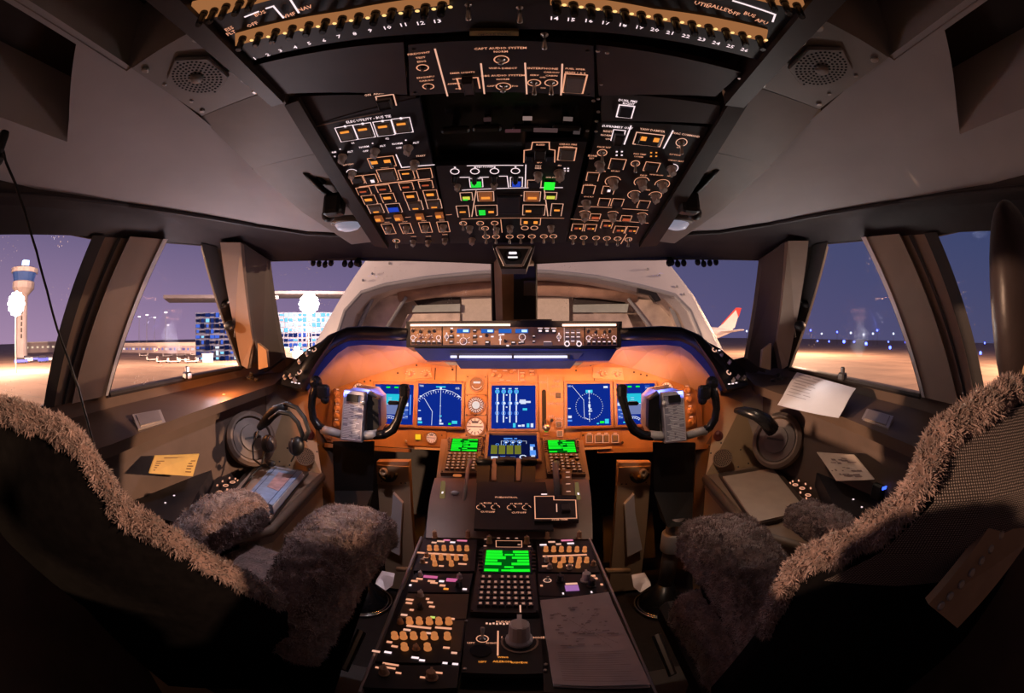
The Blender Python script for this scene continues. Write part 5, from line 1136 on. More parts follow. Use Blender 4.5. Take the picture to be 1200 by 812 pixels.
u, v = FM.uv(640, 505); FM.fill(p.L(L_GRN), u, v, .012, .008, .0056); u, v = FM.uv(640, 509.5); FM.fill(p.L(L_RED), u, v, .022, .006, .0056)
for x, y, me in ((654, 463.5, BTN), (655, 497, BTNG), (656, 508, BTNG)): p.btn(x, y, 6.5, 6.5, me, L_OR)
p.knob(646.5, 492.5, 5, KNOBB, dm=.014)
for t, x, y in (('GEAR', 636, 448), ('FLAP', 652, 447), ('DN', 647, 462), ('GND PROX', 651, 473), ('OVRD', 655, 490.5), ('OFF', 646, 488), ('AUTO', 651, 453)): p.txt(t, x, y, .010, L_OR)
p.line((641.5, 442), (642, 458), L_PK, .0014); p.done()
for sx, q in ((0, [(475, 445), (506, 442.5), (505, 430), (477, 432)]), (1, [(694.5, 443), (731, 445.5), (729, 431), (695, 430)])):
    P_ = mplate(q, 'display_selector_plate', mat('plate_light_brown', (.42, .25, .14), .5, var=.06)); p = Panel(FM, P_, .0042)
    for x in ((481, 499) if not sx else (705, 722.5)): p.knob(x, 439, 6, KNOBT, dm=.022); u, v = FM.uv(x, 439); [FM.fill(p.L(L_PK), u + .02 * math.cos(R(a)), v + .019 * math.sin(R(a)), .006, .003, .0055) for a in range(10, 171, 32)]
    p.done()
for a, b in (((510, 431), (510, 445)), ((534.5, 428), (534.5, 447)), ((696, 430), (696, 446))):
    mb = MB(); u0, v0 = FM.uv(*a); u1, v1 = FM.uv(*b); FM.uvplate(mb, [(u0 - .0015, v1), (u0 + .0015, v1), (u0 + .0015, v0), (u0 - .0015, v0)], .003, -.0005); put('panel_joint', mb, DARK, MP)
P_ = mplate([(478, 521.5), (523, 523.5), (523, 505.5), (478, 503.5)], 'lower_left_plate', BROWN2); p = Panel(FM, P_, .0042); dial(506, 513, .046, P_, 'hdg'); p.btn(490.5, 512, 7, 7, BTN, None, [(emi('lit_yellow_cap', (1.0, .55, .02), 1.0), 0, 0, .9, .9)]); p.screw(476, 517, .012); p.screw(518, 510, .006, SCREWD); p.done()
P_ = mplate([(680, 522), (730, 519), (729, 504.5), (681, 505.5)], 'autobrake_panel'); p = Panel(FM, P_, .0042)
for x, w in ((690.5, 7.5), (701.5, 9), (710, 7), (720.5, 8)): p.btn(x, 514, w, 9, BTNG, L_OR); u, v = FM.uv(x, 507.8); FM.fill(p.L(L_OR), u, v, .016, .004, .0055)
p.screw(683, 510, .008, SCREWD); p.screw(729, 518.5, .012, SCREWD); p.done()
mb = MB(); FM.plate(mb, [(487, 526), (523, 528), (523, 525.5), (487, 523.5)], .02, .02); put('light_bar', mb, mat('bar_light', (.6, .5, .45), .3, var=0), MP)
mb = MB(); FM.plate(mb, [(683, 527), (716, 525.5), (716, 523.2), (683, 524.5)], .02, .02); put('light_bar', mb, mat('bar_light', (.6, .5, .45)), MP)
for q, xs in (([(388, 500), (411, 503), (409, 455), (399, 455)], ((396, 462), (396.5, 470), (396, 479), (395.5, 488), (395, 497))), ([(799, 502), (822, 498), (813, 455), (801, 453)], ((804.5, 458), (806, 468), (808, 481.5), (809.5, 494)))):
    P_ = mplate(q, 'audio_selector_strip'); p = Panel(FM, P_, .0042)
    for x, y in xs: p.knob(x, y, 7, KNOBT, dm=.028); u, v = FM.uv(x, y - 5.5); FM.fill(p.L(L_PK), u, v, .016, .004, .0055)
    p.done()
for q in ([(382, 513), (389, 515), (395, 456), (391, 455)], [(816, 513), (823, 511), (818, 456), (814, 455)]): mplate(q, 'edge_moulding', BEZEL, .014, .014)
for x, y in ((419, 448.5), (427, 447), (434, 446), (466, 437), (751, 438.5), (758, 440), (743, 436), (488, 428), (692, 428), (530, 433), (675, 434)): u, v = FM.uv(x, y); link('screw', SCREWD, None, MP, FM.M(u, v, -.002, .009, .009, .005))
for x, y in ((421, 452), (781, 451)): dial(x, y + 5, .06, MP, 'hdg')

# ================================================================== CENTRE PEDESTAL
FC = Fr(atY(600, 560, 1.42), atY(600, 514, 1.64))
FT = Fr(atY(600, 631, 1.09), atY(600, 560, 1.42))
FP = Fr(atY(600, 797, .515), atY(600, 631, 1.09))
PD = empty('pedestal', Vector((0, .95, 0))); tag(PD, 'centre pedestal with thrust levers, radio panels and green keypad screens between the seats', 'control pedestal')
PB = mat('pedestal_black', (.012, .010, .011), .5, var=.15); PBR = mat('pedestal_brown', (.20, .13, .105), .5, var=.08, scale=15)
# body
mb = MB()
L = [FP.pt(420, 812), FP.pt(497, 630), FT.pt(511, 562), FC.pt(521, 516)]; Rr = [FP.pt(768, 812), FP.pt(694, 630), FT.pt(691, 562), FC.pt(682, 516)]
dn = lambda p, z: Vector((p.x * .98, p.y + .05, z))
for i in range(3):
    a, b, c, d_ = L[i], Rr[i], Rr[i + 1], L[i + 1]
    k = .028
    q = [a, b, c, d_]; mb.prism([p - Vector((0, 0, k)) for p in q], (0, 0, -.04))
mb2 = [L[0], L[1], L[2], L[3]]
for sd in (L, Rr):
    mb.prism([p - Vector((0, 0, .02)) for p in sd] + [Vector((sd[3].x, sd[3].y, 0)), Vector((sd[0].x, sd[0].y, 0))], Vector((.012 if sd is L else -.012, 0, 0)))
mb.prism([Vector((L[3].x, 1.62, 0)), Vector((Rr[3].x, 1.62, 0)), Vector((Rr[3].x, 1.66, L[3].z - .02)), Vector((L[3].x, 1.66, L[3].z - .02))], (0, .02, 0))
put('pedestal_body', mb, PB, PD)
for sd, e in ((L, -1), (Rr, 1)):
    mb = MB(); mb.tube([sd[0] + Vector((0, 0, -.004)), sd[1] + Vector((0, 0, -.002))], .0045, 6); put('edge_trim', mb, mat('edge_trim_metal', (.34, .30, .30), .4, metal=.6, var=.05), PD)
# forward keypad section
mb = MB(); FC.plate(mb, [(511, 560), (691, 560), (684, 514), (518, 514)], .02, -.004); put('forward_board', mb, PBR, PD)
def cdu(fr, x0, x1, y0, y1, sx0, sx1, sy0, sy1, par, cols, rows, k0, k1, kx0, kx1, m, seed, keyc, dark=.3):
    """keypad unit: case, green screen with text lines, key block, line keys"""
    mb = MB(); fr.plate(mb, [(x0[1], y1), (x1[1], y1), (x1[0], y0), (x0[0], y0)], .016, .012); P_ = put('keypad_unit', mb, m, par)
    rnd = random.Random(seed)
    cx, cyy = (sx0 + sx1) / 2, (sy0 + sy1) / 2; u, v = fr.uv(cx, cyy); w, h = fr.size(cx, cyy, sx1 - sx0, sy1 - sy0)
    mb = MB(); fr.uvplate(mb, [(u - w * .54, v - h * .54), (u + w * .54, v - h * .54), (u + w * .54, v + h * .54), (u - w * .54, v + h * .54)], .002, .0135); put('screen_surround', mb, GLOSSB, P_)
    mb = MB(); fr.fill(mb, u, v, w, h, .0142); put('screen', mb, S_GRD, P_)
    mb = MB(); n = 7
    for i in range(n):
        y = v + h / 2 - h * (i + .5) / n
        for sd in (-1, 1):
            if rnd.random() < .93:
                ww = w * rnd.uniform(.26, .46); fr.fill(mb, u + sd * (w * .49 - ww / 2), y, ww, h / n * rnd.uniform(.66, .98), .0148)
        if rnd.random() > dark: fr.fill(mb, u + rnd.uniform(-.1, .1) * w, y, w * .2, h / n * .55, .0147)
    stuff(put('screen_text', mb, S_GRN, P_))
    mb = MB(); lm = MB()
    for j in range(rows):
        fy = (j + .5) / rows; py = k0 + (k1 - k0) * fy; a = kx0[0] + (kx0[1] - kx0[0]) * fy; b = kx1[0] + (kx1[1] - kx1[0]) * fy
        for i in range(cols):
            if (rnd.random() < .04): continue
            px = a + (b - a) * (i + .5) / cols; uu, vv = fr.uv(px, py); kw, kh = fr.size(px, py, (b - a) / cols * .80, (k1 - k0) / rows * .74)
            mb.box((0, 0, 0), (kw, kh, .007)); mb.v[-8:] = [fr.M(uu, vv, .0155) @ q for q in mb.v[-8:]]
            fr.fill(lm, uu, vv, kw * .5, kh * .5, .0194)
    for j in range(6):
        py = sy0 + (sy1 - sy0) * (j + .5) / 6
        for px in (sx0 - (sx1 - sx0) * .095, sx1 + (sx1 - sx0) * .095):
            uu, vv = fr.uv(px, py); mb.box((0, 0, 0), (.009, .006, .006)); mb.v[-8:] = [fr.M(uu, vv, .0145) @ q for q in mb.v[-8:]]
    stuff(put('keys', mb, mat('key_brown', (.11, .07, .055), .5, var=.1) if keyc else mat('key_dark', (.06, .045, .045), .5, var=.1), P_))
    stuff(put('key_legend', lm, emi('key_legend', (.62, .30, .20), .75) if keyc else emi('key_legend_dim', (.5, .24, .17), .7), P_))
    for px, py in ((x0[0] + 2, y0 + 1.5), (x1[0] - 2, y0 + 1.5), (x0[1] + 2, y1 - 1.5), (x1[1] - 2, y1 - 1.5)):
        uu, vv = fr.uv(px, py); link('screw', SCREWD, None, P_, fr.M(uu, vv, .012, .006, .006, .004))
cdu(FC, (525.5, 516.5), (567.5, 561), 515.5, 557.5, 530, 560.5, 518, 532.5, PD, 6, 6, 534.5, 555, (525.5, 521), (560, 557.5), mat('keypad_case_brown', (.16, .10, .075), .5, var=.1), 3, True)
cdu(FC, (637, 641), (678, 686), 515.5, 557.5, 643, 674.5, 518.5, 533, PD, 6, 6, 535, 555.5, (642.5, 645), (678, 682.5), mat('keypad_case_brown', (.16, .10, .075)), 5, True, .5)
# lower engine display between the keypads
d = Draw(FC, display(FC, PD, 569.5, 511.5, 634, 546, 'lower_display', S_NVY, .055, .012, BEZEL, .012))
for k in range(4): d.fill(.12 + k * .16, .42, .13, .34, S_OLV, .0002); d.ring(.18 + k * .15, .62, .03, S_LBL, .015)
d.fill(.40, .86, .18, .05, S_LBL); d.fill(.56, .86, .06, .05, S_LBL); d.line(.26, .76, .78, .76, S_WHT, .008); d.line(.26, .76, .26, .60, S_WHT, .008); d.line(.78, .76, .78, .66, S_WHT, .008)
for x in (.36, .50, .64): d.ring(x, .74, .045, S_LBL, .02); d.fill(x, .70, .04, .06, S_WHT, .0003)
d.fill(.90, .58, .10, .10, S_LBL); d.fill(.88, .46, .06, .16, S_WHT); d.fill(.90, .30, .12, .20, S_LBL); d.fill(.90, .18, .08, .10, S_WHT); d.fill(.13, .10, .14, .12, S_WHT); d.fill(.30, .12, .10, .12, S_LBL); d.fill(.50, .13, .1, .08, S_LBL); d.ring(.70, .14, .06, S_WHT, .025); d.fill(.88, .10, .10, .06)
d.done()
# throttle quadrant
mb = MB()
quadL = []
for i in range(7):
    f = i / 6; py = 562 + (632 - 562) * f; bulge = .030 * math.sin(math.pi * f)
    quadL.append([FT.pt(x, py, bulge + .004) for x in (511 - 12 * f, 522 - 10 * f, 560 - 4 * f, 600, 640 + 4 * f, 680 + 9 * f, 691 + 3 * f)])
mb.grid(quadL); base_ = [[p + FT.n * -.05 for p in r] for r in quadL]
mb.grid([quadL[0], base_[0]]); mb.grid([quadL[-1], base_[-1]]); mb.grid([[r[0] for r in quadL], [r[0] for r in base_]]); mb.grid([[r[-1] for r in quadL], [r[-1] for r in base_]])
autosmooth(put('quadrant_cover', mb, PBR, PD), 50)
def qn(py): return .030 * math.sin(math.pi * max(0, min(1, (py - 562) / 70))) + .005
mb = MB(); FT.plate(mb, [(556, 631), (648, 631), (640, 575), (561, 575)], .008, .036); put('fuel_control_plate', mb, PANELB, PD)
for x0, x1 in ((560, 575), (583, 604), (612, 628)):             # thrust levers seen from behind
    a, b = FC.pt(x0, 550, .03), FC.pt(x1, 550, .03); c, e = FT.pt(x1, 575, .03), FT.pt(x0, 575, .03)
    mb = MB(); mb.prism([a, b, c, e], (0, .05, .01)); t_ = put('thrust_lever', mb, BLACK, PD)
    mb = MB(); mb.tube([a + Vector((-.004, .0, .006)), b + Vector((.004, .0, .006))], .011, 10); put('lever_grip', mb, BLACK, t_, True)
for x in (580, 608):
    mb = MB(); mb.prism([FC.pt(x - 2.5, 546, .03), FC.pt(x + 2.8, 546, .03), FT.pt(x + 3, 573, .035), FT.pt(x - 2, 573, .035)], (0, .02, 0)); put('lever_guide', mb, mat('guide_metal', (.30, .22, .20), .4, metal=.3, var=.1), PD)
def lever(pts, rad, name, m): mb = MB(); mb.tube(pts, rad, 8); return put(name, mb, m, PD, True)
lever([FT.pt(545, 597, .03), FT.pt(549, 577, .05), FT.pt(551, 562, .05), FC.pt(552.5, 550, .04)], [.006, .007, .006, .010], 'speedbrake_lever', mat('lever_bronze', (.33, .26, .22), .35, metal=.6, var=.08))
lever([FT.pt(653.5, 594, .03), FT.pt(652.5, 575, .05), FT.pt(651.5, 562, .06), FC.pt(651, 556, .05)], [.010, .011, .010, .014], 'flap_lever', mat('lever_grey', (.22, .20, .19), .4, metal=.4, var=.08))
mb = MB(); FT.plate(mb, [(659, 593), (673, 593), (669, 562), (659, 562)], .01, .045); P_ = put('flap_gate_plate', mb, BROWN2, PD); p = Panel(FT, P_, .0455)
for y in (566, 572, 580, 589): u, v = FT.uv(666, y); FT.fill(p.L(L_PK), u, v, .014, .004, .0465)
p.done()
for x0, x1 in ((518, 523), (675, 680)):
    mb = MB(); FT.plate(mb, [(x0 - 1, 595), (x1, 595), (x1 + (1 if x0 < 600 else -2), 576), (x0 + (1 if x0 < 600 else -1), 576)], .006, .040); P_ = put('trim_indicator', mb, emi('trim_scale', (.30, .20, .08), .5), PD)
    mb = MB(); FT.fill(mb, *FT.uv((x0 + x1) / 2, 590), .006, .012, .0408); put('pointer', mb, L_WH, P_)
mb = MB(); mb.box(FT.pt(538, 567.5, .034), (.03, .012, .008), bev=.003); put('takeoff_button', mb, mat('orange_cap', (.6, .16, .04), .5, var=.05, emit=(1., .3, .08), es=.35), PD)
mb = MB(); mb.sphere(FT.pt(535, 590, .04), .009, 8, 6, (1.6, .8, .8)); put('release_knob', mb, ALU, PD, True)
P_ = PD; p = Panel(FT, PD, .0365)
for x in (564.5, 581.5, 600, 617.5): u, v = FT.uv(x, 606); FT.ring(p.L(L_OR), u, v, .0125, .002, 0, 270, .0376); FT.disc(p.L(L_OR), u, v + .019, .0042, .0376, 10); p.knob(x, 606, 6, KNOBB, dm=.014)
for t, x, y in (('FUEL', 586, 594), ('CONTROL', 597, 594), ('RUN', 572.5, 601), ('RUN', 608, 601.5), ('CUTOFF', 572.5, 611.5), ('CUTOFF', 608.5, 612)): p.txt(t, x, y, .0085, L_OR)
p.done()
mb = MB(); FT.plate(mb, [(626, 624), (677, 622), (675, 593), (626, 593)], .012, .044); P_ = put('stabiliser_trim_plate', mb, PANELB, PD); p = Panel(FT, P_, .0445)
for a, b in (((627, 621.5), (627, 595)), ((627, 595), (649, 594.5)), ((649, 594.5), (649, 599)), ((649, 599), (674, 599)), ((674, 599), (674.5, 620.5)), ((674.5, 620.5), (627, 621.5))): p.line(a, b, L_OR, .003)
u, v = FT.uv(638, 592.5); FT.fill(p.L(L_WH), u, v, .018, .006, .0458); p.line((652, 604), (652, 613), L_PK, .003); p.btn(662, 610, 12, 10, BTN, ht=.012); p.txt('STAB TRIM', 655, 622.5, .007, L_OR); p.done()
# aft aisle stand modules
def am(poly, name, m=PB, n0=.004): mb = MB(); FP.plate(mb, poly, .012, n0); return put(name, mb, m, PD)
LCDP = emi('radio_window', (.75, .15, .35), .8)
def radio(poly, disp, knobs, name, labels=(), m=PB):
    P_ = am(poly, name, m); p = Panel(FP, P_, .0045)
    for x, y, w, h, c in disp: u, v = FP.uv(x, y); W_, H_ = FP.size(x, y, w, h); FP.fill(p.L(c), u, v, W_, H_, .0056)
    for x, y, d_, me in knobs: p.knob(x, y, d_, me)
    for x, y, w, c in labels: u, v = FP.uv(x, y); W_, H_ = FP.size(x, y, w, 2.2); FP.fill(p.L(c), u, v, W_, H_, .0056)
    p.done(); return P_
def acp(rows, poly, name, cap, hot=()):
    P_ = am(poly, name); p = Panel(FP, P_, .0045)
    for y0, xs in rows:
        for x in xs: p.knob(x, y0, 8, CAPL if (x, y0) not in hot else KNOBT, name='selector_cap', dm=.0135 if cap == 0 else .0150, ht=.010)
    return P_, p
P_, p = acp(((647, (506.5, 514.7, 523.6, 532.5, 541.4, 550.5)), (658, (510.8, 520, 529, 538, 548.7)), (665, (512.5, 532))), [(487, 671), (559, 671), (563, 634), (500, 634)], 'radio_panel', 0)
for x, y, w, c in ((520, 637, 9, L_PK), (534, 638, 6, L_WH), (545, 636, 12, L_PUR), (527, 635.5, 8, L_PUR), (512, 638.5, 6, L_PK), (516, 652, 50, L_OR), (530, 652.4, 40, L_OR), (502, 656, 6, L_OR), (500, 662, 8, L_OR), (520, 666, 6, L_OR), (545, 663.5, 10, L_OR)): u, v = FP.uv(x, y); W_, H_ = FP.size(x, y, w, 1.8); FP.fill(p.L(c), u, v, W_, H_, .0056)
for x, y in ((513, 632.5), (552, 632)): p.knob(x, y, 7, KNOBT, dm=.017, ht=.022)
for x in (503, 498): p.knob(x, 655 if x == 503 else 662, 6, KNOBT, dm=.015)
p.done()
P_, p = acp(((647, (643, 652, 661, 670, 679, 688)), (659.5, (653, 663, 672, 681.5, 690)), (665.5, (659, 680))), [(634, 671), (705, 671), (693, 634), (632, 634)], 'radio_panel', 0)
for x, y, w, c in ((640, 640, 8, L_WH), (650, 636.5, 8, L_PK), (668, 634.5, 14, L_PUR), (672, 638, 8, L_WH), (658, 639, 6, L_PK), (665, 652.5, 52, L_OR), (642, 665, 8, L_OR), (670, 664, 8, L_OR)): u, v = FP.uv(x, y); W_, H_ = FP.size(x, y, w, 1.8); FP.fill(p.L(c), u, v, W_, H_, .0056)
for x, y in ((682, 631.5), (645, 632)): p.knob(x, y, 7, KNOBT, dm=.017, ht=.022)
for x, y in ((643.5, 659), (698, 663), (647, 667), (670, 667)): p.knob(x, y, 6, KNOBT if x > 690 else KNOB, dm=.015)
p.done()
radio([(480, 696), (552, 696), (557, 674), (489, 674)], [(507, 679, 17, 3, LCDP), (532, 682.5, 13, 4, LCDP), (511, 686, 9, 2, L_OR), (521, 689, 7, 2.5, L_OR)], [(495, 677, 7, KNOB), (541, 680, 8, KNOB), (540, 689, 9, KNOBB)], 'radio_tuning_panel', [(488, 684, 8, L_OR), (494, 681.5, 8, L_OR), (483, 689, 3, L_WH), (508, 684, 9, L_OR), (520, 684, 6, L_WH), (547, 693, 5, L_WH), (525, 693, 6, L_AMB)])
P_ = radio([(467, 727), (548, 727), (552, 698), (480, 698)], [], [(495, 701, 9, KNOB), (494, 716, 9, KNOBB)], 'transponder_panel', [(482, 706, 9, L_OR), (481, 710, 8, L_OR), (484, 718, 5, L_OR), (506, 709, 7, L_OR), (508, 714, 7, L_OR), (503, 705, 4, L_OR)], mat('olive_brown_plate', (.13, .085, .045), .5, var=.1))
P_, p = acp(((733, (470.3, 481.5, 493, 504.7, 516, 527.6)), (750.5, (463.7, 474, 486, 498, 510.5, 525.7)), (763.5, (475, 488.5, 502))), [(440, 778), (540, 778), (548, 728), (465, 728)], 'audio_panel', 1, ((470.3, 733), (488.5, 763.5)))
mb = MB(); FP.plate(mb, [(528, 766), (540, 766), (546, 730), (533, 730)], .002, .0056); put('plate_cover', mb, mat('olive_brown_plate', (.13, .085, .045)), P_)
for x, y, w, c in ((508.5, 726.5, 6, emi('yellow_green', (.6, .75, .15), 1.0)), (475, 724, 8, L_PK), (530, 728, 9, L_OR), (478, 741.5, 9, L_PK), (502, 745, 9, L_PK), (492, 738, 30, L_OR), (521, 739, 20, L_OR), (455, 768, 9, L_WH), (441, 767, 10, L_PK), (487, 774, 9, L_WH), (495, 777, 7, L_WH), (522, 780, 6, L_WH), (534, 781, 7, L_WH), (524, 762, 8, L_OR), (533, 768, 7, L_PK), (457, 756, 7, L_OR), (463, 761, 8, L_OR)): u, v = FP.uv(x, y); W_, H_ = FP.size(x, y, w, 2.4); FP.fill(p.L(c), u, v, W_, H_, .0056)
p.done()
radio([(424, 808), (535, 808), (539, 781), (437, 781)], [], [(450, 792, 14, KNOBT), (506, 797, 16, KNOBT)], 'warning_panel', [(458, 782, 20, L_OR), (443, 786, 7, L_OR), (467, 792, 7, L_OR), (510, 791, 18, L_OR), (496, 797, 8, L_OR), (456, 786, 16, L_OR)])
# centre column of the stand
P_ = am([(569, 645), (628, 645), (627, 633), (571, 633)], 'printer_panel'); p = Panel(FP, P_, .0045)
for a, b in (((585, 643), (585, 635.5)), ((585, 635.5), (615, 635.5)), ((615, 635.5), (615, 643)), ((615, 643), (585, 643))): p.line(a, b, L_OR, .002)
for x in (577, 621): p.knob(x, 638, 8, KNOBT, dm=.018, ht=.022)
for x, y in ((573, 634), (588, 632.5), (599, 632.5), (609, 632.5), (620, 633), (572, 642), (624, 642), (612, 640)): u, v = FP.uv(x, y); FP.fill(p.L(L_PK), u, v, .008, .004, .0056)
p.done()
cdu(FP, (567, 553), (628, 633), 646, 722, 571.5, 623.5, 650, 675.5, PD, 8, 6, 680, 718, (566, 560.5), (624, 628), mat('keypad_case_dark', (.035, .026, .026), .5, var=.1), 11, False, .8)
P_ = am([(541, 790), (643, 790), (637, 726), (548, 726)], 'rudder_trim_panel'); p = Panel(FP, P_, .0045); p.ts = .72
p.knob(609.5, 752, 30, KNOB, name='rudder_trim_knob', dm=.052, ht=.045); u, v = FP.uv(610, 754); FP.ring(p.L(mat('ring_tan', (.35, .25, .18), .5, var=0)), u, v, .033, .004, 160, 380, .0056)
u, v = FP.uv(611, 735); FP.strip(p.L(L_PK), (u, v - .012), (u, v + .01), .003, .0515)
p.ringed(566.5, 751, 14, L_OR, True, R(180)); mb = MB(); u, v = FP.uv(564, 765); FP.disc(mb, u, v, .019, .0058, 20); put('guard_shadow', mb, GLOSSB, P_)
p.line((585, 742), (584, 770), L_OR, .003)
for x in range(9): u, v = FP.uv(572 + x * 4, 733 + (0.5 if x % 2 else 0)); FP.fill(p.L(L_PK), u, v, .004, .006, .0056)
for t, x, y, h_ in (('RUDDER', 593, 731, .009), ('AILERON', 589, 777.5, .008), ('LEFT', 566, 778, .007), ('RIGHT', 606, 778.5, .007), ('DN', 615, 778.5, .007), ('WING', 590, 772.5, .007), ('LEFT', 553, 756, .007), ('RIGHT', 577, 756, .007), ('L', 590, 749, .01), ('NOSE', 632.5, 749, .009)): p.txt(t, x, y, h_, L_AMB if y > 770 else L_OR)
for x, y in ((545, 786), (639, 787), (640, 780), (548, 730)): p.screw(x, y, .007)
p.done()
radio([(634, 699), (714, 699), (706, 673), (633, 673)], [(672.5, 690.5, 16, 7, emi('radio_window_violet', (.50, .20, .55), .7))], [(659, 682, 11, KNOBB), (689, 681, 14, KNOB), (695, 687, 12, KNOBB)], 'navigation_radio_panel', [(672, 685.5, 14, L_PK), (707, 686, 3, L_OR), (637, 688, 3, L_OR), (697, 676, 6, L_OR), (700, 679, 5, L_OR), (662, 697, 2, L_WH), (695, 695, 2, L_WH)])
u, v = FP.uv(644, 682); mb = MB(); FP.ring(mb, u, v, .0085, .0025, n=.006); put('lit_ring', mb, L_PK, PD); link('toggle_switch', BAT, None, PD, FP.M(u, v, .0045, .010, .010, .010))
am([(637, 812), (765, 812), (715, 700), (634, 700)], 'flight_plan_tray')
# warm light thrown on the stand by its own flood
plight('stand_flood', (0.0, .95, 1.36), 1.3, (1.0, .50, .30), .02, 'SPOT', (0.0, .85, .55), 60)

# ================================================================== CONTROL YOKES AND COLUMNS
CHROME = mat('chrome', (.62, .62, .64), .15, metal=1.0, var=.0)
YGREY = mat('yoke_grey', (.40, .38, .38), .45, metal=.2, var=.06)
PLATE = mat('checklist_plate', (.30, .29, .37), .4, metal=.2, var=.05, scale=30)
for sg in (-1, 1):
    S = side(sg); FY_Y = 1.45
    def yp(px, py, dy=0.0): return S(atY(px, py, FY_Y + dy))
    foot = S(atZ(428, 706, 0.0))
    r = empty('control_yoke', foot); tag(r, 'control yoke with a silver checklist plate, beside the %s' % ('hung headset' if sg < 0 else 'empty console tray'), 'control yoke', 'control yokes')
    # hub
    mb = MB(); prof = [(404, 458), (416, 454), (434, 457), (443, 466), (444, 500), (438, 512), (404, 513)]
    mb.prism([yp(x, y, .03) for x, y in prof], (0, .10, 0)); autosmooth(put('hub', mb, YGREY, r), 30)
    mb = MB(); mb.prism([yp(x, y, .012) for x, y in ((431, 462), (443, 468), (444, 500), (437, 510), (430, 505))], (0, .03, 0)); put('hub_side', mb, BLACK, r)
    mb = MB(); mb.tube([yp(423, 490, .06), yp(423, 490, .40)], .03, 12); put('yoke_shaft', mb, DGREY, r)
    # horns
    for pts, rad, nm_ in (([(399, 509), (386, 505), (377, 503)], [.015, .017, .018], 'spoke'), ([(424, 510), (432, 510), (442, 509)], [.018, .018, .018], 'spoke')):
        mb = MB(); mb.tube([yp(*p) for p in pts], rad, 10); put(nm_, mb, YGREY, r, True)
    mb = MB(); mb.tube([yp(*p) for p in ((380, 504), (373, 499), (367, 490), (365, 478), (366, 466), (370, 456), (375, 448))], [.017, .018, .016, .015, .016, .020, .012], 12); h1 = put('horn', mb, GLOSSB, r, True)
    mb = MB(); mb.box(yp(379, 459, -.01), (.05, .035, .055), bev=.012, seg=2); mb.sphere(yp(370, 448, 0), .026, 12, 8); mb.sphere(yp(381, 468, -.01), .018, 10, 8); put('trim_switch_block', mb, GLOSSB, h1, False)
    mb = MB(); mb.tube([yp(*p) for p in ((438, 510), (450, 509), (460, 503), (466, 492), (470, 478), (474, 464), (476, 454))], [.017, .018, .018, .015, .014, .018, .015], 12); h2 = put('horn', mb, GLOSSB, r, True)
    mb = MB(); mb.box(yp(474, 458, 0), (.035, .035, .05), bev=.010, seg=2); mb.box(yp(461, 472, 0), (.04, .02, .014), bev=.005); put('trigger', mb, GLOSSB, h2)
    # checklist plate
    q = [yp(403, 457, -.012), yp(428, 460, -.012), yp(424, 518.5, -.03), yp(399, 515.5, -.03)]
    mb = MB(); mb.prism(q, (0, .022, 0)); pl = put('checklist_plate', mb, PLATE, r)
    def qp(x, y, dy=-.0015):
        p = (q[0].lerp(q[1], x)).lerp(q[3].lerp(q[2], x), y); return p + Vector((0, dy, 0))
    mb = MB(); a = .04; 
    for (x0, y0), (x1, y1) in (((a, a), (1 - a, a)), ((1 - a, a), (1 - a, 1 - a)), ((1 - a, 1 - a), (a, 1 - a)), ((a, 1 - a), (a, a))): mb.tube([qp(x0, y0), qp(x1, y1)], .0022, 5)
    put('plate_rim', mb, mat('plate_rim_light', (.62, .60, .66), .3, metal=.4, var=0), pl)
    mb = MB(); mb.prism([qp(.2, .06), qp(.72, .06), qp(.72, .2), qp(.2, .2)], (0, -.008, 0)); put('clip', mb, BLACK, pl)
    mb = MB(); mb.prism([qp(.05, .0), qp(.95, .0), qp(.95, .06), qp(.05, .06)], (0, -.003, 0)); put('plate_header', mb, mat('plate_rim_light', (.62, .60, .66)), pl)
    mb = MB(); mb.sphere(qp(.93, .2), .010, 8, 6); put('clip_knob', mb, ALU, pl, True)
    rnd = random.Random(21); tl = MB()
    y = .235
    while y < .95:
        k = rnd.random()
        if k < .22: segs = [(.3, .7)]; h_ = .016
        elif k < .6: segs = [(.07, .07 + rnd.uniform(.25, .45)), (.55, .55 + rnd.uniform(.2, .38))]; h_ = .011
        else: segs = [(.08, rnd.uniform(.6, .92))]; h_ = .010
        for x0, x1 in segs: tl.add([qp(x0, y, -.002), qp(x1, y, -.002), qp(x1, y + h_, -.002), qp(x0, y + h_, -.002)], [(0, 1, 2, 3)])
        y += .026
    stuff(put('checklist_print', tl, mat('checklist_white', (.85, .85, .92), .6, var=0), pl))
    # column, sleeve, floor ring
    mb = MB(); top = [yp(390, 517, .06), yp(439, 517, .06), yp(439, 519, .2), yp(390, 519, .2)]; f0 = foot + Vector((0, 0, .42))
    lo = [f0 + S(Vector((-.05, -.05, 0))), f0 + S(Vector((.05, -.05, 0))), f0 + S(Vector((.05, .05, 0))), f0 + S(Vector((-.05, .05, 0)))]
    mid_ = [yp(392, 575, .06), yp(437, 575, .06), yp(437, 577, .2), yp(392, 577, .2)]
    mb.grid([top, mid_, lo], True); mb.add(top, [(0, 1, 2, 3)]); put('column', mb, BLACK, r)
    mb = MB(); mb.tube([f0 + Vector((0, 0, .02)), f0 + Vector((0, 0, -.36))], [.036, .034], 16); put('column_tube', mb, mat('column_grey', (.20, .18, .19), .45, metal=.3, var=.1), r, True)
    mb = MB(); mb.lathe([(.047, 0), (.049, .005), (.049, .075), (.045, .08)], 20, Matrix.Translation(f0 + Vector((0, 0, -.13)))); put('sleeve', mb, mat('sleeve_light', (.42, .40, .42), .4, metal=.3, var=.05), r, True)
    mb = MB(); mb.lathe([(.105, .004), (.10, .03), (.07, .055), (.036, .12)], 24, Matrix.Translation(foot)); put('floor_boot', mb, GLOSSB, r, True)
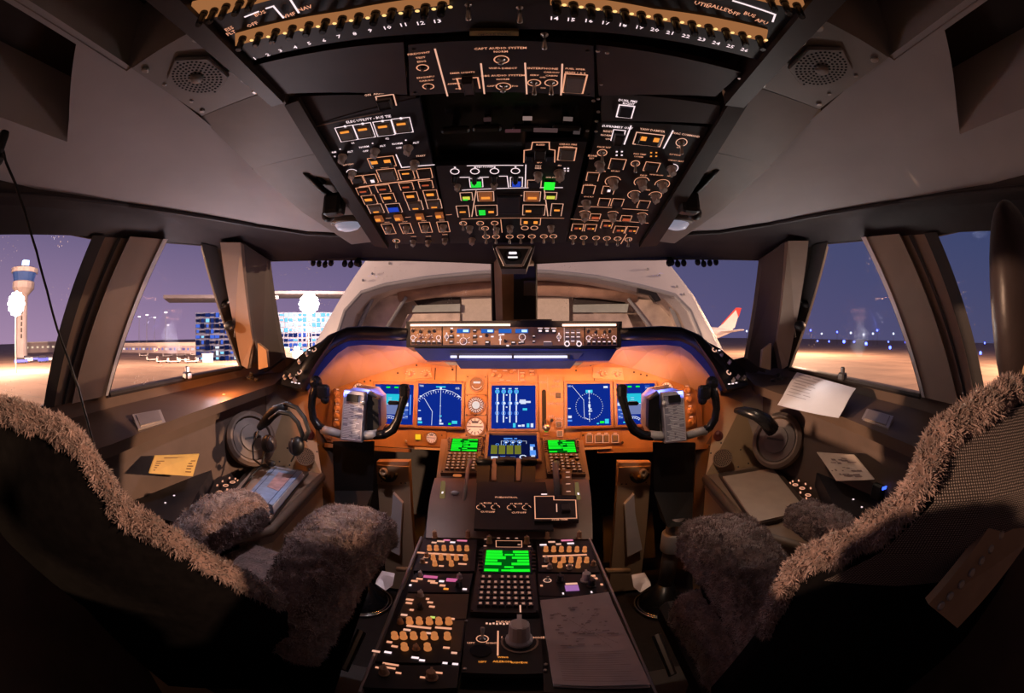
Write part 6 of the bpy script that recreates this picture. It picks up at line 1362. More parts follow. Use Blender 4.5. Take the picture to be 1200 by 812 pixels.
    for rr, rt in ((.118, .006), (.104, .004)):
        mb = MB(); n = 32; mb.tube([foot + Vector((rr * math.cos(2 * math.pi * k / n), rr * math.sin(2 * math.pi * k / n), .010)) for k in range(n + 1)], rt, 8, False); put('floor_ring', mb, CHROME, r, True)

# ================================================================== FOOTWELL
for sg in (-1, 1):
    S = side(sg); 
    def fp(px, py, Y): return S(atY(px, py, Y))
    base = S(Vector((-.46, 1.6, 0))); r = empty('footwell_panel', base); tag(r, 'tan footwell side panel with a round adjuster crank, beside the %s' % ('fleece armrest with greyish top' if sg < 0 else 'grey column sleeve'), 'panel', 'footwell panels')
    a, b = fp(441, 541, 1.60), fp(479, 541, 1.60); c, d_ = Vector((b.x, 1.56, .02)), Vector((a.x, 1.56, .02))
    mb = MB(); mb.prism([a, b, c, d_], (0, .04, 0)); put('board', mb, mat('footwell_tan', (.33, .21, .13), .6, var=.1, scale=8), r)
    mb = MB(); mb.prism([fp(442, 545, 1.592), fp(479, 547, 1.592), fp(478, 569, 1.59), fp(442, 567, 1.59)], (0, .012, 0)); P_ = put('crank_plate', mb, TAN, r)
    cc = fp(455, 556, 1.585)
    mb = MB(); mb.tube([cc + Vector((.035 * math.cos(R(k)), -.006, .035 * math.sin(R(k)) + .01)) for k in range(180, 361, 20)], .008, 8); put('crank_guard', mb, BLACK, r, True)
    mb = MB(); mb.tube([cc + Vector((0, 0, -.01)), cc + Vector((0, -.05, .015))], [.012, .009], 10); put('crank_shaft', mb, BLACK if sg < 0 else mat('brass', (.45, .28, .06), .35, metal=.7, var=.1), r, True)
    mb = MB(); mb.lathe([(.016, 0), (.016, .014), (.008, .014), (.006, .004)], 16, Matrix.Translation(cc + Vector((0, -.05, .03))) @ Matrix.Rotation(R(90), 4, 'X')); put('crank_knob', mb, TAN, r, True)
    for x, y in ((445, 549), (470, 566), (475, 566), (447, 564), (464, 556)): 
        link('screw', SCREWD, None, r, Matrix.Translation(fp(x, y, 1.589)) @ Matrix.Rotation(R(90), 4, 'X') @ Matrix.Diagonal((.007, .007, .004, 1)))
    mb = MB(); mb.prism([fp(460.5, 578, 1.57), fp(471.6, 590, 1.57), fp(468, 651, 1.54), fp(450.6, 642, 1.54), fp(459, 601, 1.56)], (0, .02, 0)); put('kick_guard', mb, mat('guard_light_grey', (.60, .54, .56), .35, metal=.3, var=.05), r)
    mb = MB(); mb.tube([fp(466, 667, 1.50), fp(492, 667, 1.46)], .012, 8); put('foot_bar', mb, TAN, r, True)
    mb = MB(); mb.prism([fp(447, 673, 1.47), fp(462, 676, 1.47), fp(460, 686, 1.44), fp(452, 692, 1.42), fp(440, 684, 1.43)], (0, .015, .01)); put('foot_plate', mb, mat('guard_light_grey', (.60, .54, .56)), r)
    # rudder pedals
    for k, X in enumerate((-.63, -.47)):
        pr = empty('rudder_pedal', S(Vector((X, 1.78, .1)))); tag(pr, 'dark metal rudder pedal in the footwell behind the %s control column' % ('headset-side' if sg < 0 else 'tray-side'), 'pedal', 'rudder pedals')
        mb = MB(); mb.prism([S(Vector((X - .05, 1.74, .08))), S(Vector((X + .05, 1.74, .08))), S(Vector((X + .045, 1.86, .28))), S(Vector((X - .045, 1.86, .28)))], (0, .015, -.01)); put('tread', mb, DGREY, pr)
        mb = MB(); mb.tube([S(Vector((X, 1.80, .16))), S(Vector((X, 1.95, .02)))], .015, 8); put('arm', mb, STEEL, pr)

# ================================================================== SIDE CONSOLES AND WALL FITTINGS (measured on the right, mirrored for the left)
ZC = .62
for sg in (-1, 1):
    S = (lambda p: Vector(p)) if sg > 0 else mir
    side_nm = 'left' if sg < 0 else 'right'
    c1, c2 = atZ(827, 557, ZC), atZ(893, 544, ZC); c3, c4 = atZ(958, 598, ZC), atZ(884, 621, ZC)
    A_, B_ = atY(841, 460, 1.62), atY(870, 472, 1.52)
    r = empty('side_console', S(Vector((c4.x, 1.0, 0)))); tag(r, 'tan side console with a round speaker grille and %s' % ('a blue book on its tray' if sg < 0 else 'an empty tray'), 'console')
    mb = MB(); aft = [Vector((.93, .45, ZC)), Vector((1.06, .45, ZC))]
    top = [c1, c2, c3, aft[1], aft[0], c4]
    mb.prism([S(p) for p in top], (0, 0, -.05)); put('console_top', mb, mat('console_brown', (.22, .145, .10), .55, var=.1, scale=10), r)
    mb = MB(); edge = [c1, c4, aft[0]]; mb.grid([[S(p + Vector((.0, 0, 0))) for p in edge], [S(Vector((p.x + .05, p.y, 0))) for p in edge]]); put('inboard_face', mb, TAN, r)
    mb = MB(); mb.grid([[S(A_ + Vector((0, 0, 0))), S(c1)], [S(Vector((A_.x, A_.y + .02, 0))), S(Vector((c1.x + .05, c1.y, 0)))]]); put('front_face', mb, TAN, r)
    mb = MB(); mb.tube([S(c1 + Vector((0, 0, -.012))), S(c4 + Vector((0, 0, -.012))), S(aft[0] + Vector((0, 0, -.012)))], .016, 8); put('edge_roll', mb, mat('edge_roll_brown', (.13, .085, .06), .5, var=.1), r, True)
    # sloping speaker panel
    n_ = (B_ - A_).cross(c1 - A_).normalized(); n_ = n_ if n_.z > 0 else -n_
    mb = MB(); mb.prism([S(A_), S(B_), S(c2), S(c1)], S(n_ * -.03)); sp = put('speaker_panel', mb, mat('console_tan', (.42, .27, .15), .55, var=.07, scale=12, bump=.05), r)
    g = onp(847, 537, A_, n_); Mg = Matrix.Translation(S(g)) @ S(n_).to_track_quat('Z', 'Y').to_matrix().to_4x4()
    mb = MB(); mb.lathe([(.040, 0), (.040, .003), (.036, .004)], 24, Mg); gr = put('grille', mb, mat('grille_brown', (.20, .13, .085), .85, var=.05, spec=.1), sp)
    mb = MB()
    for ring in range(1, 6):
        for k in range(ring * 6):
            a = 2 * math.pi * k / (ring * 6); mb.lathe([(.0024, .0042), (.0024, .0050)], 6, Mg @ Matrix.Translation((.0066 * ring * math.cos(a), .0066 * ring * math.sin(a), 0)))
    stuff(put('perforation', mb, mat('hole_black', (.002, .002, .002), .9, var=0), sp))
    for x, y in ((831, 523), (845, 519), (833, 531), (842, 552), (865, 547), (877, 543), (868, 527)):
        link('screw', SCREWD, None, sp, Matrix.Translation(S(onp(x, y, A_, n_))) @ S(n_).to_track_quat('Z', 'Y').to_matrix().to_4x4() @ Matrix.Diagonal((.007, .007, .004, 1)))
    kk = onp(842, 512, A_, n_); mb = MB(); mb.lathe([(.020, 0), (.020, .012), (.012, .014), (.012, .03), (.008, .034)], 16, Matrix.Translation(S(kk)) @ S(n_).to_track_quat('Z', 'Y').to_matrix().to_4x4()); put('oxygen_valve', mb, mat('valve_dark_red', (.13, .03, .025), .4, var=.1), sp, True)
    # tray
    tq = [(847, 560), (905, 550), (944, 600), (884, 614)]
    mb = MB(); mb.prism([S(atZ(x, y, ZC + .003)) for x, y in ((842, 558), (907, 547), (950, 602), (883, 619))], (0, 0, .010)); fr_ = put('tray_frame', mb, mat('tray_dark', (.06, .04, .03), .5, var=.1), r)
    mb = MB(); mb.prism([S(atZ(x, y, ZC + .013)) for x, y in tq], (0, 0, .006)); put('tray_lining', mb, mat('tray_lining', (.40, .30, .235), .65, var=.08, scale=14), fr_)
    # black radio box behind the tray with lit legends
    mb = MB(); bq = [atZ(x, y, ZC) for x, y in ((948, 556), (985, 552), (1075, 610), (985, 640))]; mb.prism([S(p) for p in bq], (0, 0, .05)); bx = put('radio_box', mb, PANELB, r)
    mb = MB()
    for x, y in ((932, 568), (940, 572), (947, 580)): 
        c = S(atZ(x, y, ZC + .004)); n = 14; mb.tube([c + Vector((.010 * math.cos(2 * math.pi * k / n), .010 * math.sin(2 * math.pi * k / n), 0)) for k in range(n + 1)], .0016, 5, False)
    for x, y in ((926, 566), (929, 564), (936, 563), (944, 567), (950, 572), (945, 584), (938, 577)): c = S(atZ(x, y, ZC + .004)); mb.box(c, (.006, .016, .002), Matrix.Rotation(R(-35 * sg), 3, 'Z'))
    stuff(put('lit_legend', mb, L_OR, bx))
    mb = MB()
    for x, y in ((1000, 585), (1010, 594)): mb.box(S(atZ(x, y, ZC + .051)), (.005, .005, .002))
    stuff(put('indicator_dot', mb, L_WH, bx))
    # fairing up to the sill with the steering tiller
    t1, t2, t3, t4 = atY(850, 450, 1.62), atY(884, 452, 1.54), atY(915, 474, 1.42), atY(985, 540, 1.10)
    l1, l2, l3, l4 = A_, B_, (B_ + c2) / 2, c2
    mb = MB(); rows = []
    for a, b in ((t1, l1), (t2, l2), (t3, l3), (t4, l4)): rows.append([S(a.lerp(b, k / 4) + Vector((.03 * math.sin(math.pi * k / 4), 0, 0))) for k in range(5)])
    mb.grid(rows); fo = put('wall_fairing', mb, mat('fairing_tan', (.30, .215, .165), .6, var=.07, scale=9), r, True)
    cen = atX(911, 516, .965); nt = Vector((-.80, -.50, .34)).normalized(); Mt = Matrix.Translation(S(cen)) @ S(nt).to_track_quat('Z', 'Y').to_matrix().to_4x4()
    tl = empty('steering_tiller', S(cen)); tag(tl, 'round nose-wheel steering tiller with a %s, on the side wall' % ('headset hung over it' if sg < 0 else 'free black handle'), 'steering tiller')
    mb = MB(); mb.lathe([(.105, -.03), (.105, .008), (.092, .020), (.084, .020), (.080, .004)], 32, Mt); autosmooth(put('housing', mb, mat('tiller_housing', (.17, .12, .095), .6, var=.08), tl), 35)
    mb = MB(); mb.lathe([(.080, .0), (.078, .010), (.052, .020), (.050, .026), (.02, .028)], 28, Mt); autosmooth(put('disc', mb, mat('tiller_disc', (.22, .175, .155), .5, var=.08) if sg < 0 else mat('tiller_disc_dark', (.16, .12, .11), .5, var=.1), tl), 35)
    if sg > 0:
        mb = MB(); mb.tube([S(atX(x, y, X)) for x, y, X in ((862, 481, .80), (872, 482, .81), (886, 486, .83), (897, 493, .86), (905, 503, .90))], [.010, .018, .022, .026, .028], 12); put('handle', mb, GLOSSB, tl, True)
    mb = MB(); mb.box((0, 0, .027), (.07, .008, .004)); mb.v = [Mt @ v for v in mb.v]; put('pointer', mb, DGREY, tl)

# ------------------------------------------------------------------ things on the sills and consoles
def flat(name, pts, th, m, up=None):
    mb = MB(); n = (pts[1] - pts[0]).cross(pts[2] - pts[0]).normalized(); n = n if n.z > 0 else -n; mb.prism(pts, n * th); return put(name, mb, m)
lin_r = [mir(p) for p in (w2fb, w2rb, li_r, li_f)]
nl_ = (lin_r[1] - lin_r[0]).cross(lin_r[2] - lin_r[0]).normalized(); nl_ = nl_ if nl_.z > 0 else -nl_
pl0 = (lin_r[0] + lin_r[1] + lin_r[2] + lin_r[3]) / 4 - nl_ * .004
def onl(px, py, h=0.0, sg=1):
    if sg > 0: return onp(px, py, pl0 + nl_ * h, nl_)
    return onp(px, py, mir(pl0) + mir(nl_) * h, mir(nl_))
q = [onl(x, y, .028) for x, y in ((934, 436), (1003, 455), (983, 493), (911, 473))]
r = empty('paper_sheet', sum(q, Vector()) / 4); tag(r, 'white printed sheet lying on the window sill', 'paper')
mb = MB(); rows = []
for i in range(7): rows.append([q[0].lerp(q[1], i / 6).lerp(q[3].lerp(q[2], i / 6), k / 5) + nl_ * (.014 * (i / 6) ** 2 * (k / 5) + .004 * math.sin(k)) for k in range(6)])
mb.grid(rows); mb.grid([[p - nl_ * .0012 for p in rr] for rr in rows]); put('sheet', mb, mat('sheet_white', (.62, .60, .64), .8, var=.03), r, True)
mb = MB()
for i in range(8):
    y = .12 + i * .09
    for x0, x1 in ((.08, .42),) if i % 3 else ((.08, .3), (.34, .46)):
        a, b = q[0].lerp(q[1], x0).lerp(q[3].lerp(q[2], x0), y), q[0].lerp(q[1], x1).lerp(q[3].lerp(q[2], x1), y); dd = (q[3] - q[0]) * .02
        mb.add([p + nl_ * .0085 for p in (a, b, b + dd, a + dd)], [(0, 1, 2, 3)])
stuff(put('print', mb, mat('grey_print', (.32, .30, .33), .8, var=0), r))
for sg, qs, lab in ((-1, ((155, 487), (188, 481), (194, 496), (162, 504)), 'small metal ashtray lid set into the sill below the orange lamp glow'), (1, ((1016, 480), (1047, 489), (1041, 503), (1009, 493)), 'small metal ashtray lid set into the sill beside the white sheet')):
    pts = [onl(x, y, .000, sg) for x, y in qs]; c = sum(pts, Vector()) / 4; r = empty('ashtray', c); tag(r, lab, 'ashtray')
    nn = nl_ if sg > 0 else mir(nl_); mb = MB(); mb.prism([p - nn * .02 for p in pts], nn * .024); put('frame', mb, mat('ashtray_metal', (.46, .40, .36), .35, metal=.5, var=.06), r)
    mb = MB(); mb.prism([c + (p - c) * .78 for p in pts], nn * .008); put('lid', mb, mat('lid_metal', (.34, .29, .26), .35, metal=.5, var=.06), r)
# sill fittings: small knobs and latches near the front corners
for sg in (-1, 1):
    for k, (x, y) in enumerate(((300, 448), (308, 452), (294, 441))):
        p = onl(x, y, .0, -1); p = p if sg < 0 else mir(p)
        mb = MB(); nn = nl_ if sg > 0 else mir(nl_); Mk = Matrix.Translation(p - nn * .01) @ nn.to_track_quat('Z', 'Y').to_matrix().to_4x4()
        if k == 1: mb.box((0, 0, 0), (.03, .018, .03), bev=.004); mb.v = [Mk @ v for v in mb.v]
        else: mb.lathe([(.016, 0), (.016, .012), (.010, .014), (.010, .028), (.006, .030)], 12, Mk)
        mb.lathe([(.022, 0), (.022, .008)], 14, Mk); put('sill_knob' if k != 1 else 'sill_latch', mb, DGREY, LEDGE[sg])
# disc and light added for the orange lamp reflection on the left sill
p = onl(263, 465, .0, -1); nn = mir(nl_)
r = empty('sill_glow_disc', p); tag(r, 'small round disc added for the orange lamp reflection on the window sill', 'lamp')
mb = MB(); Mk = Matrix.Translation(p - nn * .008) @ nn.to_track_quat('Z', 'Y').to_matrix().to_4x4(); mb.lathe([(.014, 0), (.014, .011), (.012, .013)], 16, Mk); put('ring', mb, BROWN2, r)
mb = MB(); mb.lathe([(.011, .008), (.010, .015), (.004, .018)], 16, Mk); put('lens', mb, emi('orange_reflection_glow', (1.0, .50, .16), 2.2), r, True)
plight('sill_glow_fill', p + nn * .08, 2.4, (1.0, .30, .06), .012)
# approach chart cards
r = empty('chart_card', atX(205, 557, -.97)); tag(r, 'yellow printed card leaning on the wall above the black radio box', 'card')
q = [atX(182, 534, -1.0), atX(233.6, 532, -1.0), atX(226, 558, -.95), atX(175, 554.5, -.95)]
mb = MB(); mb.prism(q, (-.004, 0, .001)); put('card', mb, mat('yellow_card', (.50, .30, .07), .7, var=.08, scale=20), r)
mb = MB(); rnd = random.Random(2)
for y in (.12, .3, .42, .54, .66, .8):
    for x0 in (.06, .78) if y > .2 else (.2,):
        x1 = x0 + (rnd.uniform(.1, .17) if y > .2 else .6); pt = lambda x, y: q[0].lerp(q[1], x).lerp(q[3].lerp(q[2], x), y) + Vector((.0015, 0, .0005)); mb.add([pt(x0, y), pt(x1, y), pt(x1, y + .05), pt(x0, y + .05)], [(0, 1, 2, 3)])
stuff(put('print', mb, mat('brown_print', (.14, .07, .02), .8, var=0), r))
r = empty('chart_card', atX(1003, 563, .97)); tag(r, 'pale route chart card leaning on the wall beside the woven seat back', 'card')
q = [atX(957, 530, 1.0), atX(1000, 533, 1.0), atX(1024, 562, .95), atX(980, 563.5, .95)]
mb = MB(); mb.prism(q, (.004, 0, .001)); put('card', mb, mat('pale_card', (.42, .33, .27), .7, var=.08, scale=20), r)
mb = MB()
for k in range(26):
    x0, y0 = rnd.uniform(.05, .8), rnd.uniform(.12, .85); w_, h_ = rnd.uniform(.04, .2), rnd.uniform(.02, .07); pt = lambda x, y: q[0].lerp(q[1], x).lerp(q[3].lerp(q[2], x), y) + Vector((-.0015, 0, .0005)); mb.add([pt(x0, y0), pt(min(.95, x0 + w_), y0), pt(min(.95, x0 + w_), y0 + h_), pt(x0, y0 + h_)], [(0, 1, 2, 3)])
stuff(put('print', mb, mat('chart_print', (.16, .11, .10), .8, var=0), r))
# blue plastic-wrapped manual on the left tray
z0 = ZC + .019; q = [atZ(320, 546, z0 + .028), atZ(354, 552, z0 + .028), atZ(319, 592, z0 + .028), atZ(290, 579, z0 + .028)]
r = empty('manual', sum(q, Vector()) / 4 - Vector((0, 0, .028))); tag(r, 'pale blue wrapped manual lying on a console tray below the headset', 'book')
mb = MB(); mb.prism([p - Vector((0, 0, .028)) for p in q], (0, 0, .028)); autosmooth(put('cover', mb, mat('blue_wrap', (.22, .34, .58), .35, var=.25, scale=22, bump=.3, bscale=40), r))
mb = MB(); ctr = sum(q, Vector()) / 4 + Vector((0, 0, .0008)); mb.prism([ctr + (p - ctr) * .5 + Vector((.01, .02, 0)) for p in q], (0, 0, .0008)); put('front_picture', mb, mat('cover_picture', (.42, .30, .34), .4, var=.35, scale=30), r)
mb = MB()
for f in (.15, .85): a = q[0].lerp(q[1], f); b = q[3].lerp(q[2], f); mb.tube([a + Vector((0, 0, .0015)), b + Vector((0, 0, .0015))], .0012, 5)
stuff(put('crease', mb, mat('crease_blue', (.08, .12, .25), .4, var=0), r))
mb = MB(); mb.prism([q[1] + Vector((0, 0, -.024)), q[2] + Vector((0, 0, -.024)), q[2] + Vector((0, 0, -.004)), q[1] + Vector((0, 0, -.004))], (.0015, .0, 0)); put('page_edge', mb, PAPER, r)
# flight papers on the pedestal tray
q = [FP.pt(635, 708, .010), FP.pt(714, 699, .008), FP.pt(760, 806, .010), FP.pt(648, 806, .010)]
r = empty('flight_papers', sum(q, Vector()) / 4); tag(r, 'sheaf of printed flight papers lying on the pedestal', 'paper')
mb = MB(); rows = []
for i in range(8): rows.append([q[0].lerp(q[1], i / 7).lerp(q[3].lerp(q[2], i / 7), k / 8) + FP.n * (.0025 + .0022 * math.sin(i * .9) * math.sin(k * .7) + .006 * (k == 0) * (i / 7)) for k in range(9)])
mb.grid(rows); put('top_sheet', mb, mat('flight_paper', (.46, .36, .35), .8, var=.06, scale=30), r, True)
mb = MB(); mb.prism([p - FP.n * .008 for p in q], FP.n * .005); put('lower_sheets', mb, PAPER, r)
mb = MB(); pt = lambda x, y: q[0].lerp(q[1], x).lerp(q[3].lerp(q[2], x), y) + FP.n * .0054
rnd = random.Random(8)
for k in range(46):
    x0, y0 = rnd.uniform(.08, .82), rnd.uniform(.08, .62); w_, h_ = rnd.uniform(.02, .1), rnd.uniform(.006, .016)
    if abs(x0 - .45) + abs(y0 - .4) > .55: continue
    mb.add([pt(x0, y0), pt(x0 + w_, y0), pt(x0 + w_, y0 + h_), pt(x0, y0 + h_)], [(0, 1, 2, 3)])
for a, b in (((.2, .2), (.5, .42)), ((.75, .2), (.4, .45)), ((.5, .42), (.85, .6)), ((.3, .45), (.7, .44)), ((.55, .45), (.75, .65))):
    A2, B2 = Vector(a), Vector(b); n = 9
    for i in range(n):
        f0, f1 = A2.lerp(B2, i / n), A2.lerp(B2, (i + .7) / n); mb.add([pt(*f0), pt(*f1), pt(f1.x, f1.y + .006), pt(f0.x, f0.y + .006)], [(0, 1, 2, 3)])
for i in range(14):
    y = .68 + i * .022; mb.add([pt(.1, y), pt(rnd.uniform(.5, .92), y), pt(.9, y + .004), pt(.1, y + .004)], [(0, 1, 2, 3)])
stuff(put('print', mb, mat('pencil_print', (.26, .19, .19), .8, var=0), r))
# headset hung over the left tiller
r = empty('headset', atY(330, 540, 1.25)); tag(r, 'black aviation headset hung over the round tiller', 'headset')
hp = lambda x, y, Y=1.22: atY(x, y, Y)
for pts in (((310, 500, 1.26), (312, 488, 1.25), (323, 477, 1.24), (336, 473, 1.23), (348, 478, 1.22), (357, 490, 1.21), (362, 505, 1.20), (357, 516, 1.19)), ((316, 492, 1.2), (328, 483, 1.2), (340, 485, 1.2), (349, 495, 1.2), (354, 508, 1.2), (356, 516, 1.2))):
    mb = MB(); mb.tube([hp(*p) for p in pts], [.008] * len(pts), 8); put('headband', mb, RUBBER, r, True)
mb = MB(); mb.tube([hp(304, 501, 1.28), hp(313, 492, 1.25), hp(322, 481, 1.24), hp(334, 477, 1.23)], [.012, .020, .020, .013], 10); put('head_pad', mb, RUBBER, r, True)
for x, y, Y in ((314, 520, 1.22), (348, 523, 1.19)):
    mb = MB(); mb.sphere(hp(x, y, Y), .034, 16, 10, (.75, .8, 1.0), Matrix.Rotation(R(20), 3, 'Y')); cup = put('ear_cup', mb, BLACK, r, True)
    mb = MB(); mb.sphere(hp(x + (4 if x < 330 else -4), y, Y - .005), .028, 14, 8, (.6, .9, 1.05)); put('ear_pad', mb, LEATHER, cup, True)
mb = MB(); mb.tube([hp(303, 505, 1.24), hp(296, 522, 1.23), hp(297, 538, 1.21), hp(306, 545, 1.19), hp(318, 543, 1.18)], .004, 6); put('microphone_boom', mb, RUBBER, r, True)
mb = MB(); mb.sphere(hp(318, 543, 1.18), .012, 10, 8, (1.5, 1, 1)); put('microphone', mb, RUBBER, r, True)
mb = MB(); mb.tube([hp(347, 530, 1.19), hp(341, 541, 1.17)], .003, 6); put('earpiece_tab', mb, RUBBER, r)
mb = MB(); mb.tube([hp(310, 528, 1.22), hp(307, 545, 1.20), atZ(296, 556, .66), atZ(285, 570, .65), atZ(278, 585, .645)], .0045, 7); put('cable', mb, RUBBER, r, True)
# microphone cord hanging from the ceiling liner
r = empty('hanging_cord', atX(118, 550, -.90)); tag(r, 'thin black cord hanging from a clip in the ceiling liner', 'cord')
pts = [(3, 172), (7, 190), (18, 215), (30, 250), (43, 295), (55, 340), (67, 385), (80, 420), (92, 455), (102, 492), (110, 522), (118, 552)]
mb = MB(); mb.tube([atX(x, y, -.90) for x, y in pts], .0035, 8); put('cord', mb, RUBBER, r, True)
mb = MB(); c = atX(1, 168, -.90); mb.box(c, (.035, .03, .05), bev=.01, seg=2); mb.sphere(c + Vector((0, .01, -.03)), .014, 10, 6); put('clip', mb, BLACK, r)
# crank handles on the opening side windows
for sg in (-1, 1):
    S = side(sg)
    r = empty('window_crank', S(atY(268, 380, 1.36))); tag(r, 'black window crank with two round knobs on the side window frame, near the %s' % ('blue terminal' if sg < 0 else 'taxiway lights'), 'crank', 'window cranks')
    for x, y in ((262, 357), (269, 382)):
        mb = MB(); mb.sphere(S(atY(x, y, 1.36)), .017 if y < 370 else .024, 12, 8, (1.2, .8, .9)); put('knob', mb, BLACK, r, True)
    mb = MB(); mb.tube([S(atY(262, 357, 1.36)), S(atY(270, 352, 1.38)), S(atY(278, 360, 1.40))], .006, 7); mb.tube([S(atY(269, 382, 1.36)), S(atY(278, 372, 1.40)), S(atY(276, 395, 1.42))], .008, 7); put('arm', mb, STEEL if sg < 0 else BLACK, r, True)
    mb = MB(); mb.tube([S(atY(268, 310, 1.30)), S(atY(272, 325, 1.33)), S(atY(268, 335, 1.33)), S(atY(276, 348, 1.36))], .004, 6); put('spring', mb, GREYK, r, True)
    # lumpy rubber seal hooks under the windshield header
    for k, x in enumerate((367, 374, 381, 388, 404, 411, 418, 421)):
        c = S(atY(x, 308 + (k % 3), 1.66)); h = empty('visor_hook', c); tag(h, 'small black visor hook under the windshield header, near the %s' % ('bright terminal front' if sg < 0 else 'airliner tail'), 'hook', 'visor hooks')
        mb = MB(); mb.sphere(c, .014, 8, 6, (1, .8, 1.1)); put('hook_body', mb, BLACK, h, True); mb = MB(); mb.tube([c, c + Vector((0, .01, .03))], .006, 6); put('hook_stem', mb, BLACK, h)
# pens and a small lit unit lying about
for nm_, a, b, m, lab in (('pen', (957, 600), (974, 608), mat('pen_white', (.7, .68, .7), .35, var=0), 'white pen lying on the black radio box beside the tray'), ('pen', (146, 572), (168, 563), mat('pen_blue', (.25, .35, .6), .35, var=0), 'pale blue pen lying by the yellow card')):
    A2, B2 = atZ(*a, ZC + .058), atZ(*b, ZC + .058); dvv = B2 - A2; r = empty(nm_, (A2 + B2) / 2); tag(r, lab, 'pen')
    mb = MB(); mb.tube([A2, A2 + dvv * .78], .004, 8); put('barrel', mb, m, r, True)
    mb = MB(); mb.tube([A2 + dvv * .78, B2], [.004, .0012], 8); put('tip', mb, BLACK, r, True)
p = atZ(1033, 568, ZC + .09); r = empty('charging_unit', p); tag(r, 'small dark unit with a glowing blue strip beside the pale chart card', 'charger')
mb = MB(); mb.box(p + Vector((0, 0, -.02)), (.05, .05, .05), bev=.006); put('case', mb, BLACK, r)
mb = MB(); mb.box(p + Vector((-.012, -.027, .0)), (.026, .004, .009)); put('lit_strip', mb, emi('blue_strip', (.05, .12, 1.0), 2.0), r)

# ================================================================== SEATS
def nz3(p, s): return noise.noise(p * s)
def fleece_loft(pts, ha, hb, up, seg=30, sub=5, amp=.007, expo=2.6, closed_ends=True):
    """a fleecy pad lofted along a path: half-width ha, half-height hb, superellipse section"""
    pts = [Vector(p) for p in pts]; n = len(pts)
    P, Aa, Bb = [], [], []
    for i in range(n - 1):
        for k in range(sub):
            f = k / sub
            p0, p1, p2, p3 = pts[max(i - 1, 0)], pts[i], pts[i + 1], pts[min(i + 2, n - 1)]
            P.append(.5 * ((2 * p1) + (p2 - p0) * f + (2 * p0 - 5 * p1 + 4 * p2 - p3) * f * f + (3 * p1 - p0 - 3 * p2 + p3) * f ** 3))
            Aa.append(ha[i] * (1 - f) + ha[i + 1] * f); Bb.append(hb[i] * (1 - f) + hb[i + 1] * f)
    P.append(pts[-1]); Aa.append(ha[-1]); Bb.append(hb[-1])
    m = len(P); rows = []
    U = Vector(up)
    def ring(p, t, a, b):
        sx = t.cross(U).normalized(); uu = sx.cross(t).normalized(); out = []
        for k in range(seg):
            g = 2 * math.pi * k / seg; c, s = math.cos(g), math.sin(g)
            x = math.copysign(abs(c) ** (2 / expo), c); y = math.copysign(abs(s) ** (2 / expo), s)
            q = p + sx * (a * x) + uu * (b * y); d = (sx * c + uu * s)
            w = nz3(q, 95) * 1.0 + nz3(q, 34) * .8 + nz3(q, 190) * .5
            out.append(q + d * (amp * w))
        return out
    for i in range(m):
        t = (P[min(i + 1, m - 1)] - P[max(i - 1, 0)]).normalized()
        if i == 0 and closed_ends:
            for e, kk in ((.9, .35), (.55, .78), (.2, .95)): rows.append(ring(P[0] - t * (Bb[0] * .55 * e), t, Aa[0] * kk, Bb[0] * kk))
        rows.append(ring(P[i], t, Aa[i], Bb[i]))
        if i == m - 1 and closed_ends:
            for e, kk in ((.2, .95), (.55, .78), (.9, .35)): rows.append(ring(P[-1] + t * (Bb[-1] * .55 * e), t, Aa[-1] * kk, Bb[-1] * kk))
    mb = MB(); mb.grid(rows, True); k = len(rows); mb.f.append(tuple(range(seg))[::-1]); mb.f.append(tuple(range((k - 1) * seg, k * seg))); mb.cen = [sum(rw, Vector()) / seg for rw in rows]; mb.seg = seg
    return mb
def fleece(name, parent, mbs, tufts, seed):
    tv = [(list(mbs.v), list(mbs.f))]
    rnd = random.Random(seed); vs, fs = mbs.v, [f for f in mbs.f if len(f) == 4]
    tb = MB()
    V, F = [], []
    for k in range(tufts):
        f = fs[int(rnd.random() * len(fs))]; a, b, c, d = (vs[i] for i in f)
        u, v = rnd.random(), rnd.random(); p = a.lerp(b, u).lerp(d.lerp(c, u), v); n = (b - a).cross(d - a)
        if n.length < 1e-12: continue
        n.normalize()
        if n.dot(p - mbs.cen[f[0] // mbs.seg]) < 0: n = -n
        j = Vector((rnd.gauss(0, .6), rnd.gauss(0, .6), rnd.gauss(0, .6) - .2)); n = n
        V.append((p, n, j, rnd.uniform(.004, .009), rnd.uniform(.0007, .0015)))
    o = put(name, mbs, FLEECE, parent, True)
    # decide outward direction from the recalculated normals: sample by ray to the loft centre line is not needed, tufts point both ways along n
    tb = MB()
    for p, n, j, L_, w in V:
        s = Vector((n.y, -n.z, n.x)).cross(n).normalized() * w; s2 = n.cross(s).normalized() * w
        for sgn in (1,):
            d = (n * sgn + j * .45).normalized() * L_
            base = len(tb.v); tb.v += [p + s, p - s * .5 + s2 * .87, p - s * .5 - s2 * .87, p + d * .6 + j * .0015, p + d + j * .002]
            tb.f += [(base, base + 1, base + 4), (base + 1, base + 2, base + 4), (base + 2, base, base + 4)]
    me = bpy.data.meshes.new('wool_tuft'); me.from_pydata([tuple(v) for v in tb.v], [], tb.f); me.materials.append(FLEECE2)
    t = link('wool_tuft', me, None, o); stuff(t)
    return o
WEAVE = bpy.data.materials.new('woven_fabric'); WEAVE.use_nodes = True
nt = WEAVE.node_tree; b_ = nt.nodes['Principled BSDF']; b_.inputs['Roughness'].default_value = .9
c_ = nt.nodes.new('ShaderNodeTexCoord'); w1 = nt.nodes.new('ShaderNodeTexWave'); w1.inputs['Scale'].default_value = 95; w1.bands_direction = 'X'
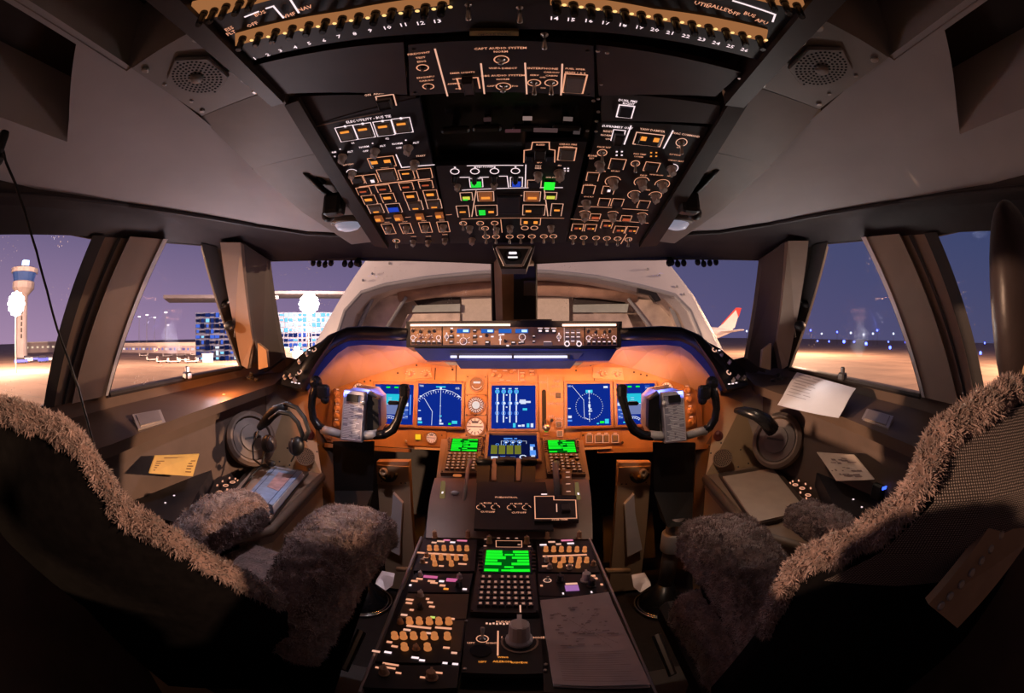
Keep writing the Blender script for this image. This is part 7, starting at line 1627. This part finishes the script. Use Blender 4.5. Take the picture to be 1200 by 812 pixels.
w2 = nt.nodes.new('ShaderNodeTexWave'); w2.inputs['Scale'].default_value = 115; w2.bands_direction = 'Z'; w1.inputs['Distortion'].default_value = 1.5; w2.inputs['Distortion'].default_value = 1.5
mm_ = nt.nodes.new('ShaderNodeMath'); mm_.operation = 'MULTIPLY'; rp = nt.nodes.new('ShaderNodeValToRGB'); rp.color_ramp.elements[0].color = (.025, .018, .018, 1); rp.color_ramp.elements[1].color = (.50, .41, .38, 1)
nt.links.new(c_.outputs['Object'], w1.inputs['Vector']); nt.links.new(c_.outputs['Object'], w2.inputs['Vector']); nt.links.new(w1.outputs['Fac'], mm_.inputs[0]); nt.links.new(w2.outputs['Fac'], mm_.inputs[1]); nt.links.new(mm_.outputs[0], rp.inputs[0]); nt.links.new(rp.outputs[0], b_.inputs['Base Color'])
bp_ = nt.nodes.new('ShaderNodeBump'); bp_.inputs['Strength'].default_value = .5; bp_.inputs['Distance'].default_value = .003; nt.links.new(mm_.outputs[0], bp_.inputs['Height']); nt.links.new(bp_.outputs[0], b_.inputs['Normal'])

def seat(sg, st, label, arm_in, arm_out, cush, rim_top, seed):
    """st: stations of the backrest from seat level up: (Y front, z, X inboard, X outboard)"""
    S = (lambda p: Vector(p)) if sg > 0 else mir
    cx = (st[0][2] + st[0][3]) / 2
    r = empty('pilot_seat', S(Vector((cx, .75, 0)))); tag(r, label, 'seat')
    th = [.24, .24, .22, .19, .15, .11, .06]
    mb = MB(); rows = []
    for (Y, z, xi, xo), t in zip(st, th):
        rows.append([S(Vector((x, y, z))) for x, y in ((xi + .015, Y), (xi + .08, Y + .02), ((xi + xo) / 2, Y + .03), (xo - .08, Y + .02), (xo, Y - .01), (xo + .005, Y - t * .6), (xo - .06, Y - t), ((xi + xo) / 2, Y - t * 1.1), (xi + .10, Y - t * .62), (xi - .0, Y - t * .2))])
    mb.grid(rows, True); mb.f.append(tuple(range(10))); n = len(rows); mb.f.append(tuple(range((n - 1) * 10, n * 10)))
    back = put('backrest', mb, FABRIC, r, True)
    if sg > 0:                                           # woven panel on the back
        mb = MB(); rr = []
        for (Y, z, xi, xo), t in list(zip(st, th))[2:]:
            rr.append([S(Vector((xi + .01 + (xo - xi - .03) * k / 6, Y - t * (.26, .60, .85, 1.06, 1.12, 1.08, 1.0)[k] - .007, z - .004))) for k in range(7)])
        mb.grid(rr); put('woven_back_panel', mb, WEAVE, back, True)
        q = [atX(1088, 708, .44), atX(1186, 574, .56), atX(1203, 562, .60), atX(1206, 632, .62), atX(1122, 736, .49)]
        mb = MB(); mb.prism(q, (.006, .012, 0)); pl_ = put('back_frame_plate', mb, mat('frame_tan_metal', (.36, .25, .17), .45, metal=.3, var=.15, scale=20), back)
        for f in (.04, .12, .22, .32, .42, .52, .64, .76, .88):
            c = q[0].lerp(q[2], f).lerp(q[4].lerp(q[3], f), .24); nn = (q[1] - q[0]).cross(q[4] - q[0]).normalized(); nn = nn if nn.y < 0 else -nn
            link('rivet', SCREW, None, r, Matrix.Translation(c) @ nn.to_track_quat('Z', 'Y').to_matrix().to_4x4() @ Matrix.Diagonal((.011, .011, .007, 1)))
    # fleece rim along the inboard edge and over the top
    rim = [Vector((xi, Y - .02, z)) for (Y, z, xi, xo) in st[1:]] + [Vector(p) for p in rim_top]
    k = len(rim); ra = [.013 if sg < 0 else .014] * k; rb = [.015 if sg < 0 else .017] * k
    fleece('fleece_rim', r, fleece_loft([S(p) for p in rim], ra, rb, (0, 1, .3), 28, 14, .008, 2.2), 12000, seed)
    # fleece on the front of the backrest
    sf = st[:-1]; mid = [Vector(((xi + xo) / 2 + .03, Y + .016, z - .05)) for (Y, z, xi, xo) in sf]; fleece('fleece_front', r, fleece_loft([S(p) for p in mid], [(xo - xi) / 2 - .07 for (_, _, xi, xo) in sf], [.016] * len(sf), (0, 1, .4), 40, 4, .008, 4), 1500, seed + 1)
    # cushion and armrests
    fleece('fleece_cushion', r, fleece_loft([S(Vector(p)) for p in cush], [.20] * len(cush), [.06] * len(cush), (0, 0, 1), 60, 10, .009, 4.5), 9000, seed + 2)
    for nm_, arm, w in (('inboard', arm_in, .095), ('outboard', arm_out, .075)):
        pts, ws, hs = arm
        a = empty_part = fleece('armrest_fleece', r, fleece_loft([S(Vector(p)) for p in pts], ws, hs, (0, 0, 1), 56, 16, .010, 3.2), 22000 if nm_ == 'inboard' else 10000, seed + 3)
        mb = MB(); p0, p1 = Vector(pts[0]), Vector(pts[-1]); lo = [p0 + Vector((-.03, 0, -hs[0])), p1 + Vector((-.03, -.03, -hs[-1])), p1 + Vector((-.03, -.06, -hs[-1] - .10)), p0 + Vector((-.03, 0, -hs[0] - .16))]
        mb.prism([S(p) for p in lo], S(Vector((.06, 0, 0)))); put('armrest_support', mb, FABRIC, r)
    # frame: pan, pedestal, adjustment wheel
    mb = MB(); mb.box(S(Vector((cx, .70, .37))), (.46, .50, .08), bev=.02); put('seat_pan', mb, DARK, r)
    mb = MB(); mb.box(S(Vector((cx, .70, .19))), (.22, .30, .34), bev=.02); put('seat_pedestal', mb, DGREY, r)
    mb = MB(); mb.box(S(Vector((cx, .70, .02))), (.40, .60, .04), bev=.01); put('base_rail', mb, DGREY, r)
    mb = MB(); mb.tube([S(Vector((st[0][2] - .03, .62, .42))), S(Vector((st[0][2] - .05, .72, .47)))], [.01, .012], 8); put('recline_lever', mb, STEEL, r)
    return r
def rimst(pts, sg, low, xo):
    out = [low]
    for px, py, X in pts:
        p = atX(px, py, sg * X); out.append((p.y + .02, p.z, X, xo))
    return out
stR = rimst(((896, 735, .36), (938, 662, .37), (1002, 634, .385), (1070, 580, .405), (1103, 512, .44), (1150, 479, .50)), 1, (.52, .46, .38, .90), .89)
rs = seat(1, stR, 'pilot seat with woven grey back, pale fleece edge and dark leather headrest',
     ([(.48, .46, .60), (.49, .60, .635), (.49, .75, .66), (.49, .86, .655)], [.07, .085, .10, .095], [.04, .05, .055, .05]),
     ([(.84, .55, .62), (.82, .75, .645), (.81, .90, .64)], [.05, .065, .06], [.04, .045, .04]),
     [(.60, .48, .46), (.60, .66, .47), (.59, .82, .465)], [(.58, stR[-1][0] - .03, stR[-1][1] + .012), (.72, stR[-1][0] - .03, stR[-1][1] + .015)], 50)
mb = MB(); mb.sphere(Vector((.735, .225, 1.185)), 1, 22, 16, (.125, .050, .150)); put('headrest', mb, LEATHER, rs, True)
mb = MB(); mb.tube([Vector((.68, .21, 1.04)), Vector((.68, .21, 1.14))], .016, 10); put('headrest_post', mb, STEEL, rs, True)
mb = MB(); mb.prism([atX(1186, 440, .66), atX(1200, 425, .66), atX(1203, 470, .66), atX(1192, 462, .66)], (.03, 0, 0)); put('headrest_bracket', mb, TAN, rs)
stL = rimst(((326, 704, .36), (218, 642, .40), (140, 594, .445), (97, 528, .49), (60, 496, .53), (2, 480, .62)), -1, (.60, .46, .38, .93), .93)
seat(-1, stL, 'black pilot seat edged with brown fleece, its fleece armrest raised beside the pedestal',
     ([(.39, .50, .58), (.385, .62, .635), (.38, .76, .665), (.375, .90, .665)], [.06, .085, .10, .105], [.045, .055, .060, .055]),
     ([(.78, .62, .62), (.745, .78, .665), (.72, .92, .655)], [.05, .075, .07], [.045, .055, .05]),
     [(.60, .55, .50), (.59, .70, .52), (.58, .84, .52)], [(.75, stL[-1][0] - .02, stL[-1][1] + .004), (.95, stL[-1][0] - .02, stL[-1][1])], 70)
